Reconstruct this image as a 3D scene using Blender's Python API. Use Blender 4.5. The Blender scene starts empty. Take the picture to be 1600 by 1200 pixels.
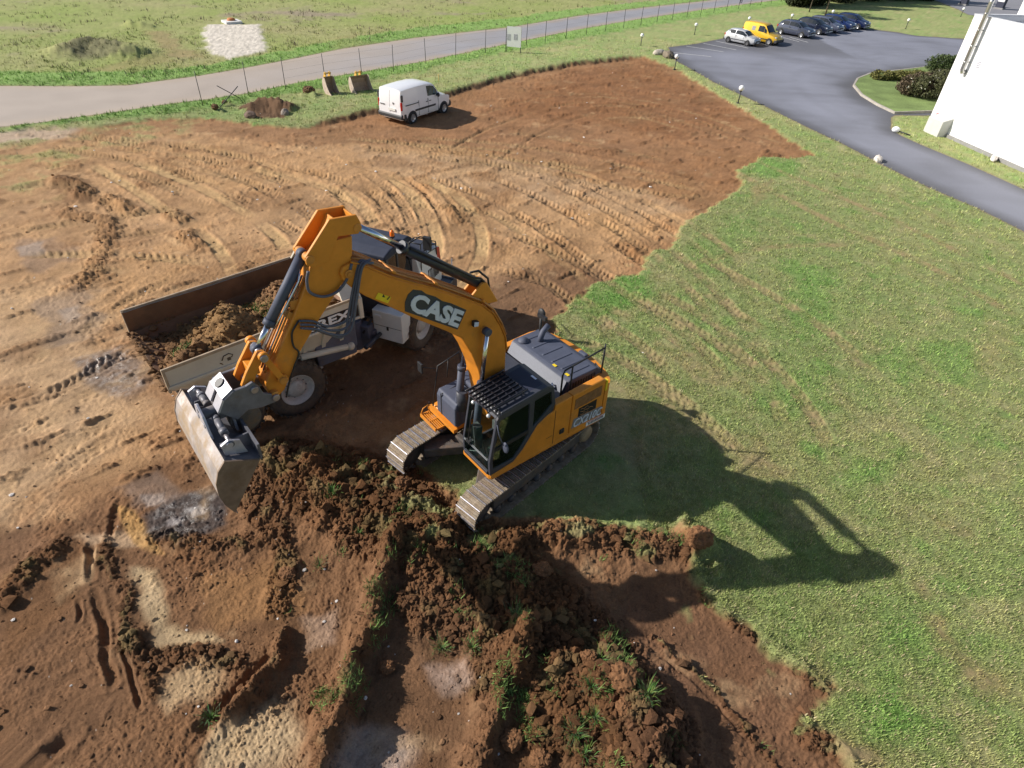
import bpy, bmesh, math, random
import numpy as np
from mathutils import Vector, Matrix
from mathutils.geometry import tessellate_polygon

PI = math.pi
rad = math.radians
random.seed(7)
RNG = np.random.default_rng(11)
scene = bpy.context.scene
COL = scene.collection

# ------------------------------------------------------------------ camera
CAM_H, CAM_PITCH, CAM_ROLL, CAM_F = 11.162, 0.674287, 0.048972, 970.2     # metres, radians, focal in px of a 1600 px wide frame
_cp, _sp, _cr, _sr = math.cos(CAM_PITCH), math.sin(CAM_PITCH), math.cos(CAM_ROLL), math.sin(CAM_ROLL)
C_FW = Vector((0, _cp, -_sp))
_r0, _u0 = Vector((1, 0, 0)), Vector((0, _sp, _cp))
C_R = _cr * _r0 + _sr * _u0
C_U = -_sr * _r0 + _cr * _u0
cam_data = bpy.data.cameras.new('camera')
cam = bpy.data.objects.new('camera', cam_data)
COL.objects.link(cam)
cam_data.sensor_width = 36
cam_data.lens = CAM_F / 1600 * 36
cam_data.clip_start = 0.1
cam_data.clip_end = 3000
cam.matrix_world = Matrix(((C_R.x, C_U.x, -C_FW.x, 0), (C_R.y, C_U.y, -C_FW.y, 0), (C_R.z, C_U.z, -C_FW.z, CAM_H), (0, 0, 0, 1)))
scene.camera = cam

# ------------------------------------------------------------------ sky, sun, exposure
SUN_EL, SUN_VEC = rad(32.5), Vector((-0.8415, 0.0541, 0.5375))     # towards the sun
world = bpy.data.worlds.new('World')
scene.world = world
world.use_nodes = True
nt = world.node_tree
sky = nt.nodes.new('ShaderNodeTexSky')
sky.sky_type = 'NISHITA'
sky.sun_disc = False
sky.sun_elevation = SUN_EL
sky.sun_rotation = math.atan2(SUN_VEC.x, SUN_VEC.y)
sky.air_density = 1.0
sky.dust_density = 1.2
nt.links.new(sky.outputs['Color'], nt.nodes['Background'].inputs['Color'])
nt.nodes['Background'].inputs['Strength'].default_value = 0.075
sd = bpy.data.lights.new('sun', 'SUN')
sun = bpy.data.objects.new('sun', sd)
COL.objects.link(sun)
sd.energy = 4.6
sd.angle = rad(0.55)
sd.color = (1.0, 0.94, 0.86)
sun.location = (-40, 5, 30)
sun.rotation_euler = (-SUN_VEC).to_track_quat('-Z', 'Y').to_euler()
scene.view_settings.view_transform = 'Standard'
scene.view_settings.look = 'None'
scene.view_settings.gamma = 1
scene.view_settings.exposure = 0.50
scene.cycles.max_bounces = 8
scene.cycles.transparent_max_bounces = 12

# ------------------------------------------------------------------ helpers
def at(px, py, z=0.0):
    """point at height z seen at pixel (px, py) of the 1600x1200 photograph"""
    d = C_FW + C_R * ((px - 800) / CAM_F) - C_U * ((py - 600) / CAM_F)
    t = (z - CAM_H) / d.z
    return Vector((d.x * t, d.y * t, z))

def A2(pts, z=0.0):
    return np.array([tuple(at(x, y, z))[:2] for x, y in pts])

MATS = {}
def mat(name, col, rough=0.6, metal=0.0, var=0.12, scale=6.0, dirt=0.0, dirt_col=(0.20, 0.115, 0.06), bump=0.0, spec=0.5, coat=0.0, fine=True):
    """painted / worn surface: colour varies with noise, optional dirt patches"""
    if name in MATS: return MATS[name]
    m = bpy.data.materials.new(name); m.use_nodes = True
    n, l = m.node_tree.nodes, m.node_tree.links
    b = n['Principled BSDF']
    b.inputs['Roughness'].default_value = rough
    b.inputs['Metallic'].default_value = metal
    b.inputs['Specular IOR Level'].default_value = spec
    b.inputs['Coat Weight'].default_value = coat
    tc = n.new('ShaderNodeTexCoord')
    no = n.new('ShaderNodeTexNoise'); no.inputs['Scale'].default_value = scale; no.inputs['Detail'].default_value = 6; no.inputs['Roughness'].default_value = 0.65
    l.new(tc.outputs['Object'], no.inputs['Vector'])
    mr = n.new('ShaderNodeMapRange'); mr.inputs['From Min'].default_value = 0.3; mr.inputs['From Max'].default_value = 0.7
    mr.inputs['To Min'].default_value = 1 - var; mr.inputs['To Max'].default_value = 1 + var
    l.new(no.outputs['Fac'], mr.inputs['Value'])
    mx = n.new('ShaderNodeVectorMath'); mx.operation = 'SCALE'
    mx.inputs[0].default_value = col
    l.new(mr.outputs['Result'], mx.inputs['Scale'])
    out = mx.outputs['Vector']
    if dirt > 0:
        n2 = n.new('ShaderNodeTexNoise'); n2.inputs['Scale'].default_value = scale * 0.6; n2.inputs['Detail'].default_value = 9; n2.inputs['Roughness'].default_value = 0.72
        l.new(tc.outputs['Object'], n2.inputs['Vector'])
        r2 = n.new('ShaderNodeMapRange'); c = 0.66 - 0.32 * dirt
        r2.inputs['From Min'].default_value = c; r2.inputs['From Max'].default_value = c + 0.16
        r2.inputs['To Max'].default_value = 0.35 + 0.6 * dirt
        l.new(n2.outputs['Fac'], r2.inputs['Value'])
        mm = n.new('ShaderNodeMix'); mm.data_type = 'RGBA'
        l.new(r2.outputs['Result'], mm.inputs['Factor']); l.new(out, mm.inputs['A']); mm.inputs['B'].default_value = (*dirt_col, 1)
        out = mm.outputs['Result']
        rr = n.new('ShaderNodeMapRange'); rr.inputs['To Min'].default_value = rough; rr.inputs['To Max'].default_value = 0.9
        l.new(r2.outputs['Result'], rr.inputs['Value']); l.new(rr.outputs['Result'], b.inputs['Roughness'])
        if metal > 0:
            rm = n.new('ShaderNodeMapRange'); rm.inputs['To Min'].default_value = metal; rm.inputs['To Max'].default_value = 0
            l.new(r2.outputs['Result'], rm.inputs['Value']); l.new(rm.outputs['Result'], b.inputs['Metallic'])
    l.new(out, b.inputs['Base Color'])
    if bump > 0:
        bn = n.new('ShaderNodeBump'); bn.inputs['Strength'].default_value = bump; bn.inputs['Distance'].default_value = 0.02
        n3 = n.new('ShaderNodeTexNoise'); n3.inputs['Scale'].default_value = scale * 6; n3.inputs['Detail'].default_value = 5
        l.new(tc.outputs['Object'], n3.inputs['Vector']); l.new(n3.outputs['Fac'], bn.inputs['Height']); l.new(bn.outputs['Normal'], b.inputs['Normal'])
    MATS[name] = m
    return m

def glass(name, tint, opacity):
    if name in MATS: return MATS[name]
    m = bpy.data.materials.new(name); m.use_nodes = True
    n, l = m.node_tree.nodes, m.node_tree.links
    n.remove(n['Principled BSDF'])
    tr = n.new('ShaderNodeBsdfTransparent'); tr.inputs['Color'].default_value = (*tint, 1)
    gl = n.new('ShaderNodeBsdfGlossy'); gl.inputs['Roughness'].default_value = 0.04; gl.inputs['Color'].default_value = (0.9, 0.95, 0.95, 1)
    fr = n.new('ShaderNodeFresnel'); fr.inputs['IOR'].default_value = 1.5
    ad = n.new('ShaderNodeMath'); ad.operation = 'ADD'; ad.inputs[1].default_value = opacity
    l.new(fr.outputs['Fac'], ad.inputs[0])
    mx = n.new('ShaderNodeMixShader'); l.new(ad.outputs[0], mx.inputs['Fac']); l.new(tr.outputs[0], mx.inputs[1]); l.new(gl.outputs[0], mx.inputs[2])
    l.new(mx.outputs[0], n['Material Output'].inputs['Surface'])
    MATS[name] = m
    return m

def tag(o, label=None, cat=None, group=None, kind=None):
    if label: o['label'] = label
    if cat: o['category'] = cat
    if group: o['group'] = group
    if kind: o['kind'] = kind
    return o

def empty(name, loc, rz=0.0, label=None, cat=None, group=None, scale=1.0):
    o = bpy.data.objects.new(name, None); COL.objects.link(o)
    o.location = loc; o.rotation_euler = (0, 0, rz); o.scale = (scale,) * 3
    o.empty_display_size = 0.3
    return tag(o, label, cat, group)

def copy_tree(o, parent=None):
    c = o.copy(); COL.objects.link(c)
    if parent is not None: c.parent = parent
    for ch in list(o.children): copy_tree(ch, c)
    return c

class MB:
    """collects geometry and links it as one mesh object"""
    def __init__(s): s.v = []; s.f = []; s.sm = []
    def add(s, verts, faces, smooth=False):
        k = len(s.v)
        s.v += [tuple(p) for p in verts]
        s.f += [tuple(i + k for i in f) for f in faces]
        s.sm += [smooth] * len(faces)
        return s
    def box(s, c, d, rot=None):
        c = Vector(c); h = Vector(d) / 2
        vs = [Vector((sx * h.x, sy * h.y, sz * h.z)) for sx in (-1, 1) for sy in (-1, 1) for sz in (-1, 1)]
        if rot is not None: vs = [rot @ p for p in vs]
        return s.add([p + c for p in vs], [(0, 1, 3, 2), (4, 6, 7, 5), (0, 4, 5, 1), (2, 3, 7, 6), (0, 2, 6, 4), (1, 5, 7, 3)])
    def bx(s, x0, x1, y0, y1, z0, z1):
        return s.box(((x0 + x1) / 2, (y0 + y1) / 2, (z0 + z1) / 2), (abs(x1 - x0), abs(y1 - y0), abs(z1 - z0)))
    def prism(s, poly, a, b, axis='y', holes=()):
        """polygon in the plane across `axis`, extruded from a to b.  y: (x,z)  z: (x,y)  x: (y,z)"""
        mk = {'y': lambda p, t: (p[0], t, p[1]), 'z': lambda p, t: (p[0], p[1], t), 'x': lambda p, t: (t, p[0], p[1])}[axis]
        rings = [list(poly)] + [list(h) for h in holes]
        flat = [p for r in rings for p in r]
        tris = tessellate_polygon([[Vector((p[0], p[1], 0)) for p in r] for r in rings]) if (holes or len(poly) > 4) else None
        n = len(flat); vs = [mk(p, a) for p in flat] + [mk(p, b) for p in flat]
        fs = []
        if tris is None:
            fs += [tuple(range(n)), tuple(range(2 * n - 1, n - 1, -1))]
        else:
            for t in tris: fs += [tuple(t), tuple(n + i for i in reversed(t))]
        k = 0
        for r in rings:
            m = len(r)
            for i in range(m):
                j = (i + 1) % m
                fs.append((k + i, k + j, n + k + j, n + k + i))
            k += m
        return s.add(vs, fs)
    def cyl(s, p0, p1, r0, r1=None, n=16, caps=True):
        p0, p1 = Vector(p0), Vector(p1); r1 = r0 if r1 is None else r1
        d = (p1 - p0).normalized(); u = d.orthogonal().normalized(); w = d.cross(u)
        cs = [(math.cos(2 * PI * i / n), math.sin(2 * PI * i / n)) for i in range(n)]
        k = len(s.v)
        s.add([p0 + u * (c * r0) + w * (q * r0) for c, q in cs] + [p1 + u * (c * r1) + w * (q * r1) for c, q in cs],
              [(i, (i + 1) % n, n + (i + 1) % n, n + i) for i in range(n)], True)
        if caps:
            s.f += [tuple(k + i for i in range(n - 1, -1, -1)), tuple(k + n + i for i in range(n))]; s.sm += [False, False]
        return s
    def tube(s, pts, r, n=8, caps=True):
        pts = [Vector(p) for p in pts]; rings = []; u = None
        for i, p in enumerate(pts):
            d = (pts[min(i + 1, len(pts) - 1)] - pts[max(i - 1, 0)]).normalized()
            if u is None: u = d.orthogonal().normalized()
            else: u = (u - d * u.dot(d)).normalized()
            w = d.cross(u)
            rr = r[i] if isinstance(r, (list, tuple)) else r
            rings.append([p + u * (math.cos(2 * PI * k / n) * rr) + w * (math.sin(2 * PI * k / n) * rr) for k in range(n)])
        m = len(pts)
        fs = [(i * n + k, i * n + (k + 1) % n, (i + 1) * n + (k + 1) % n, (i + 1) * n + k) for i in range(m - 1) for k in range(n)]
        k0 = len(s.v)
        s.add([p for r_ in rings for p in r_], fs, True)
        if caps:
            s.f += [tuple(k0 + i for i in range(n - 1, -1, -1)), tuple(k0 + (m - 1) * n + i for i in range(n))]; s.sm += [False, False]
        return s
    def lathe(s, prof, c, axis='y', n=24):
        """profile of (radius, offset along the axis), turned round the axis through c"""
        c = Vector(c); vs = []
        for (r, t) in prof:
            for k in range(n):
                a = 2 * PI * k / n; p, q = r * math.cos(a), r * math.sin(a)
                vs.append(c + Vector({'y': (p, t, q), 'z': (p, q, t), 'x': (t, p, q)}[axis]))
        m = len(prof)
        return s.add(vs, [(i * n + k, i * n + (k + 1) % n, (i + 1) * n + (k + 1) % n, (i + 1) * n + k) for i in range(m - 1) for k in range(n)], True)
    def sphere(s, c, r, n=12, m=8, squash=(1, 1, 1)):
        prof = [(r * math.sin(PI * i / m), -r * math.cos(PI * i / m)) for i in range(m + 1)]
        k = len(s.v); s.lathe(prof, (0, 0, 0), 'z', n); c = Vector(c)
        for i in range(k, len(s.v)):
            p = s.v[i]; s.v[i] = (p[0] * squash[0] + c.x, p[1] * squash[1] + c.y, p[2] * squash[2] + c.z)
        return s
    def loft(s, rings, close=True, caps=True, smooth=True):
        n = len(rings[0]); m = len(rings)
        fs = [(i * n + k, i * n + (k + 1) % n, (i + 1) * n + (k + 1) % n, (i + 1) * n + k) for i in range(m - 1) for k in range(n if close else n - 1)]
        k0 = len(s.v); s.add([p for r in rings for p in r], fs, smooth)
        if caps:
            s.f += [tuple(k0 + i for i in range(n - 1, -1, -1)), tuple(k0 + (m - 1) * n + i for i in range(n))]; s.sm += [False, False]
        return s
    def build(s, name, m, parent=None, bevel=0.0, seg=2, loc=None, rot=None, recalc=True):
        me = bpy.data.meshes.new(name)
        me.from_pydata(s.v, [], s.f)
        me.polygons.foreach_set('use_smooth', s.sm)
        if recalc:
            bm = bmesh.new(); bm.from_mesh(me); bmesh.ops.recalc_face_normals(bm, faces=bm.faces); bm.to_mesh(me); bm.free()
        me.materials.append(m)
        o = bpy.data.objects.new(name, me); COL.objects.link(o)
        if parent is not None: o.parent = parent
        if loc is not None: o.location = loc
        if rot is not None: o.rotation_euler = rot
        if bevel > 0:
            b = o.modifiers.new('bevel', 'BEVEL'); b.width = bevel; b.segments = seg; b.limit_method = 'ANGLE'; b.angle_limit = rad(35); b.use_clamp_overlap = True
        return o

def text_mesh(string, p0, p1, p3, m, parent, name='lettering', thick=0.01, bold=0.0, shear=0.0):
    """lettering stretched over the parallelogram p0 (bottom left), p1 (bottom right), p3 (top left), standing `thick` proud of it"""
    cu = bpy.data.curves.new('t', 'FONT'); cu.body = string; cu.extrude = 0.02; cu.offset = bold; cu.resolution_u = 3; cu.shear = shear
    to = bpy.data.objects.new('t', cu); COL.objects.link(to)
    dg = bpy.context.evaluated_depsgraph_get()
    me = bpy.data.meshes.new_from_object(to.evaluated_get(dg))
    bpy.data.objects.remove(to); bpy.data.curves.remove(cu)
    co = np.zeros(len(me.vertices) * 3); me.vertices.foreach_get('co', co); co = co.reshape(-1, 3)
    lo, hi = co.min(0), co.max(0); t = (co - lo) / (hi - lo)
    p0, p1, p3 = Vector(p0), Vector(p1), Vector(p3); U, V = p1 - p0, p3 - p0; N = U.cross(V).normalized() * thick
    w = np.array(p0)[None] + t[:, :1] * np.array(U) + t[:, 1:2] * np.array(V) + t[:, 2:3] * np.array(N)
    me.vertices.foreach_set('co', w.ravel()); me.update(); me.name = name
    me.materials.clear(); me.materials.append(m)
    o = bpy.data.objects.new(name, me); COL.objects.link(o); o.parent = parent
    return o

# ------------------------------------------------------------------ noise in numpy
def _hash(ix, iy, seed):
    h = (ix.astype(np.uint32) * np.uint32(374761393) + iy.astype(np.uint32) * np.uint32(668265263) + np.uint32(seed * 974711 + 12345))
    h = (h ^ (h >> np.uint32(13))) * np.uint32(1274126177)
    return h ^ (h >> np.uint32(16))
def noise(x, y, seed=0):
    """gradient noise, about -1..1"""
    x0 = np.floor(x); y0 = np.floor(y); fx = (x - x0).astype(np.float32); fy = (y - y0).astype(np.float32)
    ix = x0.astype(np.int64); iy = y0.astype(np.int64)
    u = fx * fx * fx * (fx * (fx * 6 - 15) + 10); v = fy * fy * fy * (fy * (fy * 6 - 15) + 10)
    def g(dx, dy):
        a = _hash(ix + dx, iy + dy, seed).astype(np.float32) * np.float32(2 * PI / 4294967296.0)
        return np.cos(a) * (fx - dx) + np.sin(a) * (fy - dy)
    a, b, c, d = g(0, 0), g(1, 0), g(0, 1), g(1, 1)
    p = a + (b - a) * u; q = c + (d - c) * u
    return (p + (q - p) * v) * 1.5
def fbm(x, y, o=4, seed=0, gain=0.5):
    r = 0; a = 1; t = 0
    for i in range(o):
        r = r + a * noise(x * 2 ** i + 17.3 * i, y * 2 ** i - 9.1 * i, seed + i); t += a; a *= gain
    return r / t
def sstep(a, b, x):
    t = np.clip((x - a) / (b - a), 0, 1); return t * t * (3 - 2 * t)
def sdf(poly, X, Y, margin=3.0):
    """signed distance to a polygon, negative inside; far points get `margin`"""
    poly = np.asarray(poly, float); out = np.full(X.shape, margin, np.float32)
    lo, hi = poly.min(0) - margin, poly.max(0) + margin
    m = (X > lo[0]) & (X < hi[0]) & (Y > lo[1]) & (Y < hi[1])
    if not m.any(): return out
    x, y = X[m], Y[m]; d = np.full(x.shape, 1e9); ins = np.zeros(x.shape, bool)
    for i in range(len(poly)):
        (ax, ay), (bx_, by_) = poly[i], poly[(i + 1) % len(poly)]
        ex, ey = bx_ - ax, by_ - ay
        t = np.clip(((x - ax) * ex + (y - ay) * ey) / (ex * ex + ey * ey + 1e-12), 0, 1)
        d = np.minimum(d, (x - ax - t * ex) ** 2 + (y - ay - t * ey) ** 2)
        if ey != 0:
            c = ((ay > y) != (by_ > y)) & (x < ex * (y - ay) / ey + ax)
            ins ^= c
    d = np.sqrt(d); out[m] = np.where(ins, -d, d)
    return out
def line_dist(pts, X, Y, margin):
    """distance to a polyline, signed side, arc length; only points within `margin` of its box"""
    pts = np.asarray(pts, float); lo, hi = pts.min(0) - margin, pts.max(0) + margin
    idx = np.nonzero((X > lo[0]) & (X < hi[0]) & (Y > lo[1]) & (Y < hi[1]))[0]
    x, y = X[idx], Y[idx]; d = np.full(x.shape, 1e9); s = np.zeros(x.shape); side = np.zeros(x.shape); acc = 0
    for i in range(len(pts) - 1):
        ax, ay = pts[i]; ex, ey = pts[i + 1] - pts[i]; L = math.hypot(ex, ey) + 1e-9
        t = np.clip(((x - ax) * ex + (y - ay) * ey) / L ** 2, 0, 1)
        dx, dy = x - ax - t * ex, y - ay - t * ey; q = dx * dx + dy * dy; b = q < d
        d[b] = q[b]; s[b] = acc + t[b] * L; side[b] = np.sign(ex * dy - ey * dx)[b]; acc += L
    d = np.sqrt(d); k = d < margin
    return idx[k], d[k], side[k], s[k], acc
def smooth_line(pts, n=8):
    """Catmull-Rom through the points"""
    p = np.asarray(pts, float); p = np.vstack([2 * p[0] - p[1], p, 2 * p[-1] - p[-2]]); out = []
    for i in range(1, len(p) - 2):
        for t in np.linspace(0, 1, n, endpoint=False):
            out.append(0.5 * (2 * p[i] + (p[i + 1] - p[i - 1]) * t + (2 * p[i - 1] - 5 * p[i] + 4 * p[i + 1] - p[i + 2]) * t * t + (3 * p[i] - p[i - 1] - 3 * p[i + 1] + p[i + 2]) * t ** 3))
    out.append(p[-2]); return np.array(out)
# ================================================================== the ground
# outlines are noted as they are seen in the photograph and carried onto the ground plane
SOIL = A2([(-700, 330), (-120, 215), (60, 203), (150, 200), (235, 188), (330, 186), (400, 196), (470, 202), (525, 190), (600, 172), (700, 149), (800, 119), (900, 101), (1005, 90), (1050, 106), (1110, 142),
           (1180, 184), (1235, 222), (1274, 243), (1238, 249), (1195, 247), (1150, 268), (1158, 292), (1118, 322), (1065, 352), (1052, 382), (1012, 402), (1000, 430), (930, 442), (888, 478),
           (868, 505), (850, 560), (780, 620), (700, 650), (660, 720), (720, 790), (800, 815), (872, 812), (950, 828), (1080, 840), (1102, 875), (1078, 905), (1112, 948), (1200, 1012), (1292, 1082), (1262, 1135), (1340, 1215), (1420, 1400), (300, 2200), (-700, 1600)])
BACK_EDGE = smooth_line(A2([(480, 203), (540, 190), (600, 174), (700, 150), (800, 120), (900, 102), (1005, 91)]), 4)
FRONT_EDGE = smooth_line(A2([(1095, 872), (1078, 905), (1112, 948), (1200, 1012), (1292, 1082)]), 4)
# the country road beyond the fence
RU = [(-420, 190), (-200, 150), (0, 137), (120, 137.5), (200, 136), (312, 121), (387, 108), (444, 97), (537, 78), (650, 61), (800, 44), (900, 27), (1000, 14), (1100, 3), (1200, -9), (1300, -22)]
RL = [(-520, 330), (-240, 235), (0, 201), (66, 194), (118, 186), (184, 177), (262, 165), (328, 157), (388, 148), (462, 132), (556, 116), (650, 100), (800, 69), (900, 48), (1000, 31), (1100, 16), (1200, 3), (1300, -8)]
ROAD = np.vstack([A2(RU), A2(RL)[::-1]])
# the asphalt yard with its drive
YARD = A2([(1044, 76), (1090, 70), (1131, 61.5), (1210, 52), (1290, 47), (1352, 46.5), (1400, 52), (1431, 57.5), (1499, 62), (1580, 66), (1680, 72), (1900, 180), (1640, 196), (1455, 183), (1397, 182.5),
           (1391, 186), (1391, 205), (1407, 215), (1440, 230), (1512, 260), (1600, 300), (1760, 372), (1980, 480), (1980, 590), (1760, 448), (1600, 366), (1525, 328), (1450, 296), (1375, 259), (1319, 229), (1262, 202), (1180, 161), (1112, 129), (1080, 110), (1056, 97)])
ISLAND = A2([(1334, 137), (1340, 127), (1360, 119), (1412, 113), (1480, 104), (1560, 98), (1700, 100), (1640, 186), (1455, 178), (1397, 180), (1370, 167), (1346, 152)])
YARD_FAR = A2([(1300, -14), (1420, -12), (1467, 4), (1497, 16), (1512, 24), (1580, 36), (1720, 40), (1720, -40), (1300, -26)])
GRAVEL = A2([(316, 46), (330, 41), (408, 40), (413, 62), (417, 78), (396, 88), (362, 96), (336, 90), (320, 78), (322, 62)])

def P(*pts, n=6): return smooth_line(A2(pts), n)
# tyre tracks: line, band width, depth, lug pitch (0 = worn smooth), sandy colour 0..1
TRACKS = [
    (P((140, 255), (200, 290), (260, 330), (320, 368), (355, 410), (366, 445)), .50, .05, 0, .9), (P((205, 252), (300, 288), (380, 330), (430, 368), (452, 398)), .55, .05, 0, .9),
    (P((60, 225), (130, 240), (200, 250), (280, 270), (350, 300), (420, 338), (475, 372)), .60, .07, .24, .1), (P((95, 210), (200, 226), (320, 250), (430, 280), (505, 315)), .60, .07, .24, .2),
    (P((40, 196), (150, 215), (260, 226), (400, 250), (560, 292), (620, 340), (642, 385)), .60, .08, .26, .2), (P((20, 205), (120, 222), (230, 240), (330, 262), (440, 310), (500, 345)), .55, .06, .22, 0),
    (P((10, 366), (80, 353), (150, 346), (235, 332), (300, 322)), .55, .06, .25, .4), (P((30, 398), (130, 398), (230, 402), (335, 412)), .55, .06, .30, .7),
    (P((168, 502), (198, 472), (235, 452), (290, 430)), .45, .05, .22, .2), (P((160, 480), (188, 455), (222, 440)), .4, .05, .22, 0),
    (P((655, 277), (715, 308), (748, 350), (752, 398), (728, 440), (700, 470)), .55, .045, 0, 1), (P((598, 268), (650, 310), (676, 350), (682, 392), (660, 430)), .55, .045, 0, .9),
    (P((620, 268), (662, 300), (690, 340), (700, 380)), .3, .05, .22, 0), (P((560, 262), (612, 300), (640, 340), (648, 380)), .5, .08, .26, .1),
    (P((700, 235), (760, 202), (850, 171), (920, 159), (1000, 163), (1080, 185), (1150, 210), (1225, 236)), .32, .05, .20, .25), (P((760, 262), (850, 205), (930, 178), (1010, 178), (1090, 200), (1170, 226)), .32, .04, .2, .1),
    (P((640, 268), (760, 310), (860, 368), (930, 420), (1000, 470), (1092, 545), (1150, 610)), .50, .09, .25, .1), (P((700, 240), (820, 270), (930, 320), (1030, 380), (1100, 440), (1170, 520), (1205, 590)), .50, .09, .25, .1),
    (P((560, 230), (700, 250), (850, 270), (1000, 300), (1125, 312)), .55, .06, .25, .3), (P((640, 214), (800, 226), (960, 256), (1105, 292)), .5, .05, .23, .4),
    (P((540, 215), (680, 230), (830, 250), (980, 275), (1100, 300)), .5, .05, .23, .5), (P((600, 320), (740, 330), (880, 365), (990, 400)), .5, .05, .25, .2),
    (P((900, 478), (990, 535), (1060, 602)), .48, .07, .25, 0), (P((945, 450), (1040, 492), (1110, 535), (1180, 590), (1230, 640)), .48, .07, .25, 0), (P((760, 418), (850, 442), (905, 470), (960, 500)), .5, .06, .25, .1),
    (P((780, 360), (880, 400), (960, 450), (1050, 520)), .45, .05, .25, .2), (P((1000, 610), (1060, 640), (1120, 690), (1160, 740)), .5, .05, .25, 0), (P((980, 590), (1090, 650), (1190, 740)), .4, .05, .25, 0), (P((870, 520), (960, 560), (1060, 625), (1150, 700)), .5, .07, .25, 0), (P((1020, 455), (1100, 500), (1190, 560), (1260, 640), (1300, 720)), .5, .06, .25, 0), (P((1080, 400), (1180, 450), (1290, 520), (1380, 600)), .5, .05, .25, 0), (P((1060, 420), (1200, 390), (1340, 385)), .4, .03, 0, 0), (P((1110, 520), (1190, 590), (1230, 690)), .5, .06, .25, 0),
    (P((0, 575), (60, 557), (130, 520), (175, 480)), .55, .04, .25, .3), (P((-40, 690), (60, 655), (130, 620), (200, 588)), .55, .04, .28, .2), (P((-30, 790), (50, 730), (130, 680), (215, 630)), .55, .04, .28, .3),
    (P((-30, 860), (60, 770), (150, 700), (230, 660)), .5, .04, .28, .2), (P((1120, 255), (1200, 300), (1300, 350), (1450, 420), (1620, 520)), .5, .03, .25, 0), (P((1150, 240), (1260, 290), (1400, 350), (1620, 460)), .45, .03, 0, 0),
    (P((0, 300), (60, 290), (130, 300), (180, 330), (200, 380)), .5, .05, .25, .2), (P((240, 545), (180, 560), (110, 600), (40, 640)), .5, .05, .22, 0), (P((820, 540), (900, 560), (990, 590)), .5, .05, .25, 0)]
def beside(line, off, a, b):
    p = np.asarray(line); t = np.gradient(p, axis=0); t /= np.linalg.norm(t, axis=1)[:, None] + 1e-9; q = p + np.stack([-t[:, 1], t[:, 0]], 1) * off; n = len(q); return q[int(a * n):max(int(b * n), int(a * n) + 4)]
_g = np.random.default_rng(3)
for _t in list(TRACKS[:24]):
    for _o in (-2.15, -1.1, .95, 2.1):
        if _t[3] and _g.uniform() < .72:
            _a = _g.uniform(0, .45); TRACKS.append((beside(_t[0], _o + _g.uniform(-.25, .25), _a, _a + _g.uniform(.35, .6)), _t[1] * _g.uniform(.8, 1.05), _t[2] * _g.uniform(.4, .85), _g.choice([.2, .24, .28, 0]), _g.choice([0, 0, .3, .6])))
# ridges of spoil and ditches: line, half width, height, lumpiness
RIDGES = [
    (P((425, 735), (520, 775), (600, 825), (700, 880), (790, 920), (860, 975), (930, 1055), (985, 1135), (1010, 1220)), .95, .48, 1.0), (P((460, 725), (560, 735), (640, 775), (700, 840)), .60, .16, 1.0),
    (P((618, 862), (594, 940), (562, 1040), (528, 1130), (496, 1230)), .26, .46, .55), (P((800, 850), (880, 838), (960, 845), (1066, 862)), .42, .34, .9), (P((640, 950), (740, 985), (830, 1015)), .45, .22, .9),
    (P((828, 1000), (790, 1090), (748, 1180), (720, 1260)), .25, .36, .5), (P((770, 1060), (890, 1075), (985, 1125)), .50, .34, 1.0), (P((840, 1150), (940, 1170), (1010, 1200)), .35, .2, .9),
    (P((158, 850), (190, 940), (215, 1010), (250, 1080)), .16, .10, .7), (P((250, 840), (340, 850), (410, 850)), .2, .12, .8), (P((446, 1000), (410, 1065), (352, 1130)), .16, .26, .6), (P((200, 1010), (300, 1030), (360, 1035)), .2, .1, .9),
    (P((380, 770), (440, 850), (440, 950)), .3, .12, .8), (P((1070, 830), (1092, 868)), .22, .38, .3), (P((1085, 905), (1118, 950), (1203, 1014), (1292, 1084)), .12, .12, 1.0), (P((90, 860), (40, 900), (0, 940)), .3, .16, .8),
    (P((1012, 1000), (1100, 1070), (1180, 1160), (1230, 1220)), .06, .06, .8), (P((1250, 1140), (1330, 1195)), .25, .12, .9),
    (P((396, 172), (425, 170), (452, 176)), .55, .45, 1.0), (P((478, 152), (492, 154)), .30, .25, .8), (P((338, 176), (345, 176)), .22, .22, .5), (P((356, 168), (361, 168)), .2, .2, .5),
    (P((95, 282), (125, 296), (135, 310)), .45, .28, .9), (P((165, 312), (200, 326)), .4, .2, .9), (P((268, 335), (285, 345)), .4, .22, .9), (P((105, 335), (165, 345)), .4, .15, .9), (P((290, 370), (310, 385)), .35, .2, .9),
    (P((110, 84), (150, 78), (205, 88)), 1.5, .75, .2), (P((205, 42), (230, 44)), .6, .4, .3), (P((520, 400), (600, 402), (670, 432)), .4, .12, .9), (P((700, 325), (720, 345)), .4, .14, .8), (P((170, 345), (150, 420), (120, 450)), .4, .1, .9)]
DITCHES = [
    (P((139, 852), (144, 905)), .07, .22), (P((150, 925), (160, 970), (164, 1020), (178, 1072)), .07, .20), (P((190, 1000), (204, 1055), (219, 1108)), .045, .16), (P((428, 1020), (378, 1080), (308, 1150)), .15, .22), (P((124, 938), (124, 970)), .05, .13),
    (P((184, 786), (171, 840)), .07, .12), (P((634, 880), (610, 950), (580, 1040), (552, 1130)), .14, .13), (P((850, 1010), (830, 1060)), .2, .2), (P((60, 1190), (110, 1150)), .14, .18), (P((1102, 872), (1106, 892)), .16, .35),
    (P((735, 955), (820, 975), (900, 1010)), .3, .2), (P((1005, 1010), (1095, 1078), (1175, 1165)), .04, .05), (P((130, 405), (140, 440)), .05, .05)]
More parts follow.
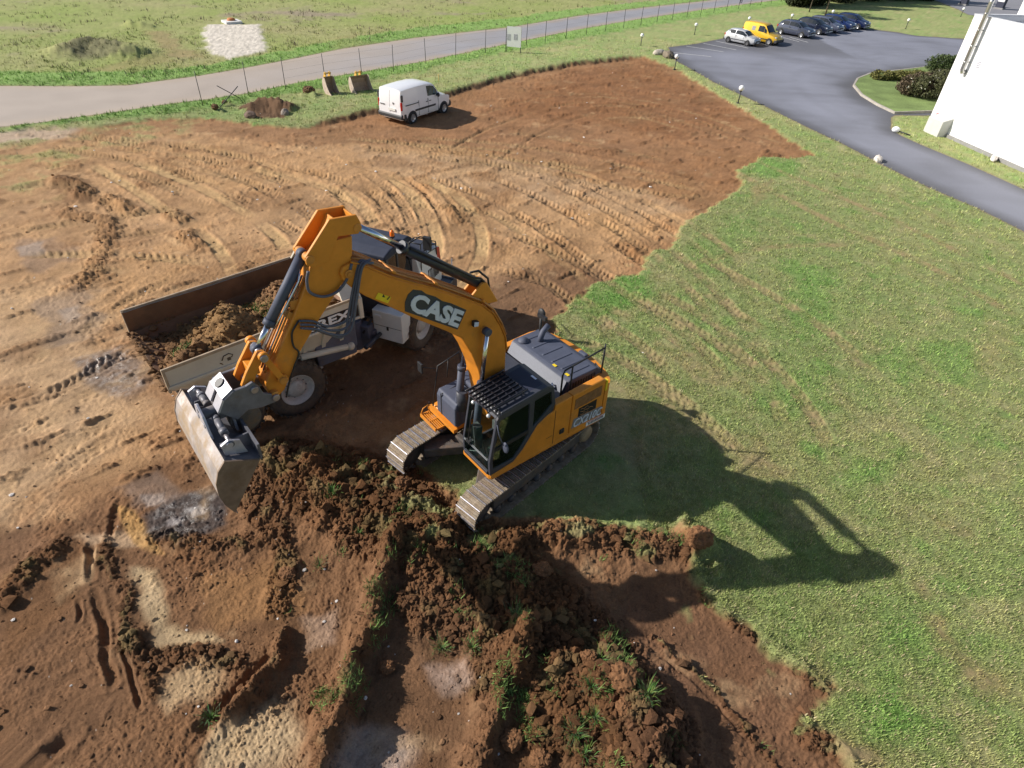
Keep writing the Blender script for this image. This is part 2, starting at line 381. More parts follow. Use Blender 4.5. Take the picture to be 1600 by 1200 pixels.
# colour patches: outline, colour, edge softness, wander of the edge, strength
PATCHES = [
    ([(-400, 240), (60, 205), (420, 205), (660, 232), (1000, 302), (1110, 345), (1040, 372), (890, 470), (760, 470), (560, 420), (440, 420), (190, 505), (262, 705), (150, 735), (0, 860), (-500, 1000)], (.425, .255, .128), 1.6, 1.2, .95),
    ([(-300, 480), (120, 440), (180, 540), (230, 640), (130, 720), (0, 850), (-400, 900)], (.455, .300, .168), 1.6, 1.2, .8),
    ([(560, 235), (800, 250), (1000, 300), (1090, 330), (960, 340), (780, 300), (620, 275)], (.415, .270, .155), .9, 1.0, .75),
    ([(470, 206), (700, 149), (1000, 88), (1290, 243), (1190, 250), (1150, 300), (1010, 268), (820, 222), (650, 222)], (.285, .148, .070), 1.0, 1.2, .9),
    ([(760, 180), (900, 110), (1020, 100), (1160, 185), (1060, 215), (900, 190)], (.235, .112, .050), 1.5, 1.6, .8),
    ([(300, 205), (620, 195), (640, 225), (420, 225)], (.27, .145, .07), .7, .8, .8),
    ([(800, 420), (900, 400), (960, 440), (880, 490), (860, 560), (700, 640), (560, 640), (440, 690), (380, 640), (560, 520)], (.165, .092, .050), .9, .8, .9),
    ([(-300, 960), (150, 790), (260, 720), (410, 690), (640, 700), (760, 820), (1090, 850), (1300, 1090), (1400, 1300), (-300, 1500)], (.172, .090, .045), .6, .7, .95),
    ([(400, 705), (640, 735), (860, 860), (1000, 1110), (960, 1210), (800, 1210), (770, 1000), (640, 880), (430, 790)], (.140, .070, .031), .5, .6, .9),
    ([(1000, 900), (1110, 950), (1290, 1085), (1260, 1150), (1330, 1250), (1000, 1250), (900, 1010)], (.160, .083, .044), .4, .4, .9),
    ([(205, 892), (240, 895), (262, 975), (330, 990), (345, 1005), (245, 1014), (225, 950)], (.50, .37, .215), .22, .3, .8),
    ([(262, 1062), (310, 1035), (345, 1052), (320, 1090), (270, 1110)], (.46, .33, .19), .3, .45, .7), ([(320, 1150), (420, 1085), (465, 1100), (470, 1160), (400, 1220), (320, 1220)], (.50, .375, .225), .45, .6, .75),
    ([(85, 890), (140, 862), (142, 915), (95, 925)], (.50, .34, .19), .2, .3, .8), ([(110, 842), (240, 825), (250, 850), (190, 860), (130, 852)], (.46, .32, .20), .2, .3, .7),
    ([(520, 1200), (560, 1140), (650, 1150), (640, 1230), (520, 1260)], (.40, .30, .23), .3, .4, .7), ([(660, 1040), (730, 1030), (745, 1075), (690, 1085)], (.33, .225, .165), .2, .3, .8), ([(470, 970), (520, 960), (520, 1010), (485, 1020)], (.35, .24, .17), .2, .3, .7),
    ([(180, 790), (215, 795), (260, 870), (205, 850)], (.40, .235, .09), .15, .2, .9), ([(300, 900), (460, 880), (470, 960), (330, 985)], (.30, .16, .07), .4, .4, .7),
    ([(225, 800), (260, 770), (345, 768), (352, 815), (290, 850), (240, 845)], (.060, .050, .048), .25, .45, .9), ([(286, 796), (312, 790), (320, 803), (300, 808)], (.50, .47, .46), .12, .2, .55), ([(262, 812), (285, 808), (282, 822), (266, 822)], (.42, .38, .37), .14, .2, .5), ([(222, 775), (255, 768), (258, 780), (232, 790)], (.52, .46, .42), .12, .2, .7), ([(95, 485), (122, 478), (128, 495), (104, 505)], (.50, .46, .43), .2, .3, .6), ([(28, 385), (66, 375), (70, 395), (36, 400)], (.52, .48, .44), .2, .3, .6), ([(185, 760), (250, 740), (290, 770), (220, 790)], (.22, .16, .125), .25, .4, .6),  # pale spots within the dark wet patch: sky glints painted in as colour
    ([(110, 560), (190, 540), (235, 600), (190, 625), (140, 600)], (.17, .125, .10), .4, .7, .75), ([(20, 380), (90, 365), (120, 410), (60, 430)], (.27, .18, .12), .4, .8, .6), ([(60, 470), (130, 450), (160, 530), (90, 540)], (.28, .20, .14), .4, .9, .7),
    ([(90, 270), (140, 285), (150, 320), (90, 310)], (.21, .115, .055), .4, .6, .85), ([(380, 160), (450, 155), (470, 185), (380, 188)], (.19, .10, .05), .3, .4, .95), ([(0, 900), (110, 850), (130, 930), (0, 1050)], (.19, .095, .042), .4, .5, .7),
    ([(700, 300), (760, 310), (800, 400), (740, 430), (690, 360)], (.28, .16, .075), .6, .7, .6), ([(380, 690), (460, 690), (500, 730), (430, 760), (390, 740)], (.115, .062, .032), .4, .4, .7),
    ([(-200, 200), (0, 190), (140, 190), (110, 215), (0, 225), (-200, 260)], (.50, .40, .30), .8, .8, .7)]
BARE = [([(1425, 908), (1445, 912), (1450, 930), (1430, 925)], .9), ([(1448, 965), (1490, 985), (1515, 1020), (1490, 1015)], 1), ([(1505, 1035), (1530, 1040), (1540, 1070), (1515, 1075)], .9), ([(1450, 812), (1490, 820), (1500, 850), (1470, 840)], .6),
        ([(1130, 700), (1190, 690), (1210, 730), (1160, 740)], .6), ([(1500, 560), (1560, 500), (1580, 560), (1530, 600)], .35), ([(1270, 1140), (1350, 1160), (1370, 1215), (1290, 1210)], .8), ([(1250, 1040), (1290, 1060), (1280, 1080)], .8), ([(1510, 1140), (1535, 1135), (1530, 1160)], .7),
        ([(1160, 300), (1200, 280), (1220, 300), (1180, 320)], .6), ([(880, 600), (1020, 600), (1100, 680), (1000, 720), (900, 680)], .45), ([(1020, 540), (1120, 560), (1180, 620), (1080, 600)], .5), ([(1300, 275), (1450, 330), (1560, 390), (1420, 330)], .35)]
LUSH = [([(900, 470), (960, 430), (1020, 425), (1010, 470), (940, 500)], .9), ([(1150, 275), (1200, 248), (1260, 262), (1240, 280)], .7), ([(1230, 420), (1290, 420), (1290, 520), (1240, 530)], .7), ([(1440, 540), (1520, 530), (1540, 600), (1460, 600)], .6),
        ([(1320, 720), (1400, 710), (1390, 750), (1330, 750)], .8), ([(1390, 990), (1480, 1000), (1500, 1060), (1420, 1070)], .6), ([(1290, 1080), (1390, 1060), (1440, 1140), (1330, 1150)], .9), ([(1360, 560), (1420, 540), (1440, 590), (1380, 600)], .6),
        ([(1180, 620), (1270, 580), (1290, 640), (1220, 680)], .5), ([(1080, 400), (1160, 340), (1180, 380), (1100, 440)], .5)]
VERGE_L = np.vstack([A2(RL), A2([(1300, 2), (1200, 13), (1100, 28), (1000, 46), (900, 62), (790, 84), (700, 102), (600, 124), (500, 142), (380, 162), (320, 172), (240, 182), (150, 192), (60, 199)])])
VERGE_U = np.vstack([A2(RU), A2([(1300, -28), (1200, -15), (1100, -4), (1000, 5), (900, 15), (800, 30), (650, 46), (537, 63), (444, 82), (387, 93), (312, 106), (200, 116), (120, 116), (0, 114), (-200, 126), (-420, 150)])])
LAWN_POND = A2([(1238, -14), (1300, 0), (1360, -4)])
HEAPS = [([(382, 172), (398, 163), (425, 158), (452, 164), (464, 178), (440, 187), (400, 188)], (.125, .072, .040))]
EXC = np.array([-0.306, 11.087])

def terrain(X, Y):
    X = np.asarray(X, np.float64); Y = np.asarray(Y, np.float64)
    R = np.hypot(X, Y)
    n05, n1, n3 = fbm(X * .12, Y * .12, 3, 1), fbm(X * .55, Y * .55, 4, 5), fbm(X * 2.1, Y * 2.1, 4, 9)
    n9 = fbm(X * 7.0, Y * 7.0, 3, 21, .6)
    wx, wy = X + .55 * noise(X * .7, Y * .7, 31) + .18 * noise(X * 2.7, Y * 2.7, 33), Y + .55 * noise(X * .7, Y * .7, 32) + .18 * noise(X * 2.7, Y * 2.7, 34)
    ds = sdf(SOIL, X + .22 * noise(X * 1.4, Y * 1.4, 35) + .08 * noise(X * 5, Y * 5, 37), Y + .22 * noise(X * 1.4, Y * 1.4, 36) + .08 * noise(X * 5, Y * 5, 38))
    far = R > 90
    soil = 1 - sstep(-.12, .12, ds + .22 * n3 * (Y > 9.5))
    droad = np.minimum(sdf(ROAD, X, Y, 4), np.minimum(sdf(YARD, X, Y, 4), sdf(YARD_FAR, X, Y, 4)))
    disl = sdf(ISLAND, X, Y, 3)
    # --- height
    step = sstep(-.10, .16, ds)                                   # the field stands a turf's depth above the stripped soil
    keep = sstep(2.2, 4.0, np.hypot(X - EXC[0], Y - EXC[1]))
    cut = np.zeros(len(X)); idx, d, side, s, L = line_dist(BACK_EDGE, X, Y, 7); cut[idx] = (1 - sstep(.8, 6.5, d)) * sstep(0, 3, np.minimum(s, L - s) + .6)
    Z = (.10 * step + .17 * cut * sstep(-.34, -.06, ds + .12 * n3)) * keep + .05 * n05 + .02 * n1
    Z = Z * sstep(-.2, .8, droad) + .10 * (1 - sstep(-.2, .8, droad)) - .05 * (1 - sstep(-.28, -.04, droad))
    # --- colours
    c = np.empty((len(X), 3)); c[:] = (.30, .165, .08)
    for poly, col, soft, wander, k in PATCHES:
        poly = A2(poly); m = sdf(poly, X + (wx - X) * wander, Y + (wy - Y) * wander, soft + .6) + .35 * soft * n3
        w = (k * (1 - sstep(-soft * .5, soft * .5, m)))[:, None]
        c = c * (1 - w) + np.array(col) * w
    lump = np.clip(.25 + .9 * n1 + .4 * n05, 0, 1) * .55
    ridge_m = np.zeros(len(X)); XW = X + .16 * noise(X * 1.7, Y * 1.7, 401) + .05 * noise(X * 5, Y * 5, 403); YW = Y + .16 * noise(X * 1.7, Y * 1.7, 402) + .05 * noise(X * 5, Y * 5, 404)
    for line, hw, h, lu in RIDGES:
        idx, d, side, s, L = line_dist(line, XW, YW, hw * 3)
        if len(idx) == 0: continue
        rag = 1 + .45 * n1[idx] + .35 * n3[idx]
        prof = np.exp(-(d / hw) ** 2 * (1.1 - .4 * n3[idx])) * sstep(0, .15, np.minimum(s, L - s) / hw + .25)
        Z[idx] += h * prof * rag * np.where(h > 1, 1, 1)
        lump[idx] = np.maximum(lump[idx], lu * sstep(.1, .6, prof)); ridge_m[idx] = np.maximum(ridge_m[idx], prof * (lu > .2))
    for line, hw, dep in DITCHES:
        idx, d, side, s, L = line_dist(line, X + .3 * (XW - X), Y + .3 * (YW - Y), hw * 3.2)
        if len(idx) == 0: continue
        prof = np.exp(-((d + .3 * hw * n3[idx]) / hw) ** 4) * sstep(0, .2, np.minimum(s, L - s) + .05)
        dep = dep * .58; Z[idx] -= dep * prof * np.clip(.75 + .9 * n3[idx] + .5 * n1[idx], .1, 1.3)
        Z[idx] += dep * .22 * np.exp(-((d - 1.7 * hw) / (.6 * hw)) ** 2) * (1 + n9[idx])
    soilr = soil * sstep(-.1, .3, droad)
    # ragged lip of crumbs below the cut turf
    bill = np.abs(fbm(X * 1.9, Y * 1.9, 4, 41, .6)); bill2 = np.abs(noise(X * 6.3, Y * 6.3, 45)); bill3 = np.abs(noise(X * 13, Y * 13, 46))
    near = 1 / (1 + (R / 26) ** 2)
    Z += soilr * (lump * (.21 * (bill - .16) + .10 * (bill2 - .3) + .05 * (bill3 - .3) + .03 * noise(X * 21, Y * 21, 47)) + .012 * n3 + .009 * n9 + .008 * (bill2 - .3) + .010 * (bill3 - .3))
    # long scrapes left by the blade on the bare ground
    sx = X * .75 + Y * .66; sy = -X * .66 + Y * .75
    scr = fbm(sx * .35 + .6 * n1, sy * 2.6, 3, 51); Z += soilr * (1 - lump) * .022 * scr
    tint = 1 + .36 * n1 + .24 * n3 + .16 * n9 + .12 * scr
    brn = (sstep(.02, .42, fbm(X * .33 + 21, Y * .33 - 8, 4, 65) + .30 * n1 + .15 * scr) * .62 * (Y > 9))[:, None]; c = c * (1 - brn) + np.array((.225, .125, .060)) * brn
    red = .09 * n05 + .06 * fbm(X * 1.1 + 40, Y * 1.1, 3, 61)
    c *= np.clip(tint, .45, 1.6)[:, None]; c[:, 0] *= 1 + red * .4; c[:, 2] *= 1 - red
    # damp freshly turned earth on the lumps is darker than dried crust
    damp = np.clip(sstep(.25, .7, lump + .4 * n1) * (.55 + .3 * n3), 0, .6) * sstep(-.15, .2, -ds)
    c = c * (1 - damp[:, None]) + c * np.array((.60, .52, .44)) * damp[:, None]
    # pale dried crust patches
    crust = sstep(.25, .6, fbm(X * .8 + 9, Y * .8 - 4, 4, 71) + .25 * n3) * (1 - lump) * .45
    c = c * (1 - crust[:, None]) + np.array((.470, .320, .175)) * crust[:, None] * np.clip(tint, .6, 1.4)[:, None]
    # clods pushed up and left by tracks and blade: short ragged bars of darker, fresher soil
    qd = .04 + fbm(sx * .55 + .5 * n1, sy * 1.5, 4, 411, .6) + .22 * n3; bar = sstep(.20, .44, qd) * soilr * (1 - .7 * lump) * (Y > 9.5)
    Z += bar * (.05 + .07 * np.abs(noise(X * 5, Y * 5, 415)) + .03 * n9); bk_ = (bar * .55)[:, None]; c = c * (1 - bk_) + c * np.array((.62, .55, .50)) * bk_
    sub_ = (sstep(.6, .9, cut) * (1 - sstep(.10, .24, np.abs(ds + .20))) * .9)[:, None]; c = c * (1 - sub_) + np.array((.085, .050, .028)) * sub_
    # --- tyre tracks
    pressed = np.zeros(len(X))
    for line, wd, dep, pitch, sand in TRACKS:
        hw = wd / 2
        idx, d, side, s, L = line_dist(line, X, Y, hw * 2.4)
        if len(idx) == 0: continue
        dep = dep * .74; brk = np.clip(.74 + 1.1 * noise(s * .45, s * 0 + dep * 900, 81) + .7 * n3[idx] + .5 * n1[idx], .05, 1.1)
        fade = sstep(0, 1.2, np.minimum(s, L - s)) * brk
        inn = 1 - sstep(hw * .8, hw * 1.06, d + .03 * n3[idx]); rim = np.exp(-((d - hw * 1.25) / (.28 * hw)) ** 2)
        z = -dep * inn + dep * .5 * rim * (1 + .8 * n3[idx])
        if pitch:
            ph = (s + d * .75 + .10 * n3[idx] + .05 * n9[idx]) / pitch + (side > 0) * .5
            tri = np.abs((ph % 1) - .5) * 2; lug = sstep(.42, .62, tri) * sstep(.04, .09, d)
            z += inn * (lug - .45) * min(.06, dep * 1.15) * np.clip(1 + 1.2 * n9[idx], .2, 1.8) + rim * .5 * dep * (tri - .5)
            tone = 1 - .16 * inn * (1 - lug)
        else:
            z += inn * .008 * n9[idx]; tone = 1 + .05 * inn
        Z[idx] += z * fade * (.42 + .58 * soilr[idx])
        m = (inn * fade * sand * .8)[:, None]
        c[idx] = c[idx] * (1 - m) + np.array((.45, .300, .145)) * m * np.clip(1 + .2 * n3[idx], .7, 1.3)[:, None]
        c[idx] *= (1 + (tone - 1) * fade)[:, None]
        pressed[idx] = np.maximum(pressed[idx], inn * fade)
    # stones and chalk flecks pressed into the soil
    fl = noise(X * 17, Y * 17, 91); spot = (fl > .93 - .10 * n05) & (soilr > .5) & (R < 45); c[spot] = np.array((.62, .54, .45)) * (.6 + .5 * np.abs(n9[spot]))[:, None]
    # --- grass
    g = np.empty((len(X), 3)); gn = fbm(X * .9, Y * .9, 5, 101, .62); gm = fbm(X * .22 + 5, Y * .22, 3, 107)
    t = np.clip(.5 + .75 * gn + .5 * gm, 0, 1)[:, None]
    g[:] = np.array((.236, .238, .104)) * (1 - t) + np.array((.142, .214, .066)) * t
    dry = sstep(.05, .55, fbm(X * .5 - 30, Y * .5, 4, 111) + .3 * n3)[:, None] * .55
    g = g * (1 - dry) + np.array((.285, .252, .135)) * dry
    g = (g * .87 + np.array((.25, .22, .115)) * .13) * 1.12
    lush = np.zeros(len(X))
    for poly, k in LUSH: lush = np.maximum(lush, k * (1 - sstep(-.5, .5, sdf(A2(poly), wx, wy, 1.5) + .35 * n3)))
    lush = np.maximum(lush, .6 * sstep(.25, .6, fbm(X * .7 + 70, Y * .7, 3, 117)))[:, None]
    g = g * (1 - lush) + np.array((.130, .250, .058)) * lush
    bare = np.zeros(len(X))
    for poly, k in BARE: bare = np.maximum(bare, k * (1 - sstep(-.25, .25, sdf(A2(poly), wx, wy, 1.2) + .25 * n3)))
    bare = np.maximum(bare, .62 * pressed)
    bare = np.clip(bare + .5 * sstep(.35, .75, fbm(X * 1.3 + 11, Y * 1.3, 4, 121)) * (Y < 40), 0, 1)
    bare = np.clip(bare * (1 + .9 * n3 + .5 * n9), 0, 1)
    # the rough field beyond the road
    fieldside = np.zeros(len(X), bool); lu_ = A2(RU); sl = np.interp(X, lu_[:, 0], lu_[:, 1]); fieldside = Y > sl
    fb = fieldside[:, None] * 1.0
    fw_ = np.clip(.5 + .9 * fbm(X * .10 + 3, Y * .10, 4, 131) + .35 * gn, 0, 1)[:, None]
    fcol = np.array((.190, .240, .062)) * (1 - fw_) + np.array((.250, .235, .110)) * fw_
    fpur = sstep(.15, .55, fbm(X * .06 + 8, Y * .10, 4, 137) + .35 * n1)[:, None] * .85
    fcol = fcol * (1 - fpur) + np.array((.225, .180, .135)) * fpur
    g = g * (1 - fb) + fcol * fb
    mnd = A2([(100, 88), (118, 66), (160, 60), (205, 78), (205, 92), (140, 98)]); mm = (1 - sstep(-.8, .8, sdf(mnd, wx, wy, 2)))[:, None] * .7
    g = g * (1 - mm) + np.array((.095, .085, .055)) * mm
    for poly, k in (([(225, 52), (262, 50), (290, 80), (310, 82), (312, 92), (262, 92), (250, 70)], .75), ([(150, 110), (230, 92), (262, 90), (280, 98), (170, 116)], .55), ([(520, 62), (560, 55), (560, 66), (600, 72), (520, 80)], .4), ([(60, 56), (60, 60), (40, 60)], .6)):
        bm_ = k * (1 - sstep(-.5, .6, sdf(A2(poly), wx, wy, 2) + .6 * n1)); bare = np.maximum(bare, bm_ * (1 + .3 * n3))
    vl, vu = sdf(VERGE_L, wx, wy, 2), sdf(VERGE_U, wx, wy, 2)
    verge = np.maximum(1 - sstep(-.3, .3, vl + .3 * n1), 1 - sstep(-.3, .4, vu + .3 * n1)) * (R < 140)
    vv = (verge * .85)[:, None]
    g = g * (1 - vv) + np.array((.160, .265, .070)) * vv * (1 + .25 * n1)[:, None]
    g *= np.clip(1 + .22 * n3 + .18 * n9 + .12 * gn, .5, 1.5)[:, None]
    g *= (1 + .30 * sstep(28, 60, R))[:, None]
    bb = (np.clip(bare, 0, 1) * .75)[:, None]
    g = g * (1 - bb) + np.array((.285, .190, .105)) * bb * np.clip(tint, .6, 1.4)[:, None]
    # a little turf left on the stripped ground near its edges and on the spoil
    left = sstep(.30, .62, fbm(X * 1.5 - 7, Y * 1.5, 4, 141) - .10 + .45 * ridge_m * (Y < 16)) * (Y < 40)
    left = left * np.clip(ridge_m * .22 * (Y < 16) + (ds > -1.6) * .6 + (np.abs(Y - 34 - .4 * X) < 0) * 0, 0, 1)
    stray = A2([(-100, 330), (-60, 215), (140, 196), (300, 190), (300, 225), (160, 240), (90, 300), (20, 330)]); left = np.maximum(left, .75 * (1 - sstep(-.8, .8, sdf(stray, wx, wy, 2))) * sstep(-.1, .4, n1 + .4 * n3))
    grass = np.clip(1 - soil + soil * left * .8, 0, 1)
    for poly, hcol in HEAPS:
        hm = 1 - sstep(-.15, .2, sdf(A2(poly), wx, wy, 2) + .25 * n3); grass *= 1 - hm; lump = np.maximum(lump, hm * .9); w = hm[:, None]; c = c * (1 - w) + np.array(hcol) * np.clip(tint, .6, 1.4)[:, None] * w
        Z += hm * (.22 * (bill - .1) + .08 * (bill2 - .3))
    grass *= 1 - (1 - sstep(-.1, .15, droad))
    gr = sdf(GRAVEL, wx, wy, 2); gv = 1 - sstep(-.3, .3, gr + .3 * n3)
    gc = np.array((.60, .545, .465))[None] * np.clip(1 + .35 * noise(X * 5, Y * 5, 151) + .25 * n3, .45, 1.3)[:, None]
    w = np.clip(grass, 0, 1)[:, None]
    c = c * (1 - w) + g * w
    c = c * (1 - gv[:, None]) + gc * gv[:, None]; Z += gv * .05 * (1 + n9)
    edge = (1 - sstep(-.1, .35, droad)); c = c * (1 - .6 * edge[:, None]) + np.array((.20, .17, .13)) * .6 * edge[:, None]
    Z += grass * (1 - gv) * (.018 * n3 + .014 * n9) * sstep(-.2, .5, droad)
    Z += .22 * verge * grass * (.5 + .5 * n1) * sstep(0, .6, droad) * .4
    gm_ = np.clip(grass * (1 - gv) * (1 - .75 * np.clip(bare, 0, 1)), 0, 1)
    return Z, np.clip(c, .012, .85), gm_, verge * (1 - gv), np.maximum(lump * soilr, lump * (lump > .8) * (grass < .3))

def ground_z(x, y):
    return float(terrain(np.array([x]), np.array([y]))[0][0])

def soil_shader(name, attr=True, base=(.2, .1, .05), rough=.95, bump=.85):
    m = bpy.data.materials.new(name); m.use_nodes = True
    n, l = m.node_tree.nodes, m.node_tree.links; b = n['Principled BSDF']
    b.inputs['Specular IOR Level'].default_value = .18; b.inputs['Roughness'].default_value = rough
    g = n.new('ShaderNodeNewGeometry')
    n1 = n.new('ShaderNodeTexNoise'); n1.inputs['Scale'].default_value = 30; n1.inputs['Detail'].default_value = 9; n1.inputs['Roughness'].default_value = .80
    l.new(g.outputs['Position'], n1.inputs['Vector'])
    mr = n.new('ShaderNodeMapRange'); mr.inputs['From Min'].default_value = .28; mr.inputs['From Max'].default_value = .72; mr.inputs['To Min'].default_value = .62; mr.inputs['To Max'].default_value = 1.40
    l.new(n1.outputs['Fac'], mr.inputs['Value'])
    sc = n.new('ShaderNodeVectorMath'); sc.operation = 'SCALE'; l.new(mr.outputs['Result'], sc.inputs['Scale'])
    if attr:
        a = n.new('ShaderNodeAttribute'); a.attribute_name = 'Col'; l.new(a.outputs['Color'], sc.inputs[0])
        for sock, lo_, hi_ in (('Roughness', rough, .10), ('Specular IOR Level', .18, .6)):
            w = n.new('ShaderNodeMapRange'); w.inputs['To Min'].default_value = lo_; w.inputs['To Max'].default_value = hi_; l.new(a.outputs['Alpha'], w.inputs['Value']); l.new(w.outputs['Result'], b.inputs[sock])
    else:
        n2 = n.new('ShaderNodeTexNoise'); n2.inputs['Scale'].default_value = 2.2; n2.inputs['Detail'].default_value = 5; l.new(g.outputs['Position'], n2.inputs['Vector'])
        mx = n.new('ShaderNodeMix'); mx.data_type = 'RGBA'; l.new(n2.outputs['Fac'], mx.inputs['Factor'])
        mx.inputs['A'].default_value = (*[v * .62 for v in base], 1); mx.inputs['B'].default_value = (*[v * 1.42 for v in base], 1)
        l.new(mx.outputs['Result'], sc.inputs[0])
    l.new(sc.outputs['Vector'], b.inputs['Base Color'])
    bp = n.new('ShaderNodeBump'); bp.inputs['Strength'].default_value = bump; bp.inputs['Distance'].default_value = .03
    l.new(n1.outputs['Fac'], bp.inputs['Height']); l.new(bp.outputs['Normal'], b.inputs['Normal'])
    MATS[name] = m
    return m

def set_col(me, cols, wet=None):
    a = me.color_attributes.new('Col', 'FLOAT_COLOR', 'POINT')
    a.data.foreach_set('color', np.hstack([cols, np.zeros((len(cols), 1)) if wet is None else wet[:, None]]).astype(np.float32).ravel())

def mesh_np(name, v, f, m, smooth=True, cols=None):
    """mesh from arrays; f is (n, 3) or (n, 4)"""
    me = bpy.data.meshes.new(name); k = f.shape[1]
    me.vertices.add(len(v)); me.vertices.foreach_set('co', np.asarray(v, np.float32).ravel())
    me.loops.add(f.size); me.loops.foreach_set('vertex_index', f.astype(np.int32).ravel())
    me.polygons.add(len(f)); me.polygons.foreach_set('loop_start', np.arange(0, f.size, k, dtype=np.int32)); me.polygons.foreach_set('loop_total', np.full(len(f), k, np.int32))
    me.polygons.foreach_set('use_smooth', np.full(len(f), smooth))
    me.update(calc_edges=True)
    if cols is not None: set_col(me, cols)
    me.materials.append(m)
    o = bpy.data.objects.new(name, me); COL.objects.link(o)
    return o

# one sheet, finer underfoot than far off, all the way round and out to the horizon
ang = np.concatenate([np.linspace(-62, 62, 1250), np.linspace(68, 292, 38)[0:]])
th = np.radians(90 - ang)
dep = np.concatenate([np.linspace(82, 76, 6, endpoint=False), np.linspace(76, 4.6, 930, endpoint=False), np.linspace(4.6, .75, 40)])
rr = CAM_H / np.tan(np.radians(dep))
RR, TH = np.meshgrid(rr, th, indexing='ij')
GX, GY = (RR * np.cos(TH)).ravel(), (RR * np.sin(TH)).ravel()
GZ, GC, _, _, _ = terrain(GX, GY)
nr, na = len(rr), len(th)
ii = np.arange(nr - 1)[:, None] * na; jj = np.arange(na)[None]; j2 = (jj + 1) % na
quads = np.stack([ii + jj, ii + j2, ii + na + j2, ii + na + jj], -1).reshape(-1, 4)
ctr = np.full((1, 3), 0.0)
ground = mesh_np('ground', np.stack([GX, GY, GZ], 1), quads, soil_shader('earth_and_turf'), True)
WET = np.zeros(len(GX)); _n = fbm(GX * 1.6, GY * 1.6, 4, 431); _f = fbm(GX * 5, GY * 5, 3, 433)
for _p in ([(235, 800), (262, 775), (345, 770), (352, 815), (290, 848), (240, 842)], [(110, 560), (190, 540), (235, 600), (190, 625), (140, 600)], [(662, 1040), (730, 1030), (745, 1075), (690, 1085)], [(520, 1190), (560, 1150), (640, 1150), (630, 1230)]):
    WET = np.maximum(WET, (1 - sstep(-.2, .2, sdf(A2(_p), GX, GY, 1.5) + .3 * _n)) * sstep(-.15, .25, _f + .3 * _n))
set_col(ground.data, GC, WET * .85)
tag(ground, kind='structure')
# ================================================================== roads, yard, markings
def vcol_mat(name, rough=.85, scale=30, amp=.25, bump=.25):
    m = bpy.data.materials.new(name); m.use_nodes = True
    n, l = m.node_tree.nodes, m.node_tree.links; b = n['Principled BSDF']; b.inputs['Roughness'].default_value = rough; b.inputs['Specular IOR Level'].default_value = .3
    a = n.new('ShaderNodeAttribute'); a.attribute_name = 'Col'; g = n.new('ShaderNodeNewGeometry')
    t = n.new('ShaderNodeTexNoise'); t.inputs['Scale'].default_value = scale; t.inputs['Detail'].default_value = 6; t.inputs['Roughness'].default_value = .7; l.new(g.outputs['Position'], t.inputs['Vector'])
    mr = n.new('ShaderNodeMapRange'); mr.inputs['From Min'].default_value = .3; mr.inputs['From Max'].default_value = .7; mr.inputs['To Min'].default_value = 1 - amp; mr.inputs['To Max'].default_value = 1 + amp; l.new(t.outputs['Fac'], mr.inputs['Value'])
    sc = n.new('ShaderNodeVectorMath'); sc.operation = 'SCALE'; l.new(a.outputs['Color'], sc.inputs[0]); l.new(mr.outputs['Result'], sc.inputs['Scale']); l.new(sc.outputs['Vector'], b.inputs['Base Color'])
    bp = n.new('ShaderNodeBump'); bp.inputs['Strength'].default_value = bump; bp.inputs['Distance'].default_value = .01; l.new(t.outputs['Fac'], bp.inputs['Height']); l.new(bp.outputs['Normal'], b.inputs['Normal'])
    MATS[name] = m
    return m

def sheet(name, poly, z, m, colour, cell=1.0):
    bm = bmesh.new(); vs = [bm.verts.new((p[0], p[1], z)) for p in poly]
    for t in tessellate_polygon([[Vector((p[0], p[1], 0)) for p in poly]]): bm.faces.new([vs[i] for i in t])
    for _ in range(7):
        e = [e for e in bm.edges if e.calc_length() > cell]
        if not e: break
        bmesh.ops.subdivide_edges(bm, edges=e, cuts=1); bmesh.ops.triangulate(bm, faces=bm.faces)
    bmesh.ops.recalc_face_normals(bm, faces=bm.faces)
    if sum(f.normal.z for f in bm.faces) < 0: bmesh.ops.reverse_faces(bm, faces=bm.faces)
    me = bpy.data.meshes.new(name); bm.to_mesh(me); bm.free()
    co = np.zeros(len(me.vertices) * 3); me.vertices.foreach_get('co', co); co = co.reshape(-1, 3)
    set_col(me, colour(co[:, 0], co[:, 1])); me.materials.append(m)
    o = bpy.data.objects.new(name, me); COL.objects.link(o); return tag(o, kind='structure')

asph = vcol_mat('asphalt')
def yard_col(X, Y):
    d = -np.minimum(0, sdf(YARD, X, Y, .1)); di = np.maximum(0, sdf(ISLAND, X, Y, 8)); n = fbm(X * .25, Y * .25, 4, 201); s = fbm(X * .06, Y * .9, 3, 203)
    t = sstep(.0, 1.3, d + .5 * n) * sstep(.1, 2.6, di + .8 * n) * np.clip(.95 + .45 * n + .25 * s, 0, 1); t = t * (1 - .75 * sstep(61.5, 66, Y - .05 * X) * (X < 30))
    t = t * (1 + .16 * noise(di * 1.1, X * .03, 207) + .10 * noise(di * 3.1, X * .05, 208) * (di < 7.5)); t = np.clip(t, 0, 1.2)[:, None]
    return (np.array((.105, .106, .118)) * (1 - t) + np.array((.212, .220, .262)) * t) * (1 + .12 * n)[:, None]
def road_col(X, Y):
    d = -np.minimum(0, sdf(ROAD, X, Y, .1)); n = fbm(X * .4, Y * .4, 4, 211); t = sstep(.1, 1.3, d + .5 * n)[:, None]
    mud = (1 - sstep(-26, -10, X + 3 * n - (Y - 32) * .3))[:, None] * .75
    c = np.array((.36, .30, .25)) * (1 - t) + np.array((.270, .268, .290)) * t
    return (c * (1 - mud) + np.array((.42, .345, .275)) * mud) * (1 + .14 * n)[:, None]
sheet('country_road', ROAD, .100, asph, road_col, .8)
sheet('asphalt_yard', YARD, .104, asph, yard_col, .7)
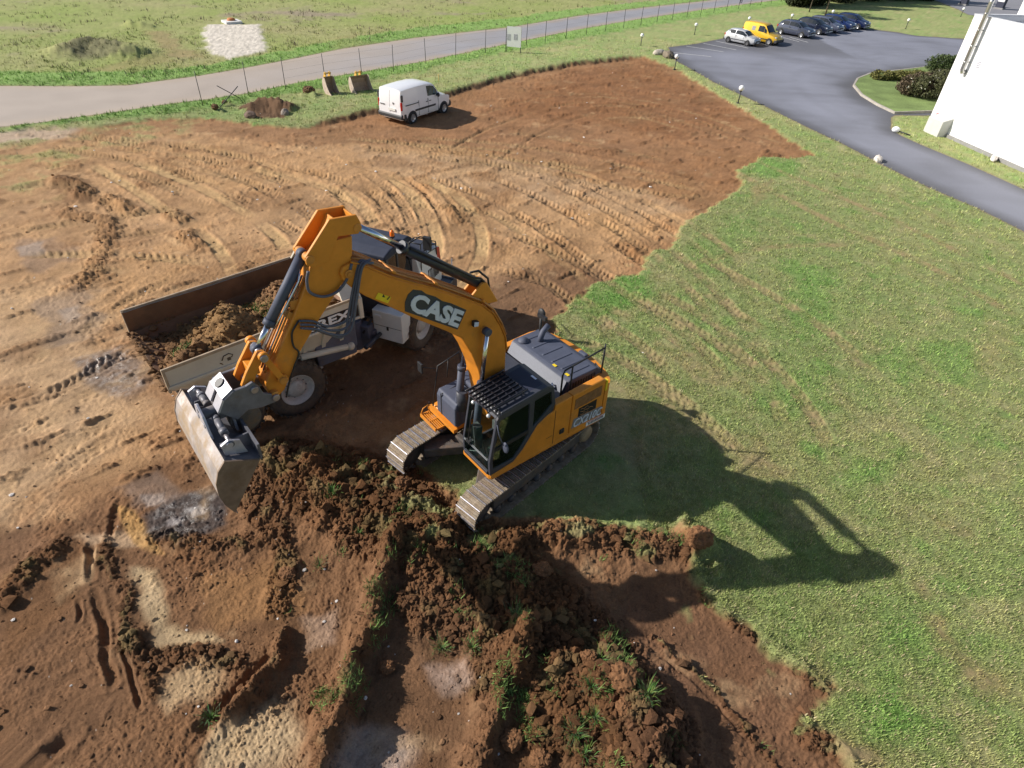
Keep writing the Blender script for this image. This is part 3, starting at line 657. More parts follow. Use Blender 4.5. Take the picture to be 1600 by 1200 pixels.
sheet('asphalt_yard_far', YARD_FAR, .100, asph, lambda X, Y: np.tile((.23, .23, .25), (len(X), 1)) * (1 + .15 * fbm(X * .2, Y * .2, 3, 5))[:, None], 2.5)
# planted island with its kerb
def isl_col(X, Y):
    n = fbm(X * .8, Y * .8, 4, 221)[:, None]; return np.array((.165, .225, .075)) * (1 + .5 * n)
isl = sheet('island_lawn', ISLAND, .235, vcol_mat('island_turf', .95, 14, .4, .6), isl_col, .5)
kerbm = mat('kerb_stone', (.36, .33, .29), .9, var=.25, scale=3, dirt=.25)
k = MB(); ip = [Vector((p[0], p[1], 0)) for p in ISLAND]; cen = sum(ip, Vector()) / len(ip)
outer = [p + (p - cen).normalized() * .16 for p in ip]
n_ = len(ip); vs = []
for p, q in zip(ip, outer): vs += [(p.x, p.y, .0), (p.x, p.y, .245), (q.x, q.y, .245), (q.x, q.y, .0)]
k.add(vs, [(i * 4 + a, i * 4 + a + 1, ((i + 1) % n_) * 4 + a + 1, ((i + 1) % n_) * 4 + a) for i in range(n_) for a in range(3)])
tag(k.build('kerb', kerbm), kind='structure')
# painted bay lines in the yard
bays = MB()
for i, (p, q) in enumerate([((1048, 84), (1111, 90.5)), ((1072, 74), (1130, 83)), ((1098, 69.5), (1150, 80)), ((1118, 66), (1168, 77)), ((1214, 58), (1248, 67)), ((1233, 60), (1262, 68))]):
    a, b = at(*p), at(*q); d = (b - a).normalized(); w = Vector((-d.y, d.x, 0)) * .055
    bays.add([(a + w).to_tuple()[:2] + (.110,), (a - w).to_tuple()[:2] + (.110,), (b - w).to_tuple()[:2] + (.110,), (b + w).to_tuple()[:2] + (.110,)], [(0, 1, 2, 3)])
tag(bays.build('parking_bay_lines', mat('worn_white_paint', (.55, .55, .54), .8, var=.3, scale=8, dirt=.3, dirt_col=(.12, .12, .13))), kind='structure')

# ================================================================== turf, spoil crumbs, stones
def blades(name, x, y, z, size, col, label, per=4, lean=.6, width=.16, spread=.5):
    """tufts of blades as one mesh: every blade a narrow triangle"""
    n = len(x); N = n * per; X = np.repeat(x, per); Y = np.repeat(y, per); Z = np.repeat(z, per); S = np.repeat(size, per) * RNG.uniform(.6, 1.25, N)
    a = RNG.uniform(0, 2 * PI, N); le = RNG.uniform(.15, 1, N) * lean; o = RNG.uniform(0, 1, N) * spread * S; oa = RNG.uniform(0, 2 * PI, N)
    bx_, by_ = X + np.cos(oa) * o, Y + np.sin(oa) * o; ca, sa = np.cos(a), np.sin(a); w = S * width
    p0 = np.stack([bx_ - sa * w, by_ + ca * w, Z - .01], 1); p1 = np.stack([bx_ + sa * w, by_ - ca * w, Z - .01], 1)
    p2 = np.stack([bx_ + ca * le * S, by_ + sa * le * S, Z + S * (1 - .35 * le)], 1)
    v = np.stack([p0, p1, p2], 1).reshape(-1, 3); f = np.arange(N * 3).reshape(-1, 3)
    c = np.repeat(col, per, 0) * RNG.uniform(.75, 1.3, N)[:, None]; c = np.repeat(c, 3, 0); c[2::3] *= 1.15
    o_ = mesh_np(name, v, f, MATS.get('blade') or blade_mat(), False, np.clip(c, .01, .8))
    return tag(o_, label, 'grass', kind='stuff')
def blade_mat():
    m = bpy.data.materials.new('blade'); m.use_nodes = True; n, l = m.node_tree.nodes, m.node_tree.links; b = n['Principled BSDF']
    a = n.new('ShaderNodeAttribute'); a.attribute_name = 'Col'; l.new(a.outputs['Color'], b.inputs['Base Color']); b.inputs['Roughness'].default_value = .7; b.inputs['Specular IOR Level'].default_value = .2
    MATS['blade'] = m; return m

def wedge(n, dmin, dmax, amax=68):
    a = np.radians(90 - RNG.uniform(-amax, amax, n)); d = np.radians(RNG.uniform(dmin, dmax, n)); r = CAM_H / np.tan(d)
    return r * np.cos(a), r * np.sin(a), r
x, y, r = wedge(640000, 9, 76)
z, c, g, vg, lm = terrain(x, y)
kp = (g > .45) & (RNG.uniform(0, 1, len(x)) < g * .95) & ~((np.abs(x + .2) < 3.4) & (np.abs(y - 11.1) < 3.0) & (RNG.uniform(0, 1, len(x)) < .8))
x, y, z, c, r, vg = x[kp], y[kp], z[kp], c[kp], r[kp], vg[kp]
print('turf tufts', len(x))
dist = np.hypot(r, CAM_H)
blades('short_grass', x, y, z, np.clip(.024 + .0018 * dist, .024, .11) * RNG.uniform(.5, 1.5, len(x)), np.where(RNG.uniform(0, 1, (len(x), 1)) < .12, np.array((.36, .31, .18)) * np.clip(c.sum(1, keepdims=True) / .5, .5, 1.1), c * np.array((1.24, 1.25, 1.1)) * RNG.uniform(.8, 1.25, (len(x), 1))), 'short green and straw coloured turf over the field', 3, .8, .13, 1.1)
# coarse weeds of the rough field beyond the road
x, y, r = wedge(60000, 4.0, 17)
z, c, g, vg, lm = terrain(x, y); _l = A2(RU); kp = (y > np.interp(x, _l[:, 0], _l[:, 1]) + 1.5) & (g > .8) & (fbm(x * .25, y * .25, 4, 181) + .3 * noise(x * 1.3, y * 1.3, 182) > .02)
x, y, z, c = x[kp], y[kp], z[kp], c[kp]
blades('field_weeds', x, y, z, RNG.uniform(.10, .30, len(x)), np.where(RNG.uniform(0, 1, (len(x), 1)) < .45, np.array((.21, .165, .115)), c * np.array((.85, .95, .8))) * RNG.uniform(.7, 1.2, (len(x), 1)), 'brownish and green weeds over the rough field beyond the road', 4, .8, .10, .9)
# rank grass along the road
x, y, r = wedge(120000, 5.2, 20)
z, c, g, vg, lm = terrain(x, y); kp = vg * g > .4
x, y, z, c, r = x[kp], y[kp], z[kp], c[kp], r[kp]; print('verge', len(x))
blades('long_verge_grass', x, y, z, RNG.uniform(.08, .22, len(x)), c * np.array((1.1, 1.12, 1)), 'long bright green grass along both edges of the country road', 4, .5, .09, .5)

# lumps of earth
ICO = {}
def ico(sub):
    if sub not in ICO:
        bm = bmesh.new(); bmesh.ops.create_icosphere(bm, subdivisions=sub, radius=1); bm.verts.ensure_lookup_table()
        ICO[sub] = (np.array([v.co[:] for v in bm.verts]), np.array([[v.index for v in f.verts] for f in bm.faces])); bm.free()
    return ICO[sub]
def lumps(name, x, y, z, s, col, m, label, cat, sub=1, rough=.35, flat=.75):
    V, F = ico(sub); n = len(x); k = len(V)
    v = np.empty((n, k, 3)); kinds = []
    for i in range(24):
        q = V * (1 + rough * RNG.normal(0, 1, (k, 1)).clip(-1.5, 1.5)) * np.array((1, RNG.uniform(.6, 1), RNG.uniform(.5, .95) * flat)); a = RNG.uniform(0, 6.28); kinds.append(np.stack([q[:, 0] * math.cos(a) - q[:, 1] * math.sin(a), q[:, 0] * math.sin(a) + q[:, 1] * math.cos(a), q[:, 2]], 1))
    kinds = np.array(kinds)
    v = kinds[RNG.integers(0, 24, n)] * s[:, None, None] + np.stack([x, y, z + s * .25], 1)[:, None, :]
    f = (F[None] + (np.arange(n) * k)[:, None, None]).reshape(-1, 3)
    cc = np.repeat(np.clip(col * RNG.uniform(.7, 1.3, n)[:, None], .01, .9), k, 0)
    return tag(mesh_np(name, v.reshape(-1, 3), f, m, False, cc), label, cat, kind='stuff')
x, y, r = wedge(190000, 17, 78)
z, c, g, vg, lm = terrain(x, y)
pr = np.where(lm > .3, lm ** 1.5 * .85, .10 + .16 * (noise(x * .9, y * .9, 79) > .1)) * (g < .5); kp = RNG.uniform(0, 1, len(x)) < pr
x, y, z, c, lm = x[kp], y[kp], z[kp], c[kp], lm[kp]; print('crumbs', len(x))
s = np.exp(RNG.normal(-4.15, .70, len(x))).clip(.008, .12) * np.where(lm > .3, .75 + .5 * lm, .52)
lumps('earth_crumbs', x, y, z, s, c * .95, MATS['earth_and_turf'], 'brown crumbs of turned earth over the spoil and bare ground', 'soil', 1)
x, y, r = wedge(6000, 11, 75)
z, c, g, vg, lm = terrain(x, y); kp = (g < .4) & (lm > -1) & (sdf(ROAD, x, y, 2) > .5) & (sdf(YARD, x, y, 2) > .5) & (RNG.uniform(0, 1, len(x)) < (.05 + .22 * (noise(x * .4, y * .4, 77) > .2)) * np.where(r < 14, .35, 1))
x, y, z, c, r = x[kp], y[kp], z[kp], c[kp], r[kp]
lumps('pale_stones', x, y, z, (np.exp(RNG.normal(-4.2, .5, len(x))).clip(.007, .04) * (1 + r / 22)), np.tile((.60, .56, .52), (len(x), 1)), MATS['earth_and_turf'], 'small whitish stones scattered over the stripped ground', 'stones', 1, .2)
# torn turf standing in the spoil
x, y, r = wedge(42000, 28, 76)
z, c, g, vg, lm = terrain(x, y); m_ = (lm > .30) & (fbm(x * 1.1 + 3, y * 1.1, 3, 171) + .35 * noise(x * 3, y * 3, 172) > .28) & (y < 13.5) & (x > -4.2)
x, y, z = x[m_], y[m_], z[m_]; print('sod', len(x))
blades('torn_turf', x, y, z, RNG.uniform(.07, .17, len(x)), np.tile((.125, .205, .055), (len(x), 1)) * RNG.uniform(.6, 1.5, (len(x), 1)), 'torn green turf lying in the heap of dark spoil', 8, 1.0, .042, .9)

# the biggest clods and tufts, one by one
def clod(px, py, s, label, name='earth_clod', cat='clod', col=None):
    p = at(px, py); zz = ground_z(p.x, p.y); V, F = ico(4)
    q = V.copy(); sc = RNG.uniform(0, 100)
    d = 1 + .38 * fbm(q[:, 0] * 1.3 + sc, q[:, 1] * 1.3 + q[:, 2] * 1.7, 4, 61) + .24 * np.abs(noise(q[:, 0] * 3.4 + sc, q[:, 1] * 3.4 - q[:, 2] * 2.9, 5)) + .10 * noise(q[:, 0] * 8 + sc, q[:, 2] * 8 + q[:, 1] * 5, 6)
    q = q * d[:, None] * np.array((1, RNG.uniform(.75, 1), RNG.uniform(.65, .85))) * s
    o = mesh_np(name, q, F, MATS['earth_and_turf'], False, np.tile(col or (.19, .095, .045), (len(q), 1)) * (1 + .25 * noise(V[:, 0] * 3 + sc, V[:, 1] * 3, 9))[:, None])
    o.location = (p.x, p.y, zz + s * .35); return tag(o, label, cat, 'big clods on the spoil')
for a in [(962, 1098, .23, 'largest rounded brown clod in the grassy spoil at the bottom'), (966, 1137, .15, 'brown clod just below the largest clod, beside a lone grass tuft'), (913, 1055, .14, 'small clod in front of the topmost bright grass tuft'),
          (845, 905, .21, 'blocky clod on the crest of the heap, in the boom shadow'), (605, 1045, .13, 'single clod on the flat floor left of the grassy spoil'), (450, 900, .16, 'dark clod on the bare floor beyond the ditch ridge'),
          (630, 768, .17, 'pale brown clod on the heap between the two crawler tracks'), (800, 1160, .19, 'clod left of the long grass tuft by the bottom edge'), (845, 1190, .17, 'clod at the very bottom edge under the long tuft'),
          (1082, 870, .26, 'red brown block of earth at the end of the cut, beside the lawn')]: clod(*a)
for a in [(352, 165, .17, 'small dark clod at the foot of the leaning stakes'), (338, 176, .2, 'brown clod lying left of the leaning stakes'), (484, 151, .36, 'lone brown heap of earth left of the narrow bucket')]: clod(*a, name='earth_clod', col=(.17, .10, .055))
def tuft(px, py, n, h, label, col=(.120, .190, .060)):
    p = at(px, py); zz = ground_z(p.x, p.y); m = MB(); cols = []
    for i in range(n):
        a = random.uniform(0, 2 * PI); r = abs(random.gauss(0, .10)); L = h * random.uniform(.55, 1.2); le = random.uniform(.15, .9) * L; aw = a + random.uniform(-.5, .5)
        b = Vector((math.cos(a) * r, math.sin(a) * r, -.03)); w = Vector((-math.sin(aw), math.cos(aw), 0)) * .0048
        mid = b + Vector((math.cos(aw) * le * .35, math.sin(aw) * le * .35, L * .62)); tip = b + Vector((math.cos(aw) * le, math.sin(aw) * le, L * .8))
        m.add([b - w, b + w, mid + w * .7, mid - w * .7, tip], [(0, 1, 2, 3), (3, 2, 4)])
        cv = [v * random.uniform(.6, 1.5) for v in col]; cols += [cv] * 5
    o = m.build('grass_tuft', MATS['blade'], recalc=False); set_col(o.data, np.array(cols)); o.location = (p.x, p.y, zz + .03)
    return tag(o, label, 'grass tuft', 'grass tufts on the spoil')
for a in [(930, 1058, 90, .22, 'bright grass tuft above the largest clod'), (915, 1105, 110, .25, 'wide grass tuft left of the largest clod'), (924, 1140, 120, .24, 'grass tuft below the largest clod, on the heap edge'), (996, 1125, 90, .24, 'lone grass tuft on the right foot of the grassy spoil'),
          (893, 1160, 120, .30, 'tall dark green tuft by the bottom edge'), (805, 988, 110, .24, 'dark tuft in the boom shadow on the crest of the heap'), (328, 1120, 80, .24, 'single tuft hanging over the shaded ditch'), (690, 1015, 90, .22, 'left tuft of the row along the flat floor'), (738, 1022, 80, .2, 'right tuft of the row along the flat floor'),
          (525, 795, 90, .2, 'long tuft on the heap right of the bucket'), (500, 885, 60, .17, 'small tuft on the slope below the bucket'), (910, 1190, 60, .2, 'small tuft cut by the bottom edge')]: tuft(*a)
# ================================================================== materials of the machines
ORANGE = mat('machine_orange', (.62, .228, .024), .45, var=.15, scale=2.2, dirt=.34, dirt_col=(.33, .17, .06), spec=.4)
ORANGE_DIRTY = mat('dirty_orange', (.52, .205, .03), .6, var=.2, scale=4, dirt=.55, dirt_col=(.20, .115, .06))
GREY = mat('machine_grey', (.074, .083, .118), .6, var=.14, scale=3, spec=.3, dirt=.16, dirt_col=(.20, .16, .12))
DARK = mat('dark_grey_paint', (.045, .048, .062), .42, var=.15, scale=4, dirt=.1)
BLACK = mat('black_rubber', (.018, .018, .020), .6, var=.2, scale=8, dirt=.12, dirt_col=(.12, .08, .05))
STEEL = mat('worn_steel', (.34, .32, .34), .42, .75, var=.3, scale=7, dirt=.35, dirt_col=(.16, .11, .08))
BRIGHT = mat('polished_steel', (.66, .67, .72), .16, 1.0, var=.08, scale=4)
GROUSER = mat('grouser_steel', (.58, .56, .60), .35, .8, var=.3, scale=12, dirt=.3, dirt_col=(.20, .13, .08))
TRACKMUD = mat('muddy_track_plate', (.26, .21, .155), .75, .1, var=.35, scale=9, dirt=.6, dirt_col=(.19, .125, .065), bump=.6)
MUDDY = mat('muddy_dark_steel', (.085, .075, .07), .7, .2, var=.3, scale=5, dirt=.6, dirt_col=(.165, .10, .055), bump=.4)
BUCKETM = mat('scoured_bucket_steel', (.36, .32, .31), .55, .2, var=.35, scale=3.2, dirt=.78, dirt_col=(.30, .205, .11))
BUCKETSIDE = mat('earthy_bucket_side', (.21, .15, .11), .65, .2, var=.3, scale=3.5, dirt=.55, dirt_col=(.145, .088, .045))
COUPLER = mat('coupler_grey', (.135, .135, .155), .5, .2, var=.3, scale=5, dirt=.4, dirt_col=(.16, .11, .075))
HOSE = mat('grey_hose', (.085, .09, .125), .5, var=.2, scale=9, dirt=.2)
WHITE = mat('white_paint', (.78, .78, .78), .4, var=.04, scale=3)
SILVER = mat('silver_lettering', (.60, .63, .70), .5, .0, var=.12, scale=5)
YELLOWD = mat('yellow_decal', (.75, .55, .02), .5)
BLACKD = mat('black_decal', (.012, .012, .014), .45)
REDD = mat('red_decal', (.42, .02, .02), .45)
CABGLASS = glass('cab_glass', (.80, .95, .90), .04)
MIRROR = mat('mirror_face', (.6, .62, .66), .05, 1.0)

D = math.degrees
ex_yaw, tr_yaw = 3.84387, 3.99033
exc = empty('excavator', (EXC[0], EXC[1], 0), ex_yaw, 'orange tracked excavator with black cab, its arm folded over the dump truck', 'excavator')
V3 = lambda x, z, y=0: Vector((x, y, z))

# ---- undercarriage, turned a little against the house
uc = MB()
uc.bx(-.85, .85, -.62, .62, .42, .82)
for sx in (-1, 1):
    for sy in (-1, 1): uc.box((sx * 1.02, sy * .72, .55), (1.1, .5, .26), Matrix.Rotation(sx * sy * rad(38), 3, 'Z'))
uc.cyl((0, 0, .8), (0, 0, 1.05), .66, n=32)
und = uc.build('undercarriage', MUDDY, exc, bevel=.03, rot=(0, 0, tr_yaw - ex_yaw))
def track_path(t, L=1.80, r=.40, cz=.46):
    """point and heading at fraction t round the crawler"""
    tot = 4 * L + 2 * PI * r; s = (t % 1) * tot
    if s < 2 * L: return Vector((-L + s, cz - r)), 0.0
    s -= 2 * L
    if s < PI * r: a = s / r; return Vector((L + r * math.sin(a), cz - r * math.cos(a))), a
    s -= PI * r
    if s < 2 * L: u = s / (2 * L); return Vector((L - s, cz + r - .035 * math.sin(PI * u))), PI
    s -= 2 * L; a = PI + s / r; return Vector((-L + r * math.sin(a), cz - r * math.cos(a))), a
for sy in (-1, 1):
    y0 = sy * 1.195
    shoes, gr = MB(), MB(); N = 54
    for i in range(N):
        p, a = track_path(i / N); rot = Matrix.Rotation(-a, 3, 'Y'); c = Vector((p.x, y0, p.y))
        shoes.box(c, (.178, .60, .025), rot)
        shoes.box(c + rot @ Vector((0, 0, .04)), (.10, .16, .06), rot)
        for dx in (-.02, .05): shoes.box(c + rot @ Vector((dx, 0, -.020)), (.014, .594, .024), rot)
        gr.box(c + rot @ Vector((-.078, 0, -.028)), (.020, .598, .040), rot)
    tk = shoes.build('crawler_track', TRACKMUD, exc, rot=(0, 0, tr_yaw - ex_yaw))
    gr.build('grouser_bars', GROUSER, tk)
    fr = MB(); fr.prism([(-1.62, .30), (1.5, .30), (1.5, .62), (1.1, .72), (-1.2, .72), (-1.62, .6)], y0 - .17, y0 + .17)
    fr.build('track_frame', MUDDY, tk, bevel=.025)
    sp = MB(); sp.lathe([(.0, -.05), (.30, -.05), (.33, -.03), (.33, .03), (.30, .05), (0, .05)], (-1.80, y0, .46), n=26)
    for k in range(19):
        q = 2 * PI * k / 19; sp.box((-1.80 + .345 * math.cos(q), y0, .46 + .345 * math.sin(q)), (.05, .06, .05), Matrix.Rotation(-q, 3, 'Y'))
    sp.lathe([(0, -.24), (.20, -.24), (.24, -.19), (.24, .19), (.20, .24), (0, .24)], (-1.80, y0, .46), n=22)
    sp.build('sprocket', mat('dusty_sprocket', (.30, .22, .13), .8, var=.3, scale=6, dirt=.5), tk)
    idl = MB(); idl.lathe([(0, -.09), (.1, -.12), (.33, -.06), (.365, -.05), (.365, .05), (.33, .06), (.1, .12), (0, .09)], (1.80, y0, .46), n=26); idl.build('idler', MUDDY, tk)
    for k in range(7):
        x = -1.35 + k * .45; ro = MB(); ro.lathe([(0, -.2), (.07, -.2), (.10, -.17), (.10, -.08), (.08, -.06), (.08, .06), (.10, .08), (.10, .17), (.07, .2), (0, .2)], (x, y0, .19), n=14); ro.build('roller', MUDDY, tk)

# ---- house
dk = MB()
dk.prism([(1.26, .36), (1.26, 1.33), (1.20, 1.39), (-2.10, 1.39), (-2.1, -1.39), (.95, -1.39), (.95, -.36), (.55, -.36), (.55, .36)], 1.06, 1.20, 'z')
dk.bx(.2, .98, -1.08, -.30, 1.2, 1.26)
dk.build('house_frame', ORANGE, exc, bevel=.03)
db = MB(); db.bx(-2.05, -.56, -1.1, 1.14, 1.2, 1.98); db.bx(-.56, .15, -1.2, -.36, 1.2, 1.86); db.bx(-1.12, -.52, .3, 1.16, 1.98, 2.08); db.bx(-1.12, -.3, -1.2, .3, 1.98, 2.04)
db.build('machinery_deck', DARK, exc, bevel=.02)
# left side: orange doors with the sloping front edge
side = [(1.24, 1.10), (1.24, 1.22), (.62, 1.27), (.36, 1.50), (-.02, 2.02), (-.30, 2.16), (-.50, 2.19), (-.52, 2.34), (-1.02, 2.36)]
lp = MB(); lp.prism(side + [(-1.02, 1.10)], 1.20, 1.385); lp.build('front_side_panel', ORANGE, exc, bevel=.02)
ld = MB(); ld.prism([(-1.04, 1.10), (-1.04, 2.36), (-2.02, 2.38), (-2.10, 2.32), (-2.10, 1.10)], 1.19, 1.385); ldo = ld.build('engine_door', ORANGE, exc, bevel=.03)
gl = MB(); gl.prism([(-1.13, 1.90), (-1.13, 2.20), (-1.98, 2.22), (-1.98, 1.92)], 1.383, 1.392); gl.build('air_grille', mat('dusty_grille', (.22, .10, .03), .85, var=.35, scale=14, dirt=.45, dirt_col=(.15, .09, .05), bump=.5), ldo)
sm = MB(); sm.prism([(-.53, 1.12), (-.53, 2.18), (-.542, 2.18), (-.542, 1.12)], 1.384, 1.390); sm.bx(-.50, -.32, 1.384, 1.39, 1.44, 1.448); sm.build('door_seam', BLACKD, exc)
lt = MB(); lt.bx(-.86, -.72, 1.38, 1.41, 1.36, 1.50); lt.build('door_latch', BLACK, exc, bevel=.015)
# writing on the side
pl = MB(); pl.prism([(-1.10, 1.32), (-1.15, 1.60), (-2.07, 1.55), (-2.06, 1.27)], 1.387, 1.391); pl.build('model_badge', mat('badge_grey', (.24, .22, .20), .5), exc)
text_mesh('CX210C', (-1.13, 1.395, 1.34), (-2.05, 1.395, 1.29), (-1.18, 1.395, 1.57), SILVER, exc, thick=.012, bold=.008)
bk = MB(); bk.prism([(-1.28, 1.60), (-1.28, 1.86), (-1.86, 1.86), (-1.86, 1.58)], 1.386, 1.3905); bko = bk.build('dealer_plate', BLACKD, exc)
sc = MB()
for i in range(3):
    zz = 1.80 - .08 * i; sc.tube([(-1.34 - .05 * j, 1.393, zz + .022 * math.sin(j * 2.1 + i)) for j in range(6 + 3 * (i == 1))], .008, 4)
sc.build('dealer_script', mat('orange_script', (.45, .22, .08), .6), bko)
ws = MB(); ws.prism([(-1.60, 1.13), (-1.60, 1.255), (-2.24, 1.225), (-2.24, 1.10)], 1.3915, 1.396); wso = ws.build('dealer_strip', WHITE, exc)
r_ = MB(); r_.prism([(-1.64, 1.225), (-1.64, 1.243), (-2.2, 1.212), (-2.2, 1.195)], 1.3965, 1.398); r_.build('red_line', REDD, wso)
bkx = MB()
for i in range(11): bkx.bx(-1.67 - .048 * i, -1.70 - .048 * i, 1.3965, 1.398, 1.150 - .002 * i, 1.212 - .002 * i - .012 * (i % 3 == 1))
bkx.build('dark_lettering', BLACKD, wso)
# right side, counterweight
rp = MB(); rp.prism([(.95, 1.10), (.95, 1.20), (.30, 1.30), (.15, 1.9), (-.4, 2.10), (-2.10, 2.16), (-2.10, 1.10)], -1.385, -1.20); rp.build('right_side_panel', ORANGE, exc, bevel=.03)
cw = MB(); arc = [(-2.10 - .56 * math.cos(a) ** .8 if abs(a) < PI / 2 else -2.10, 1.385 * math.sin(a)) for a in np.linspace(-PI / 2 + .02, PI / 2 - .02, 19)]
cw.prism([(-2.105, -1.385)] + arc + [(-2.105, 1.385)], 1.12, 2.14, 'z'); cw.build('counterweight', ORANGE, exc, bevel=.06, seg=3)
cs = MB(); cs.bx(-2.16, -2.10, 1.30, 1.394, 2.0, 2.3); cs.build('yellow_warning_strip', YELLOWD, exc)
# engine hood
hd = MB(); hd.prism([(-1.16, 2.04), (-1.30, 2.33), (-1.40, 2.36), (-2.22, 2.34), (-2.36, 2.28), (-2.42, 2.04)], -1.14, .94)
hood = hd.build('engine_hood', GREY, exc, bevel=.05, seg=3)
rb = MB()
for yy in (-.92, -.56, -.2, .14, .48, .74): rb.prism([(-1.46, 2.345), (-1.5, 2.372), (-2.12, 2.357), (-2.16, 2.335)], yy - .03, yy + .03)
rb.build('hood_rib', GREY, hood, bevel=.015)
hl = MB(); hl.prism([(-1.13, 2.06), (-1.27, 2.335), (-1.285, 2.34), (-1.145, 2.05)], -1.10, .90); hl.build('front_grille', mat('silver_mesh', (.17, .18, .21), .5, .3, var=.08, scale=22), hood)
hs = MB()
for i in range(9): hs.bx(-1.45 - .085 * i, -1.49 - .085 * i, .935, .95, 2.10, 2.24)
hs.build('hood_vent', BLACKD, hood)
for q in ((-1.44, .30), (-1.44, .74)):
    s_ = MB(); s_.box((q[0], q[1], 2.372), (.07, .11, .006)); s_.build('warning_sticker', YELLOWD, hood)
wl = MB(); wl.bx(-2.05, -1.06, .95, 1.19, 2.0, 2.06); wl.build('walkway', DARK, exc)
eh = MB(); eh.tube([(-1.84, -.70, 2.30), (-1.86, -.70, 2.46), (-1.94, -.72, 2.58), (-2.12, -.74, 2.68)], .075, 14); eh.build('exhaust_pipe', GREY, exc)
ai = MB(); ai.tube([(-1.48, -.92, 2.1), (-1.48, -.92, 2.36)], .06, 12); ai.lathe([(0, .30), (.13, .28), (.14, .22), (.10, .16), (0, .16)], (-1.48, -.92, 2.12), 'z', 16); ai.build('air_intake', GREY, exc)
ck = MB(); ck.bx(-2.52, -2.40, .10, .36, 2.1, 2.28); ck.build('lifting_lug', GREY, exc, bevel=.03)
lk = MB(); lk.tube([(-1.16, .58, 2.06), (-1.10, .62, 2.18), (-1.06, .70, 2.10), (-1.08, .74, 2.04)], .028, 8); lk.bx(-1.14, -1.04, .56, .70, 2.06, 2.12); lk.build('hood_latch', BRIGHT, exc)
# rails
hr = MB(); z0, z1 = 2.08, 2.92
hr.tube([(-.92, 1.10, 2.0), (-.92, 1.10, 2.80), (-.98, 1.10, z1), (-2.30, 1.02, z1 + .02)], .022, 8); hr.tube([(-1.22, 1.09, 2.05), (-1.22, 1.09, z1)], .02, 8)
hr.tube([(-2.30, 1.02, 2.2), (-2.30, 1.02, z1 + .12)], .022, 8); hr.tube([(-2.22, 1.04, 2.36), (-2.30, .8, 2.36), (-2.34, .8, 2.2)], .018, 6); hr.build('handrail', BLACK, exc)
h2 = MB(); h2.tube([(.98, -1.30, 1.22), (.80, -1.30, 2.35), (.2, -1.30, 2.5), (.1, -1.30, 1.86)], .02, 8); h2.tube([(.55, -1.30, 1.9), (.5, -1.30, 2.42)], .018, 8); h2.build('handrail', BLACK, exc)
mr = MB(); mr.tube([(-2.15, -1.05, 2.10), (-2.17, -1.08, 2.70)], .035, 8); mr.sphere((-2.20, -1.10, 2.82), .13, 14, 8, (.5, 1, 1)); mr.box((-2.12, -.98, 2.80), (.08, .30, .10)); mr.build('rear_mirror', BLACK, exc)
m2 = MB(); m2.tube([(.86, -1.30, 2.30), (1.10, -1.42, 2.36), (1.14, -1.5, 2.36)], .015, 6); m2.box((1.14, -1.52, 2.32), (.05, .18, .26)); m2.build('side_mirror', BLACK, exc, bevel=.01)
# front right: toolbox, step, light
tb = MB(); tb.prism([(.40, 1.26), (1.02, 1.26), (1.02, 1.80), (.96, 1.93), (.40, 1.95)], -1.06, -.28); tbo = tb.build('toolbox', GREY, exc, bevel=.04, seg=3)
lb = MB(); lb.box((1.021, -.86, 1.60), (.012, .03, .62)); lb.tube([(1.0, -.86, 1.9), (.4, -.86, 1.97)], .012, 6); lb.build('toolbox_strap', BLACK, tbo)
st = MB()
for i in range(5): st.bx(1.06 + .05 * i, 1.08 + .05 * i, -1.38, -.72, 1.0, 1.035)
for yy in (-1.38, -1.05, -.72): st.bx(1.03, 1.30, yy - .015, yy + .015, .99, 1.04)
st.bx(1.28, 1.31, -1.39, -.71, .97, 1.06); st.tube([(1.05, -1.38, 1.04), (1.05, -1.42, 1.20), (1.2, -1.42, 1.15), (1.28, -1.39, 1.04)], .016, 6); st.bx(.95, 1.06, -1.42, -.3, 1.08, 1.18); st.build('boarding_step', ORANGE, exc)
tk = MB(); tk.bx(-.50, .34, -1.18, -.40, 1.22, 1.98); tk.build('hydraulic_tank', GREY, exc, bevel=.05)
cb_ = MB(); cb_.cyl((.80, -.30, 1.75), (.80, -.30, 2.28), .14, n=14); cb_.build('swing_light', DARK, exc)

# ---- cab
cab = MB()
YL, YR = 1.37, .37
A0, A1, T0, T1, RB = (1.26, 1.20), (1.27, 1.62), (1.08, 2.70), (1.0, 2.83), (-.50, 2.36)
outl = [(1.25, 1.20), (1.27, 1.62), (1.10, 2.72), (1.02, 2.84), (-.26, 2.96), (-.42, 2.90), (-.52, 2.40), (-.46, 2.20), (-.16, 2.06), (.30, 1.42), (.55, 1.20)]
h1 = [(1.17, 1.36), (1.19, 1.62), (1.02, 2.68), (.24, 2.76), (.22, 1.86), (.44, 1.56), (.62, 1.36)]
h2_ = [(.10, 2.76), (-.36, 2.80), (-.42, 2.42), (-.16, 2.20), (.10, 2.02)]
cab.prism(outl, YL - .07, YL, holes=[h1, h2_])
o2 = [(1.25, 1.20), (1.27, 1.62), (1.10, 2.72), (1.02, 2.84), (-.26, 2.96), (-.42, 2.90), (-.52, 2.40), (-.52, 1.20)]
cab.prism(o2, YR, YR + .06, holes=[[(1.14, 1.45), (1.16, 1.62), (1.02, 2.66), (.3, 2.74), (.3, 1.45)], [(.15, 2.74), (-.36, 2.78), (-.42, 2.3), (.15, 1.9)]])
cab.prism([(1.02, 2.80), (.98, 2.88), (-.24, 2.99), (-.40, 2.93), (-.40, 2.86), (-.24, 2.90)], YR + .01, YL - .01)          # roof
cab.prism([(1.28, 1.20), (1.29, 1.30), (1.22, 1.30), (1.22, 1.20)], YR + .06, YL - .07)
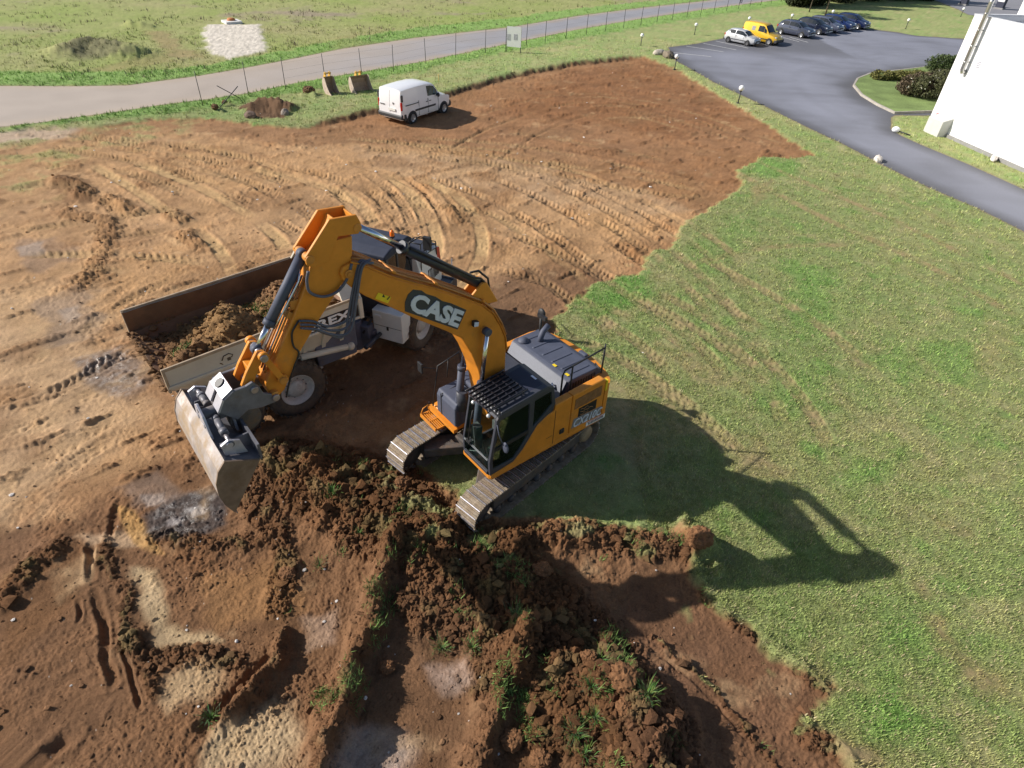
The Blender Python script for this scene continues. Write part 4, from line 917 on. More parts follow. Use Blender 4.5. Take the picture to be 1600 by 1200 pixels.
cab.prism([(1.09, 2.72), (1.02, 2.83), (.94, 2.83), (1.02, 2.70)], YR + .06, YL - .07)
cab.bx(-.52, -.46, YR + .06, YL - .07, 1.2, 2.42); cab.bx(-.48, 1.22, YR + .06, YL - .07, 1.2, 1.24)
cabo = cab.build('cab', DARK, exc, bevel=.018)
cf = MB(); cf.bx(-.44, 1.20, YR + .07, YL - .08, 1.241, 1.26); cf.bx(-.455, -.44, YR + .07, YL - .08, 1.26, 2.3); cf.build('cab_lining', mat('lining_grey', (.34, .42, .40), .7, var=.2, scale=5), cabo)
gi = lambda pts: pts
g_ = MB(); g_.add([(1.262, YR + .07, 1.32), (1.262, YL - .08, 1.32), (1.272, YL - .08, 1.62), (1.272, YR + .07, 1.62)], [(0, 1, 2, 3)]); g_.build('lower_windscreen', CABGLASS, cabo, recalc=False)
g_ = MB(); g_.add([(1.268, YR + .07, 1.66), (1.268, YL - .08, 1.66), (1.10, YL - .08, 2.70), (1.10, YR + .07, 2.70)], [(0, 1, 2, 3)]); g_.build('windscreen', CABGLASS, cabo, recalc=False)
g_ = MB(); g_.box((1.27, (YL + YR) / 2, 1.64), (.03, YL - YR - .14, .035)); g_.build('windscreen_bar', mat('grey_trim', (.16, .17, .18), .5), cabo)
g_ = MB(); g_.prism(h1, YL - .03, YL - .025); g_.build('door_window', CABGLASS, cabo)
g_ = MB(); g_.prism(h2_, YL - .03, YL - .025); g_.build('rear_side_window', CABGLASS, cabo)
g_ = MB(); g_.prism([(1.20, 1.84), (1.20, 1.94), (.22, 2.00), (.22, 1.90)], YL - .03, YL - .004); g_.build('door_bar', BLACK, cabo)
g_ = MB(); g_.tube([(1.30, .62, 1.72), (1.20, .60, 2.30), (1.17, .62, 2.52)], .014, 6); g_.bx(1.27, 1.32, .56, .70, 1.66, 1.74); g_.build('wiper', BLACK, cabo)
g_ = MB(); g_.cyl((.02, YL, 1.86), (.02, YL + .006, 1.86), .055, n=18); g_.build('round_sticker', mat('sticker_white', (.7, .72, .78), .4), cabo)
# falling-object guard: bars standing clear of the roof
gd = MB(); gz = lambda x: 2.955 - .085 * (x - .95) * 0 + (-.10) * (x - .3) / .95 + .07
for yy in np.linspace(YR + .06, YL - .16, 8): gd.box(((1.20 + .26) / 2, yy, (gz(1.2) + gz(.26)) / 2), (.96, .012, .06), Matrix.Rotation(math.atan2(gz(.26) - gz(1.2), .94), 3, 'Y'))
for xx in (.26, .44, .62, .82, 1.0, 1.20): gd.box((xx, (YR + YL) / 2 - .05, gz(xx)), (.03, YL - YR - .20, .022))
for yy in (YR + .05, YL - .15): gd.tube([(1.22, yy, gz(1.22)), (.2, yy, gz(.2))], .024, 6); gd.cyl((.3, yy, 2.86), (.3, yy, gz(.3)), .02, n=6); gd.cyl((1.0, yy, 2.8), (1.0, yy, gz(1.0)), .02, n=6)
gd.build('roof_guard', mat('guard_black', (.02, .02, .026), .28, var=.1), cabo)
hp = MB(); hp.prism([(.24, 2.895), (.2, 2.95), (-.2, 2.99), (-.36, 2.93)], YR + .1, YL - .12); hp.build('roof_hatch', mat('roof_black', (.030, .034, .056), .5, var=.1, spec=.3), cabo, bevel=.02)
nb = MB(); nb.box((-.20, .95, 2.985), (.05, .16, .012)); nb.build('roof_sticker', mat('sticker_white', (.7, .72, .78), .4), cabo)
se = MB(); se.bx(-.10, .42, .62, 1.14, 1.60, 1.74); se.box((-.16, .88, 2.05), (.14, .50, .74), Matrix.Rotation(rad(-10), 3, 'Y')); se.bx(-.08, .36, .74, 1.02, 1.24, 1.6); se.build('seat', BLACK, cabo, bevel=.04)
co = MB(); co.bx(.10, .52, .46, .60, 1.55, 1.80); co.bx(.10, .52, 1.16, 1.28, 1.55, 1.80); co.bx(.92, 1.10, .44, .64, 1.3, 1.95); co.tube([(.46, .53, 1.8), (.50, .53, 1.98)], .02, 6); co.tube([(.46, 1.22, 1.8), (.50, 1.22, 1.98)], .02, 6)
co.tube([(.95, .80, 1.25), (1.02, .80, 1.62)], .014, 6); co.tube([(.95, .94, 1.25), (1.02, .94, 1.62)], .014, 6); co.build('controls', mat('console_grey', (.10, .11, .11), .5), cabo, bevel=.01)
dm = MB(); dm.tube([(1.10, YL, 2.62), (1.12, YL + .10, 2.42), (1.06, YL + .18, 2.16)], .012, 6); dm.sphere((1.0, YL + .17, 2.05), .11, 12, 8, (.35, 1, 1.3)); dm.build('door_mirror', GREY, cabo)
for yy in (.62, 1.15):
    wl = MB(); wl.sphere((1.16, yy, 2.74), .045, 10, 6); wl.build('work_lamp', mat('lamp_lens', (.75, .76, .78), .15, .3), cabo)

# ---- boom
boom_out = [(.20, 1.62), (.06, 2.0), (.03, 2.8), (.03, 3.43), (.07, 3.75), (.19, 4.05), (.40, 4.45), (.67, 4.73), (1.07, 5.01), (1.74, 5.46), (2.16, 5.70), (2.57, 5.95), (2.93, 6.22), (3.12, 6.36), (3.27, 6.43), (3.41, 6.40), (3.47, 6.30), (3.44, 6.17),
            (3.31, 5.99), (3.09, 5.76), (2.72, 5.45), (2.19, 4.99), (1.55, 4.48), (1.17, 4.15), (.94, 3.68), (.77, 3.21), (.67, 2.76), (.58, 2.2), (.46, 1.62)]
b = MB(); b.prism(boom_out, -.255, .255); boom = b.build('boom', ORANGE, exc, bevel=.022)
fl = MB(); top = boom_out[3:15]
for i in range(len(top) - 1):
    (x0, zz0), (x1, zz1) = top[i], top[i + 1]; dd = Vector((x1 - x0, zz1 - zz0)); L = dd.length; aa = math.atan2(dd.y, dd.x)
    fl.box(((x0 + x1) / 2 - math.sin(aa) * .012, 0, (zz0 + zz1) / 2 + math.cos(aa) * .012), (L + .01, .55, .018), Matrix.Rotation(-aa, 3, 'Y'))
fl.build('boom_flange', ORANGE, boom)
PIPE = mat('orange_pipe', (.42, .16, .03), .45, var=.2, scale=6, dirt=.35, dirt_col=(.09, .05, .03))
for k, (yy, up) in enumerate(((.20, .07), (.13, .09), (.04, .07), (-.05, .07), (-.13, .09), (-.20, .07))):
    pts = []
    for i, (x, z) in enumerate(top[1:]):
        j = min(max(i + 1, 1), len(top) - 2); d_ = Vector((top[j + 1][0] - top[j - 1][0], top[j + 1][1] - top[j - 1][1])).normalized(); pts.append((x - d_.y * up, yy, z + d_.x * up))
    pp = MB(); pp.tube(pts, .024 if k in (0, 2, 3) else .017, 8); pp.build('hydraulic_pipe', PIPE, boom)
for i, f_ in enumerate((4, 6, 8)):
    (x, z), (x1, z1) = top[f_], top[f_ + 1]; d_ = Vector((x1 - x, z1 - z)).normalized(); cl = MB(); cl.box((x - d_.y * .09, 0, z + d_.x * .09), (.09, .48, .045), Matrix.Rotation(-math.atan2(d_.y, d_.x), 3, 'Y')); cl.build('pipe_clamp', ORANGE, boom, bevel=.008)
# lettering on the boom
def badge(y):
    m = MB(); Pq = [(2.385, 5.22), (2.37, 5.40), (2.30, 5.53), (2.19, 5.595), (2.02, 5.52), (1.93, 5.42), (1.74, 5.30), (1.60, 5.16), (1.40, 5.04), (1.06, 4.775), (1.275, 4.405)]
    return m.prism(Pq, y, y + .006)
badge(.256).build('badge_outline', mat('badge_dark', (.035, .04, .055), .4), boom)
text_mesh('CASE', (2.335, .266, 5.235), (1.285, .266, 4.455), (2.165, .266, 5.545), SILVER, boom, thick=.016, bold=.045)
ys = MB(); ys.prism([(2.86, 5.76), (2.63, 5.59), (2.70, 5.495), (2.93, 5.665)], .2565, .2625); yso = ys.build('warning_decal', YELLOWD, boom)
yb = MB(); yb.prism([(2.80, 5.655), (2.765, 5.70), (2.742, 5.625)], .263, .2655); yb.prism([(2.72, 5.58), (2.66, 5.625), (2.655, 5.60), (2.70, 5.565)], .263, .2655); yb.build('warning_symbol', BLACKD, yso)
bl = MB(); bl.prism([(.94, 4.50), (.80, 4.46), (.82, 4.34), (.95, 4.37)], .26, .34); blo = bl.build('boom_light', BLACK, boom, bevel=.02)
b2 = MB(); b2.prism([(.925, 4.485), (.82, 4.45), (.835, 4.36), (.935, 4.385)], .341, .346); b2.build('light_lens', mat('blue_lens', (.55, .6, .85), .12, .2), blo)
for nm, (x, z), r in (('cylinder_pin', (.63, 4.16), .085), ('arm_pin', (3.33, 6.26), .075), ('foot_pin', (.32, 1.80), .09)):
    m = MB(); m.cyl((x, -.29, z), (x, .29, z), r, n=18); m.cyl((x, .29, z), (x, .305, z), r * .55, n=12); m.build(nm, ORANGE_DIRTY, boom, bevel=.01)
# boom cylinders
def ram(name, a, b, split, r, rr, parent, m=GREY, mr=BRIGHT):
    a, b = Vector(a), Vector(b); s = a.lerp(b, split); o = MB(); o.cyl(a, s, r, n=18); o.cyl(s - (s - a).normalized() * .09, s + (s - a).normalized() * .01, r * 1.18, n=18)
    o = o.build(name, m, parent); q = MB(); q.cyl(s, b, rr, n=16); q.build('piston_rod', mr, o)
    e = MB(); sd_ = Vector((0, 1, 0)) * r * .75
    for w in (a, b): e = MB(); e.cyl(w - sd_, w + sd_, r * 1.0, n=16); e.build('end_eye', m, o)
    return o
for s_ in (-1, 1): ram('boom_cylinder', (.92, s_ * .36, 1.32), (.63, s_ * .36, 4.16), .56, .085, .05, exc)
# brackets and arm cylinder on the back of the boom
bb = MB()
for yy in (-.13, .13): bb.prism([(.20, 4.62), (.55, 4.66), (.92, 4.90), (.62, 5.16), (.50, 5.16)], yy - .03, yy + .03)
bb.build('cylinder_bracket', ORANGE, boom, bevel=.02)
ac = ram('arm_cylinder', (.58, 0, 5.08), (3.06, 0, 6.94), .66, .10, .058, exc, mat('arm_cylinder_dark', (.03, .032, .045), .35, var=.15, dirt=.12))
pp = MB(); pp.tube([(2.1, .1, 6.30), (1.95, .13, 6.20), (.8, .13, 5.34), (.62, .12, 5.26), (.48, .10, 5.10), (.42, .08, 4.8)], .022, 8); pp.tube([(.7, -.12, 5.3), (.5, -.12, 5.28), (.28, -.1, 5.05), (.22, -.08, 4.6)], .024, 8); pp.build('cylinder_line', BLACK, ac)
# ---- arm
arm_out = [(3.50, 6.84), (3.16, 6.84), (3.18, 6.66), (3.22, 6.42), (3.24, 6.26), (3.30, 6.15), (3.46, 6.06), (3.97, 5.52), (4.38, 5.04), (4.70, 4.50), (4.80, 4.43), (4.91, 4.44), (4.97, 4.54), (4.98, 4.74), (4.72, 5.15), (4.45, 5.55), (4.22, 5.92), (3.97, 6.32), (3.92, 6.50), (3.86, 6.62)]
a_ = MB(); a_.prism(arm_out, -.20, .20); arm = a_.build('arm', ORANGE, exc, bevel=.02)
ap = MB()
for yy in (-.2, .2): ap.prism([(3.50, 7.20), (3.06, 7.17), (3.0, 7.02), (3.06, 6.86), (3.4, 6.9), (3.62, 6.55), (3.86, 6.50), (3.96, 6.58), (3.97, 6.70)], yy - .028, yy + .028)
ap.prism([(3.34, 7.12), (3.38, 7.14), (3.76, 6.56), (3.70, 6.54)], -.2, .2); ap.prism([(3.06, 7.14), (3.10, 7.15), (3.12, 6.92), (3.06, 6.92)], -.2, .2)
ap.build('arm_end_plate', ORANGE, arm, bevel=.012)
for nm, (x, z), w_ in (('cylinder_pin', (3.07, 6.96), .24), ('bucket_cylinder_pin', (3.90, 6.66), .25), ('link_pin', (4.72, 4.77), .34), ('bucket_pin', (4.90, 4.53), .30)):
    m = MB(); m.cyl((x, -w_, z), (x, w_, z), .07, n=16); m.build(nm, ORANGE_DIRTY, arm, bevel=.01)
ram('bucket_cylinder', (3.92, 0, 6.66), (4.93, 0, 5.29), .73, .085, .052, exc)
ln = MB(); ln.tube([(4.02, .07, 6.48), (4.10, .12, 6.30), (4.5, .12, 5.78), (4.62, .10, 5.62)], .016, 6); ln.build('cylinder_line', BRIGHT, arm)
for yy in (-.27, .27):
    l_ = MB(); d_ = Vector((4.92 - 4.72, 5.30 - 4.77)); nrm = Vector((-d_.y, d_.x)).normalized() * .05
    l_.prism([(4.72 + nrm.x, 4.77 + nrm.y), (4.92 + nrm.x, 5.30 + nrm.y), (4.92 - nrm.x, 5.30 - nrm.y), (4.72 - nrm.x, 4.77 - nrm.y)], yy - .03, yy + .03)
    l_.cyl((4.72, yy - .04, 4.77), (4.72, yy + .04, 4.77), .085, n=16); l_.cyl((4.92, yy - .04, 5.30), (4.92, yy + .04, 5.30), .08, n=16); l_.build('link_arm', ORANGE, exc)
lp_ = MB(); lp_.cyl((4.93, -.34, 5.30), (4.93, .34, 5.30), .06, n=14); lp_.build('link_crosspin', STEEL, exc)
bl_ = MB()
for yy in (-.16, .16): bl_.prism([(4.86, 5.34), (4.98, 5.38), (5.22, 5.06), (5.34, 4.86), (5.30, 4.74), (5.18, 4.74), (5.06, 5.0)], yy - .035, yy + .035)
bl_.bx(5.0, 5.16, -.15, .15, 4.94, 5.1); bl_.build('bucket_link', ORANGE, exc, bevel=.012)
# hoses looping from boom to arm
for k, (yy, sag) in enumerate(((.28, .32), (.33, .44), (.38, .56), (.30, .22))):
    pts = smooth_line([(2.92, 6.30 + .03 * k), (3.12, 6.40 - .02 * k), (3.30, 6.10 - sag * .5), (3.44, 5.72 - sag * .6), (3.60, 5.42 - .16 * k * .5), (3.84, 5.46 - .05 * k), (4.04, 5.62 - .05 * k), (4.26, 5.70 - .04 * k)], 6)
    h = MB(); h.tube([(p[0], yy - .05 * abs(i - 22) / 22, p[1]) for i, p in enumerate(pts)], .021, 8); h.build('hydraulic_hose', HOSE, arm)
h = MB(); h.tube([(p[0], .26, p[1]) for p in smooth_line([(3.26, 6.42), (3.36, 6.2), (3.55, 6.02), (3.80, 6.0), (4.0, 6.14), (4.02, 6.34), (3.97, 6.5)], 6)], .024, 8); h.build('hydraulic_hose', HOSE, arm)
h = MB(); h.tube([(p[0], .23, p[1]) for p in smooth_line([(4.26, 5.70), (4.40, 5.52), (4.42, 5.28), (4.36, 5.12), (4.48, 4.9), (4.62, 4.62), (4.72, 4.36)], 6)], .016, 6); h.build('hydraulic_hose', BLACK, arm)
for k in range(4):
    h = MB(); yy = -.12 + .08 * k; h.tube([(4.0, yy, 6.34), (4.26, yy, 5.97), (4.50, yy, 5.60), (4.80, yy, 5.14), (4.92, yy, 4.9)], .016, 6); h.build('front_pipe', PIPE if k % 2 else STEEL, arm)
v_ = MB(); v_.bx(4.14, 4.30, -.14, .14, 5.86, 6.02); v_.box((4.34, 0, 5.78), (.12, .30, .10), Matrix.Rotation(rad(55), 3, 'Y')); v_.build('valve_block', ORANGE_DIRTY, arm, bevel=.01)

# ---- quick coupler with its tilt head
cp = MB()
for yy in (-.27, .27): cp.prism([(5.66, 4.80), (5.50, 4.90), (5.30, 4.90), (5.18, 4.94), (5.10, 4.80), (5.07, 4.66), (4.86, 4.52), (4.84, 4.45), (4.92, 4.40), (5.17, 4.40), (5.36, 4.45), (5.56, 4.34), (5.78, 4.60)], yy - .03, yy + .03)
cp.bx(5.36, 5.60, -.27, .27, 4.46, 4.54); coup = cp.build('quick_coupler', COUPLER, exc, bevel=.015)
PALE = mat('light_lug_steel', (.46, .45, .50), .45, .4, var=.2)
ct_ = MB(); ct_.prism([(5.50, 4.93), (5.68, 4.82), (5.66, 4.79), (5.48, 4.90)], -.27, .27); ct_.prism([(5.68, 4.82), (5.80, 4.62), (5.77, 4.60), (5.66, 4.79)], -.30, -.05); ct_.prism([(5.68, 4.82), (5.80, 4.62), (5.77, 4.60), (5.66, 4.79)], .06, .30); ct_.build('coupler_top_plate', PALE, coup)
ct_ = MB(); ct_.cyl((5.58, -.06, 4.868), (5.60, -.06, 4.90), .085, n=18); ct_.build('plate_hole', BLACKD, coup)
ct_ = MB(); ct_.cyl((5.42, -.24, 4.24), (5.42, .24, 4.24), .25, n=26); ct_.build('tilt_rotor', MUDDY, coup, bevel=.02)
for (x, z) in ((5.19, 4.80), (4.90, 4.50)):
    m = MB(); m.cyl((x, -.34, z), (x, .34, z), .06, n=16); m.build('coupler_pin', STEEL, coup, bevel=.008)
# ---- wide tilting bucket
shell_o = [(5.52, 4.06), (5.80, 4.24), (6.02, 4.26), (6.15, 4.12), (6.235, 3.90), (6.26, 3.66), (6.22, 3.42), (6.13, 3.20)]
shell_i = [(6.10, 3.24), (6.18, 3.45), (6.215, 3.66), (6.19, 3.88), (6.11, 4.08), (6.0, 4.21), (5.82, 4.20), (5.55, 4.02)]
bu = MB(); bu.prism(shell_o[2:] + shell_i[:6], -1.105, .985); bkt = bu.build('bucket', BUCKETM, exc)
for yy in (-1.12, 1):
    s_ = MB(); s_.prism([(5.54, 4.02), (6.03, 4.27), (6.16, 4.12), (6.245, 3.90), (6.265, 3.66), (6.225, 3.41), (6.13, 3.17)], yy - .016, yy + .016); s_.build('bucket_side', BUCKETSIDE, bkt)
tf = MB(); tf.bx(5.48, 5.52, -1.1, .98, 4.02, 4.30); tf.prism([(5.50, 4.02), (6.0, 4.19), (6.0, 4.16), (5.50, 3.985)], -1.1, .98)
for yy in (-.62, .62): tf.prism([(5.50, 4.02), (5.98, 4.20), (5.96, 4.29), (5.52, 4.30)], yy - .015, yy + .015)
tf.build('bucket_top_frame', COUPLER, bkt)
for yy in (-.80, .80):
    s_ = MB(); s_.prism([(5.64, 4.10), (5.96, 4.20), (5.98, 4.40), (5.86, 4.46), (5.70, 4.38)], yy - .02, yy + .02); s_.cyl((5.86, yy - .05, 4.38), (5.86, yy + .05, 4.38), .05, n=12); s_.build('cylinder_lug', mat('light_lug_steel', (.46, .45, .50), .45, .4, var=.2), bkt)
for s_ in (-1, 1): ram('tilt_cylinder', (5.84, s_ * .22, 4.46), (5.84, s_ * .80, 4.38), .62, .055, .034, bkt, COUPLER, STEEL)
ct = MB(); ct.prism([(-.02, 4.68), (.20, 4.56), (.36, 4.20), (-.36, 4.20), (-.20, 4.56)], 5.98, 6.02, 'x')
for q in ((0, 4.58), (-.15, 4.36), (.15, 4.36)): ct.cyl((6.02, q[0], q[1]), (6.035, q[0], q[1]), .05, n=14)
ct.build('tilt_plate', mat('light_lug_steel', (.46, .45, .50), .45, .4, var=.2), bkt, bevel=.012)
c2 = MB(); c2.prism([(-.02, 4.66), (.2, 4.52), (.34, 4.16), (-.34, 4.16), (-.2, 4.52)], 5.58, 5.62, 'x'); c2.cyl((5.50, 0, 4.46), (6.0, 0, 4.46), .09, n=16); c2.bx(5.46, 5.78, -.2, .2, 4.40, 4.60); c2.build('tilt_hinge', COUPLER, bkt, bevel=.012)
ce = MB(); ce.prism([(6.12, 3.22), (6.135, 3.22), (6.10, 3.10), (6.085, 3.10)], -1.11, .99); ce.build('cutting_edge', STEEL, bkt)
# ================================================================== people
def skin_person(name, joints, edges, m, root, label, cat, parts, sub=2):
    """one continuous body grown round a skeleton of joints {name: (x, y, z, radius)}"""
    keys = list(joints); me = bpy.data.meshes.new(name)
    me.from_pydata([joints[k][:3] for k in keys], [(keys.index(a), keys.index(b)) for a, b in edges], [])
    o = bpy.data.objects.new(name, me); COL.objects.link(o)
    sk = o.modifiers.new('skin', 'SKIN'); sk.use_smooth_shade = True
    for i, k in enumerate(keys):
        d = me.skin_vertices[0].data[i]; r = joints[k][3]; d.radius = r if isinstance(r, tuple) else (r, r); d.use_root = (k == root)
    ss = o.modifiers.new('sub', 'SUBSURF'); ss.levels = ss.render_levels = sub
    dg = bpy.context.evaluated_depsgraph_get(); new = bpy.data.meshes.new_from_object(o.evaluated_get(dg)); o.modifiers.clear(); o.data = new; bpy.data.meshes.remove(me); new.name = name
    new.materials.clear(); new.materials.append(m)
    tag(o, label, cat); return o
SKIN = mat('skin', (.50, .30, .21), .55, var=.08, scale=12)
def hand(J, E, wrist, side, d, up, open_=.3):
    """five fingers of unequal length on a palm; d points along the forearm, up towards the thumb"""
    w = Vector(J[wrist][:3]); d = Vector(d).normalized(); u = Vector(up).normalized(); n = d.cross(u)
    pk = wrist + '_palm'; J[pk] = (*(w + d * .065), .034); E.append((wrist, pk))
    for i, (off, L) in enumerate(((.030, .070), (.010, .080), (-.010, .074), (-.030, .058))):
        a, b, c = w + d * .095 + u * off, w + d * (.095 + L * .5) + u * off + n * .012, w + d * (.095 + L * .80) + u * off + n * (.012 + L * open_)
        for q, p in zip('abc', (a, b, c)): J[f'{pk}{i}{q}'] = (*p, .0095)
        E += [(pk, f'{pk}{i}a'), (f'{pk}{i}a', f'{pk}{i}b'), (f'{pk}{i}b', f'{pk}{i}c')]
    a, b = w + d * .05 + u * .045, w + d * .09 + u * .065 + n * .02
    J[pk + 'ta'] = (*a, .011); J[pk + 'tb'] = (*b, .010); E += [(pk, pk + 'ta'), (pk + 'ta', pk + 'tb')]
# operator in the cab, seen dimly through the glass (local metres, facing +x, seat at z 1.74)
def operator():
    y = .88; J = dict(pelvis=(.05, y, 1.84, .14), waist=(.02, y, 2.0, .13), chest=(-.01, y, 2.22, (.17, .13)), neck=(.01, y, 2.42, .06), head=(.04, y, 2.53, .095), crown=(.03, y, 2.62, .085))
    E = [('pelvis', 'waist'), ('waist', 'chest'), ('chest', 'neck'), ('neck', 'head'), ('head', 'crown')]
    for s, k in ((-1, 'r'), (1, 'l')):
        J.update({f'sh{k}': (0, y + s * .19, 2.33, .062), f'el{k}': (.10, y + s * .30, 2.08, .046), f'wr{k}': (.36, y + s * .33, 1.99, .034), f'hip{k}': (.12, y + s * .10, 1.82, .092), f'kn{k}': (.52, y + s * .13, 1.82, .066), f'an{k}': (.66, y + s * .12, 1.40, .045), f'to{k}': (.84, y + s * .12, 1.31, .036)})
        E += [('chest', f'sh{k}'), (f'sh{k}', f'el{k}'), (f'el{k}', f'wr{k}'), ('pelvis', f'hip{k}'), (f'hip{k}', f'kn{k}'), (f'kn{k}', f'an{k}'), (f'an{k}', f'to{k}')]
        hand(J, E, f'wr{k}', s, (.9, 0, -.1), (0, -s, .3), .6)
    o = skin_person('person', J, E, mat('pale_shirt', (.50, .54, .46), .8, var=.12), 'pelvis', 'person in a pale shirt seated at the levers inside the excavator cab', 'person', None)
    o.location = (EXC[0], EXC[1], 0); o.rotation_euler = (0, 0, ex_yaw)
    f = MB(); f.sphere((.045, y, 2.545), .098, 14, 10, (1, .85, 1.12)); f.sphere((.148, y, 2.535), .018, 8, 6, (1.2, .8, 1.5)); f.build('face', SKIN, o)
    h = MB(); h.sphere((.02, y, 2.575), .104, 14, 10, (1.02, .90, 1.0)); h.build('hair', mat('dark_hair', (.03, .02, .015), .7), o)
    t = MB(); t.tube([(.10, y - .10, 1.83), (.52, y - .13, 1.83), (.66, y - .12, 1.42)], [.10, .078, .055], 10); t.tube([(.10, y + .10, 1.83), (.52, y + .13, 1.83), (.66, y + .12, 1.42)], [.10, .078, .055], 10); t.build('trousers', mat('dark_trousers', (.03, .035, .05), .8), o)
operator()
# walker on the far road
def walker():
    p = at(1157, 7); J = dict(pelvis=(0, 0, .95, (.13, .11)), waist=(0, 0, 1.10, (.13, .10)), chest=(.01, 0, 1.35, (.17, .115)), neck=(.02, 0, 1.52, .055), head=(.04, 0, 1.64, .088), crown=(.03, 0, 1.73, .08))
    E = [('pelvis', 'waist'), ('waist', 'chest'), ('chest', 'neck'), ('neck', 'head'), ('head', 'crown')]
    for s, k in ((-1, 'r'), (1, 'l')):
        J.update({f'sh{k}': (0, s * .19, 1.44, .058), f'el{k}': (-.05 * s, s * .25, 1.16, .044), f'wr{k}': (.10 - .10 * s, s * .25, .93, .032), f'hip{k}': (0, s * .09, .90, .09), f'kn{k}': (.16 * s, s * .09, .50, .06), f'an{k}': (.20 * s, s * .09, .09, .042), f'to{k}': (.20 * s + .16, s * .10, .05, .036)})
        E += [('chest', f'sh{k}'), (f'sh{k}', f'el{k}'), (f'el{k}', f'wr{k}'), ('pelvis', f'hip{k}'), (f'hip{k}', f'kn{k}'), (f'kn{k}', f'an{k}'), (f'an{k}', f'to{k}')]
        hand(J, E, f'wr{k}', s, (.15, 0, -1), (1, 0, 0), .2)
    o = skin_person('person', J, E, mat('dark_clothes', (.02, .022, .035), .85), 'pelvis', 'person in dark clothes walking along the far road at the top edge', 'person', None)
    o.location = (p.x, p.y, .10); o.rotation_euler = (0, 0, rad(200))
    f = MB(); f.sphere((.045, 0, 1.655), .09, 12, 8, (1, .82, 1.15)); f.build('face', SKIN, o)
    h = MB(); h.sphere((.025, 0, 1.685), .097, 12, 8, (1, .88, 1)); h.build('hair', mat('dark_hair', (.03, .02, .015), .7), o)
walker()
# ================================================================== articulated dump truck
CREAM = mat('cream_paint', (.60, .545, .45), .5, var=.10, scale=1.6, dirt=.28, dirt_col=(.34, .24, .15))
RUSTIN = mat('scoured_tray', (.175, .088, .046), .7, .15, var=.3, scale=2.2, dirt=.55, dirt_col=(.13, .078, .042), bump=.3)
TWHITE = mat('truck_white', (.66, .65, .63), .4, var=.08, scale=2, dirt=.14, dirt_col=(.36, .28, .2))
TYRE = mat('dusty_tyre', (.060, .046, .036), .9, var=.3, scale=5, dirt=.75, dirt_col=(.125, .082, .05), bump=.5)
FRAMEB = mat('blue_grey_frame', (.10, .105, .14), .55, var=.2, scale=3, dirt=.3)
ROOFB = mat('cab_roof_grey', (.036, .042, .064), .75, spec=.25, var=.15, scale=3, dirt=.15, dirt_col=(.14, .12, .1))
TGLASS = glass('truck_glass', (.25, .32, .30), .08)
byaw, tyaw = rad(42.5), rad(70)
BO = Vector((-6.5, 13.35, 0)); BO += Vector((-math.sin(byaw), math.cos(byaw), 0)) * -.02
TO = Vector((-4.07, 16.07, 0))
trk = empty('dump_truck', BO, byaw, 'white articulated dump truck with a long open tray, half filled with soil', 'dump truck')
# tray as a shell along its length: x, half width at the floor, floor z, rim z
stn = [(-2.78, 1.36, 2.16, 2.74), (-2.2, 1.25, 1.88, 2.77), (-1.5, 1.12, 1.55, 2.77), (-.6, 1.05, 1.38, 2.78), (1.1, 1.02, 1.34, 2.86), (1.55, 1.05, 1.75, 2.88), (2.0, 1.12, 2.32, 2.90)]
def ring(x, wf, zf, zr, t=0):
    w = 1.50 - t; wf -= t; zf += t; return [(x, -w, zr), (x, -w, zr - .54), (x, -wf, zf), (x, wf, zf), (x, w, zr - .54), (x, w, zr)]
ro, ri = [ring(*s) for s in stn], [ring(*s, .05) for s in stn]
m = MB(); m.loft([o + i[::-1] for o, i in zip(ro, ri)], close=True, caps=True, smooth=False); tray = m.build('tray', CREAM, trk)
m = MB(); m.loft([[(x + (.0 if x < 1.9 else -.02), y * .993, z + .008) for x, y, z in r] for r in ri], close=False, caps=False, smooth=False); m.build('tray_lining', RUSTIN, tray)
m = MB()
for s in (-1, 1): m.prism([(-2.80, 2.72), (-2.80, 2.80), (2.02, 2.93), (2.02, 2.86)], s * 1.475, s * 1.525); m.prism([(-2.80, 2.16), (-2.80, 2.78), (-2.74, 2.78), (-2.74, 2.16)], s * 1.44, s * 1.53)
m.build('rim_rail', mat('worn_rim', (.38, .29, .20), .7, var=.25, scale=4, dirt=.4, dirt_col=(.2, .12, .07)), tray, bevel=.012)
m = MB(); m.prism([(-1.52, 2.30), (-1.52, 2.92), (-1.30, 3.10), (-1.05, 3.38), (1.05, 3.38), (1.30, 3.10), (1.52, 2.92), (1.52, 2.30)], 1.98, 2.06, 'x'); m.prism([(-1.05, 3.36), (-1.05, 3.40), (1.05, 3.40), (1.05, 3.36)], 1.62, 2.06, 'x'); m.build('headboard', CREAM, tray, bevel=.015)
for s in (-1, 1):
    m = MB(); m.add([(1.56, s * 1.46, 2.9), (2.0, s * 1.46, 2.92), (2.0, s * 1.06, 3.38), (1.62, s * 1.06, 3.38), (1.56, s * 1.40, 2.9), (2.0, s * 1.40, 2.92), (2.0, s * 1.0, 3.36), (1.62, s * 1.0, 3.36)], [(0, 1, 2, 3), (7, 6, 5, 4), (0, 3, 7, 4), (1, 5, 6, 2), (0, 4, 5, 1), (3, 2, 6, 7)])
    m.build('spill_guard', CREAM, tray)
m = MB()
for s in (-1, 1):
    m.prism([(1.95, 2.28), (2.06, 2.28), (2.06, 2.88), (1.95, 2.88)], s * 1.50, s * 1.56); m.prism([(-2.78, 2.27), (2.06, 2.29), (2.06, 2.36), (-2.78, 2.33)], s * 1.49, s * 1.545)
m.build('side_rib', CREAM, tray, bevel=.01)
m = MB(); m.prism([(.10, 2.355), (1.94, 2.365), (1.94, 2.68), (.10, 2.66)], -1.507, -1.501); dec = m.build('black_panel', BLACKD, tray)
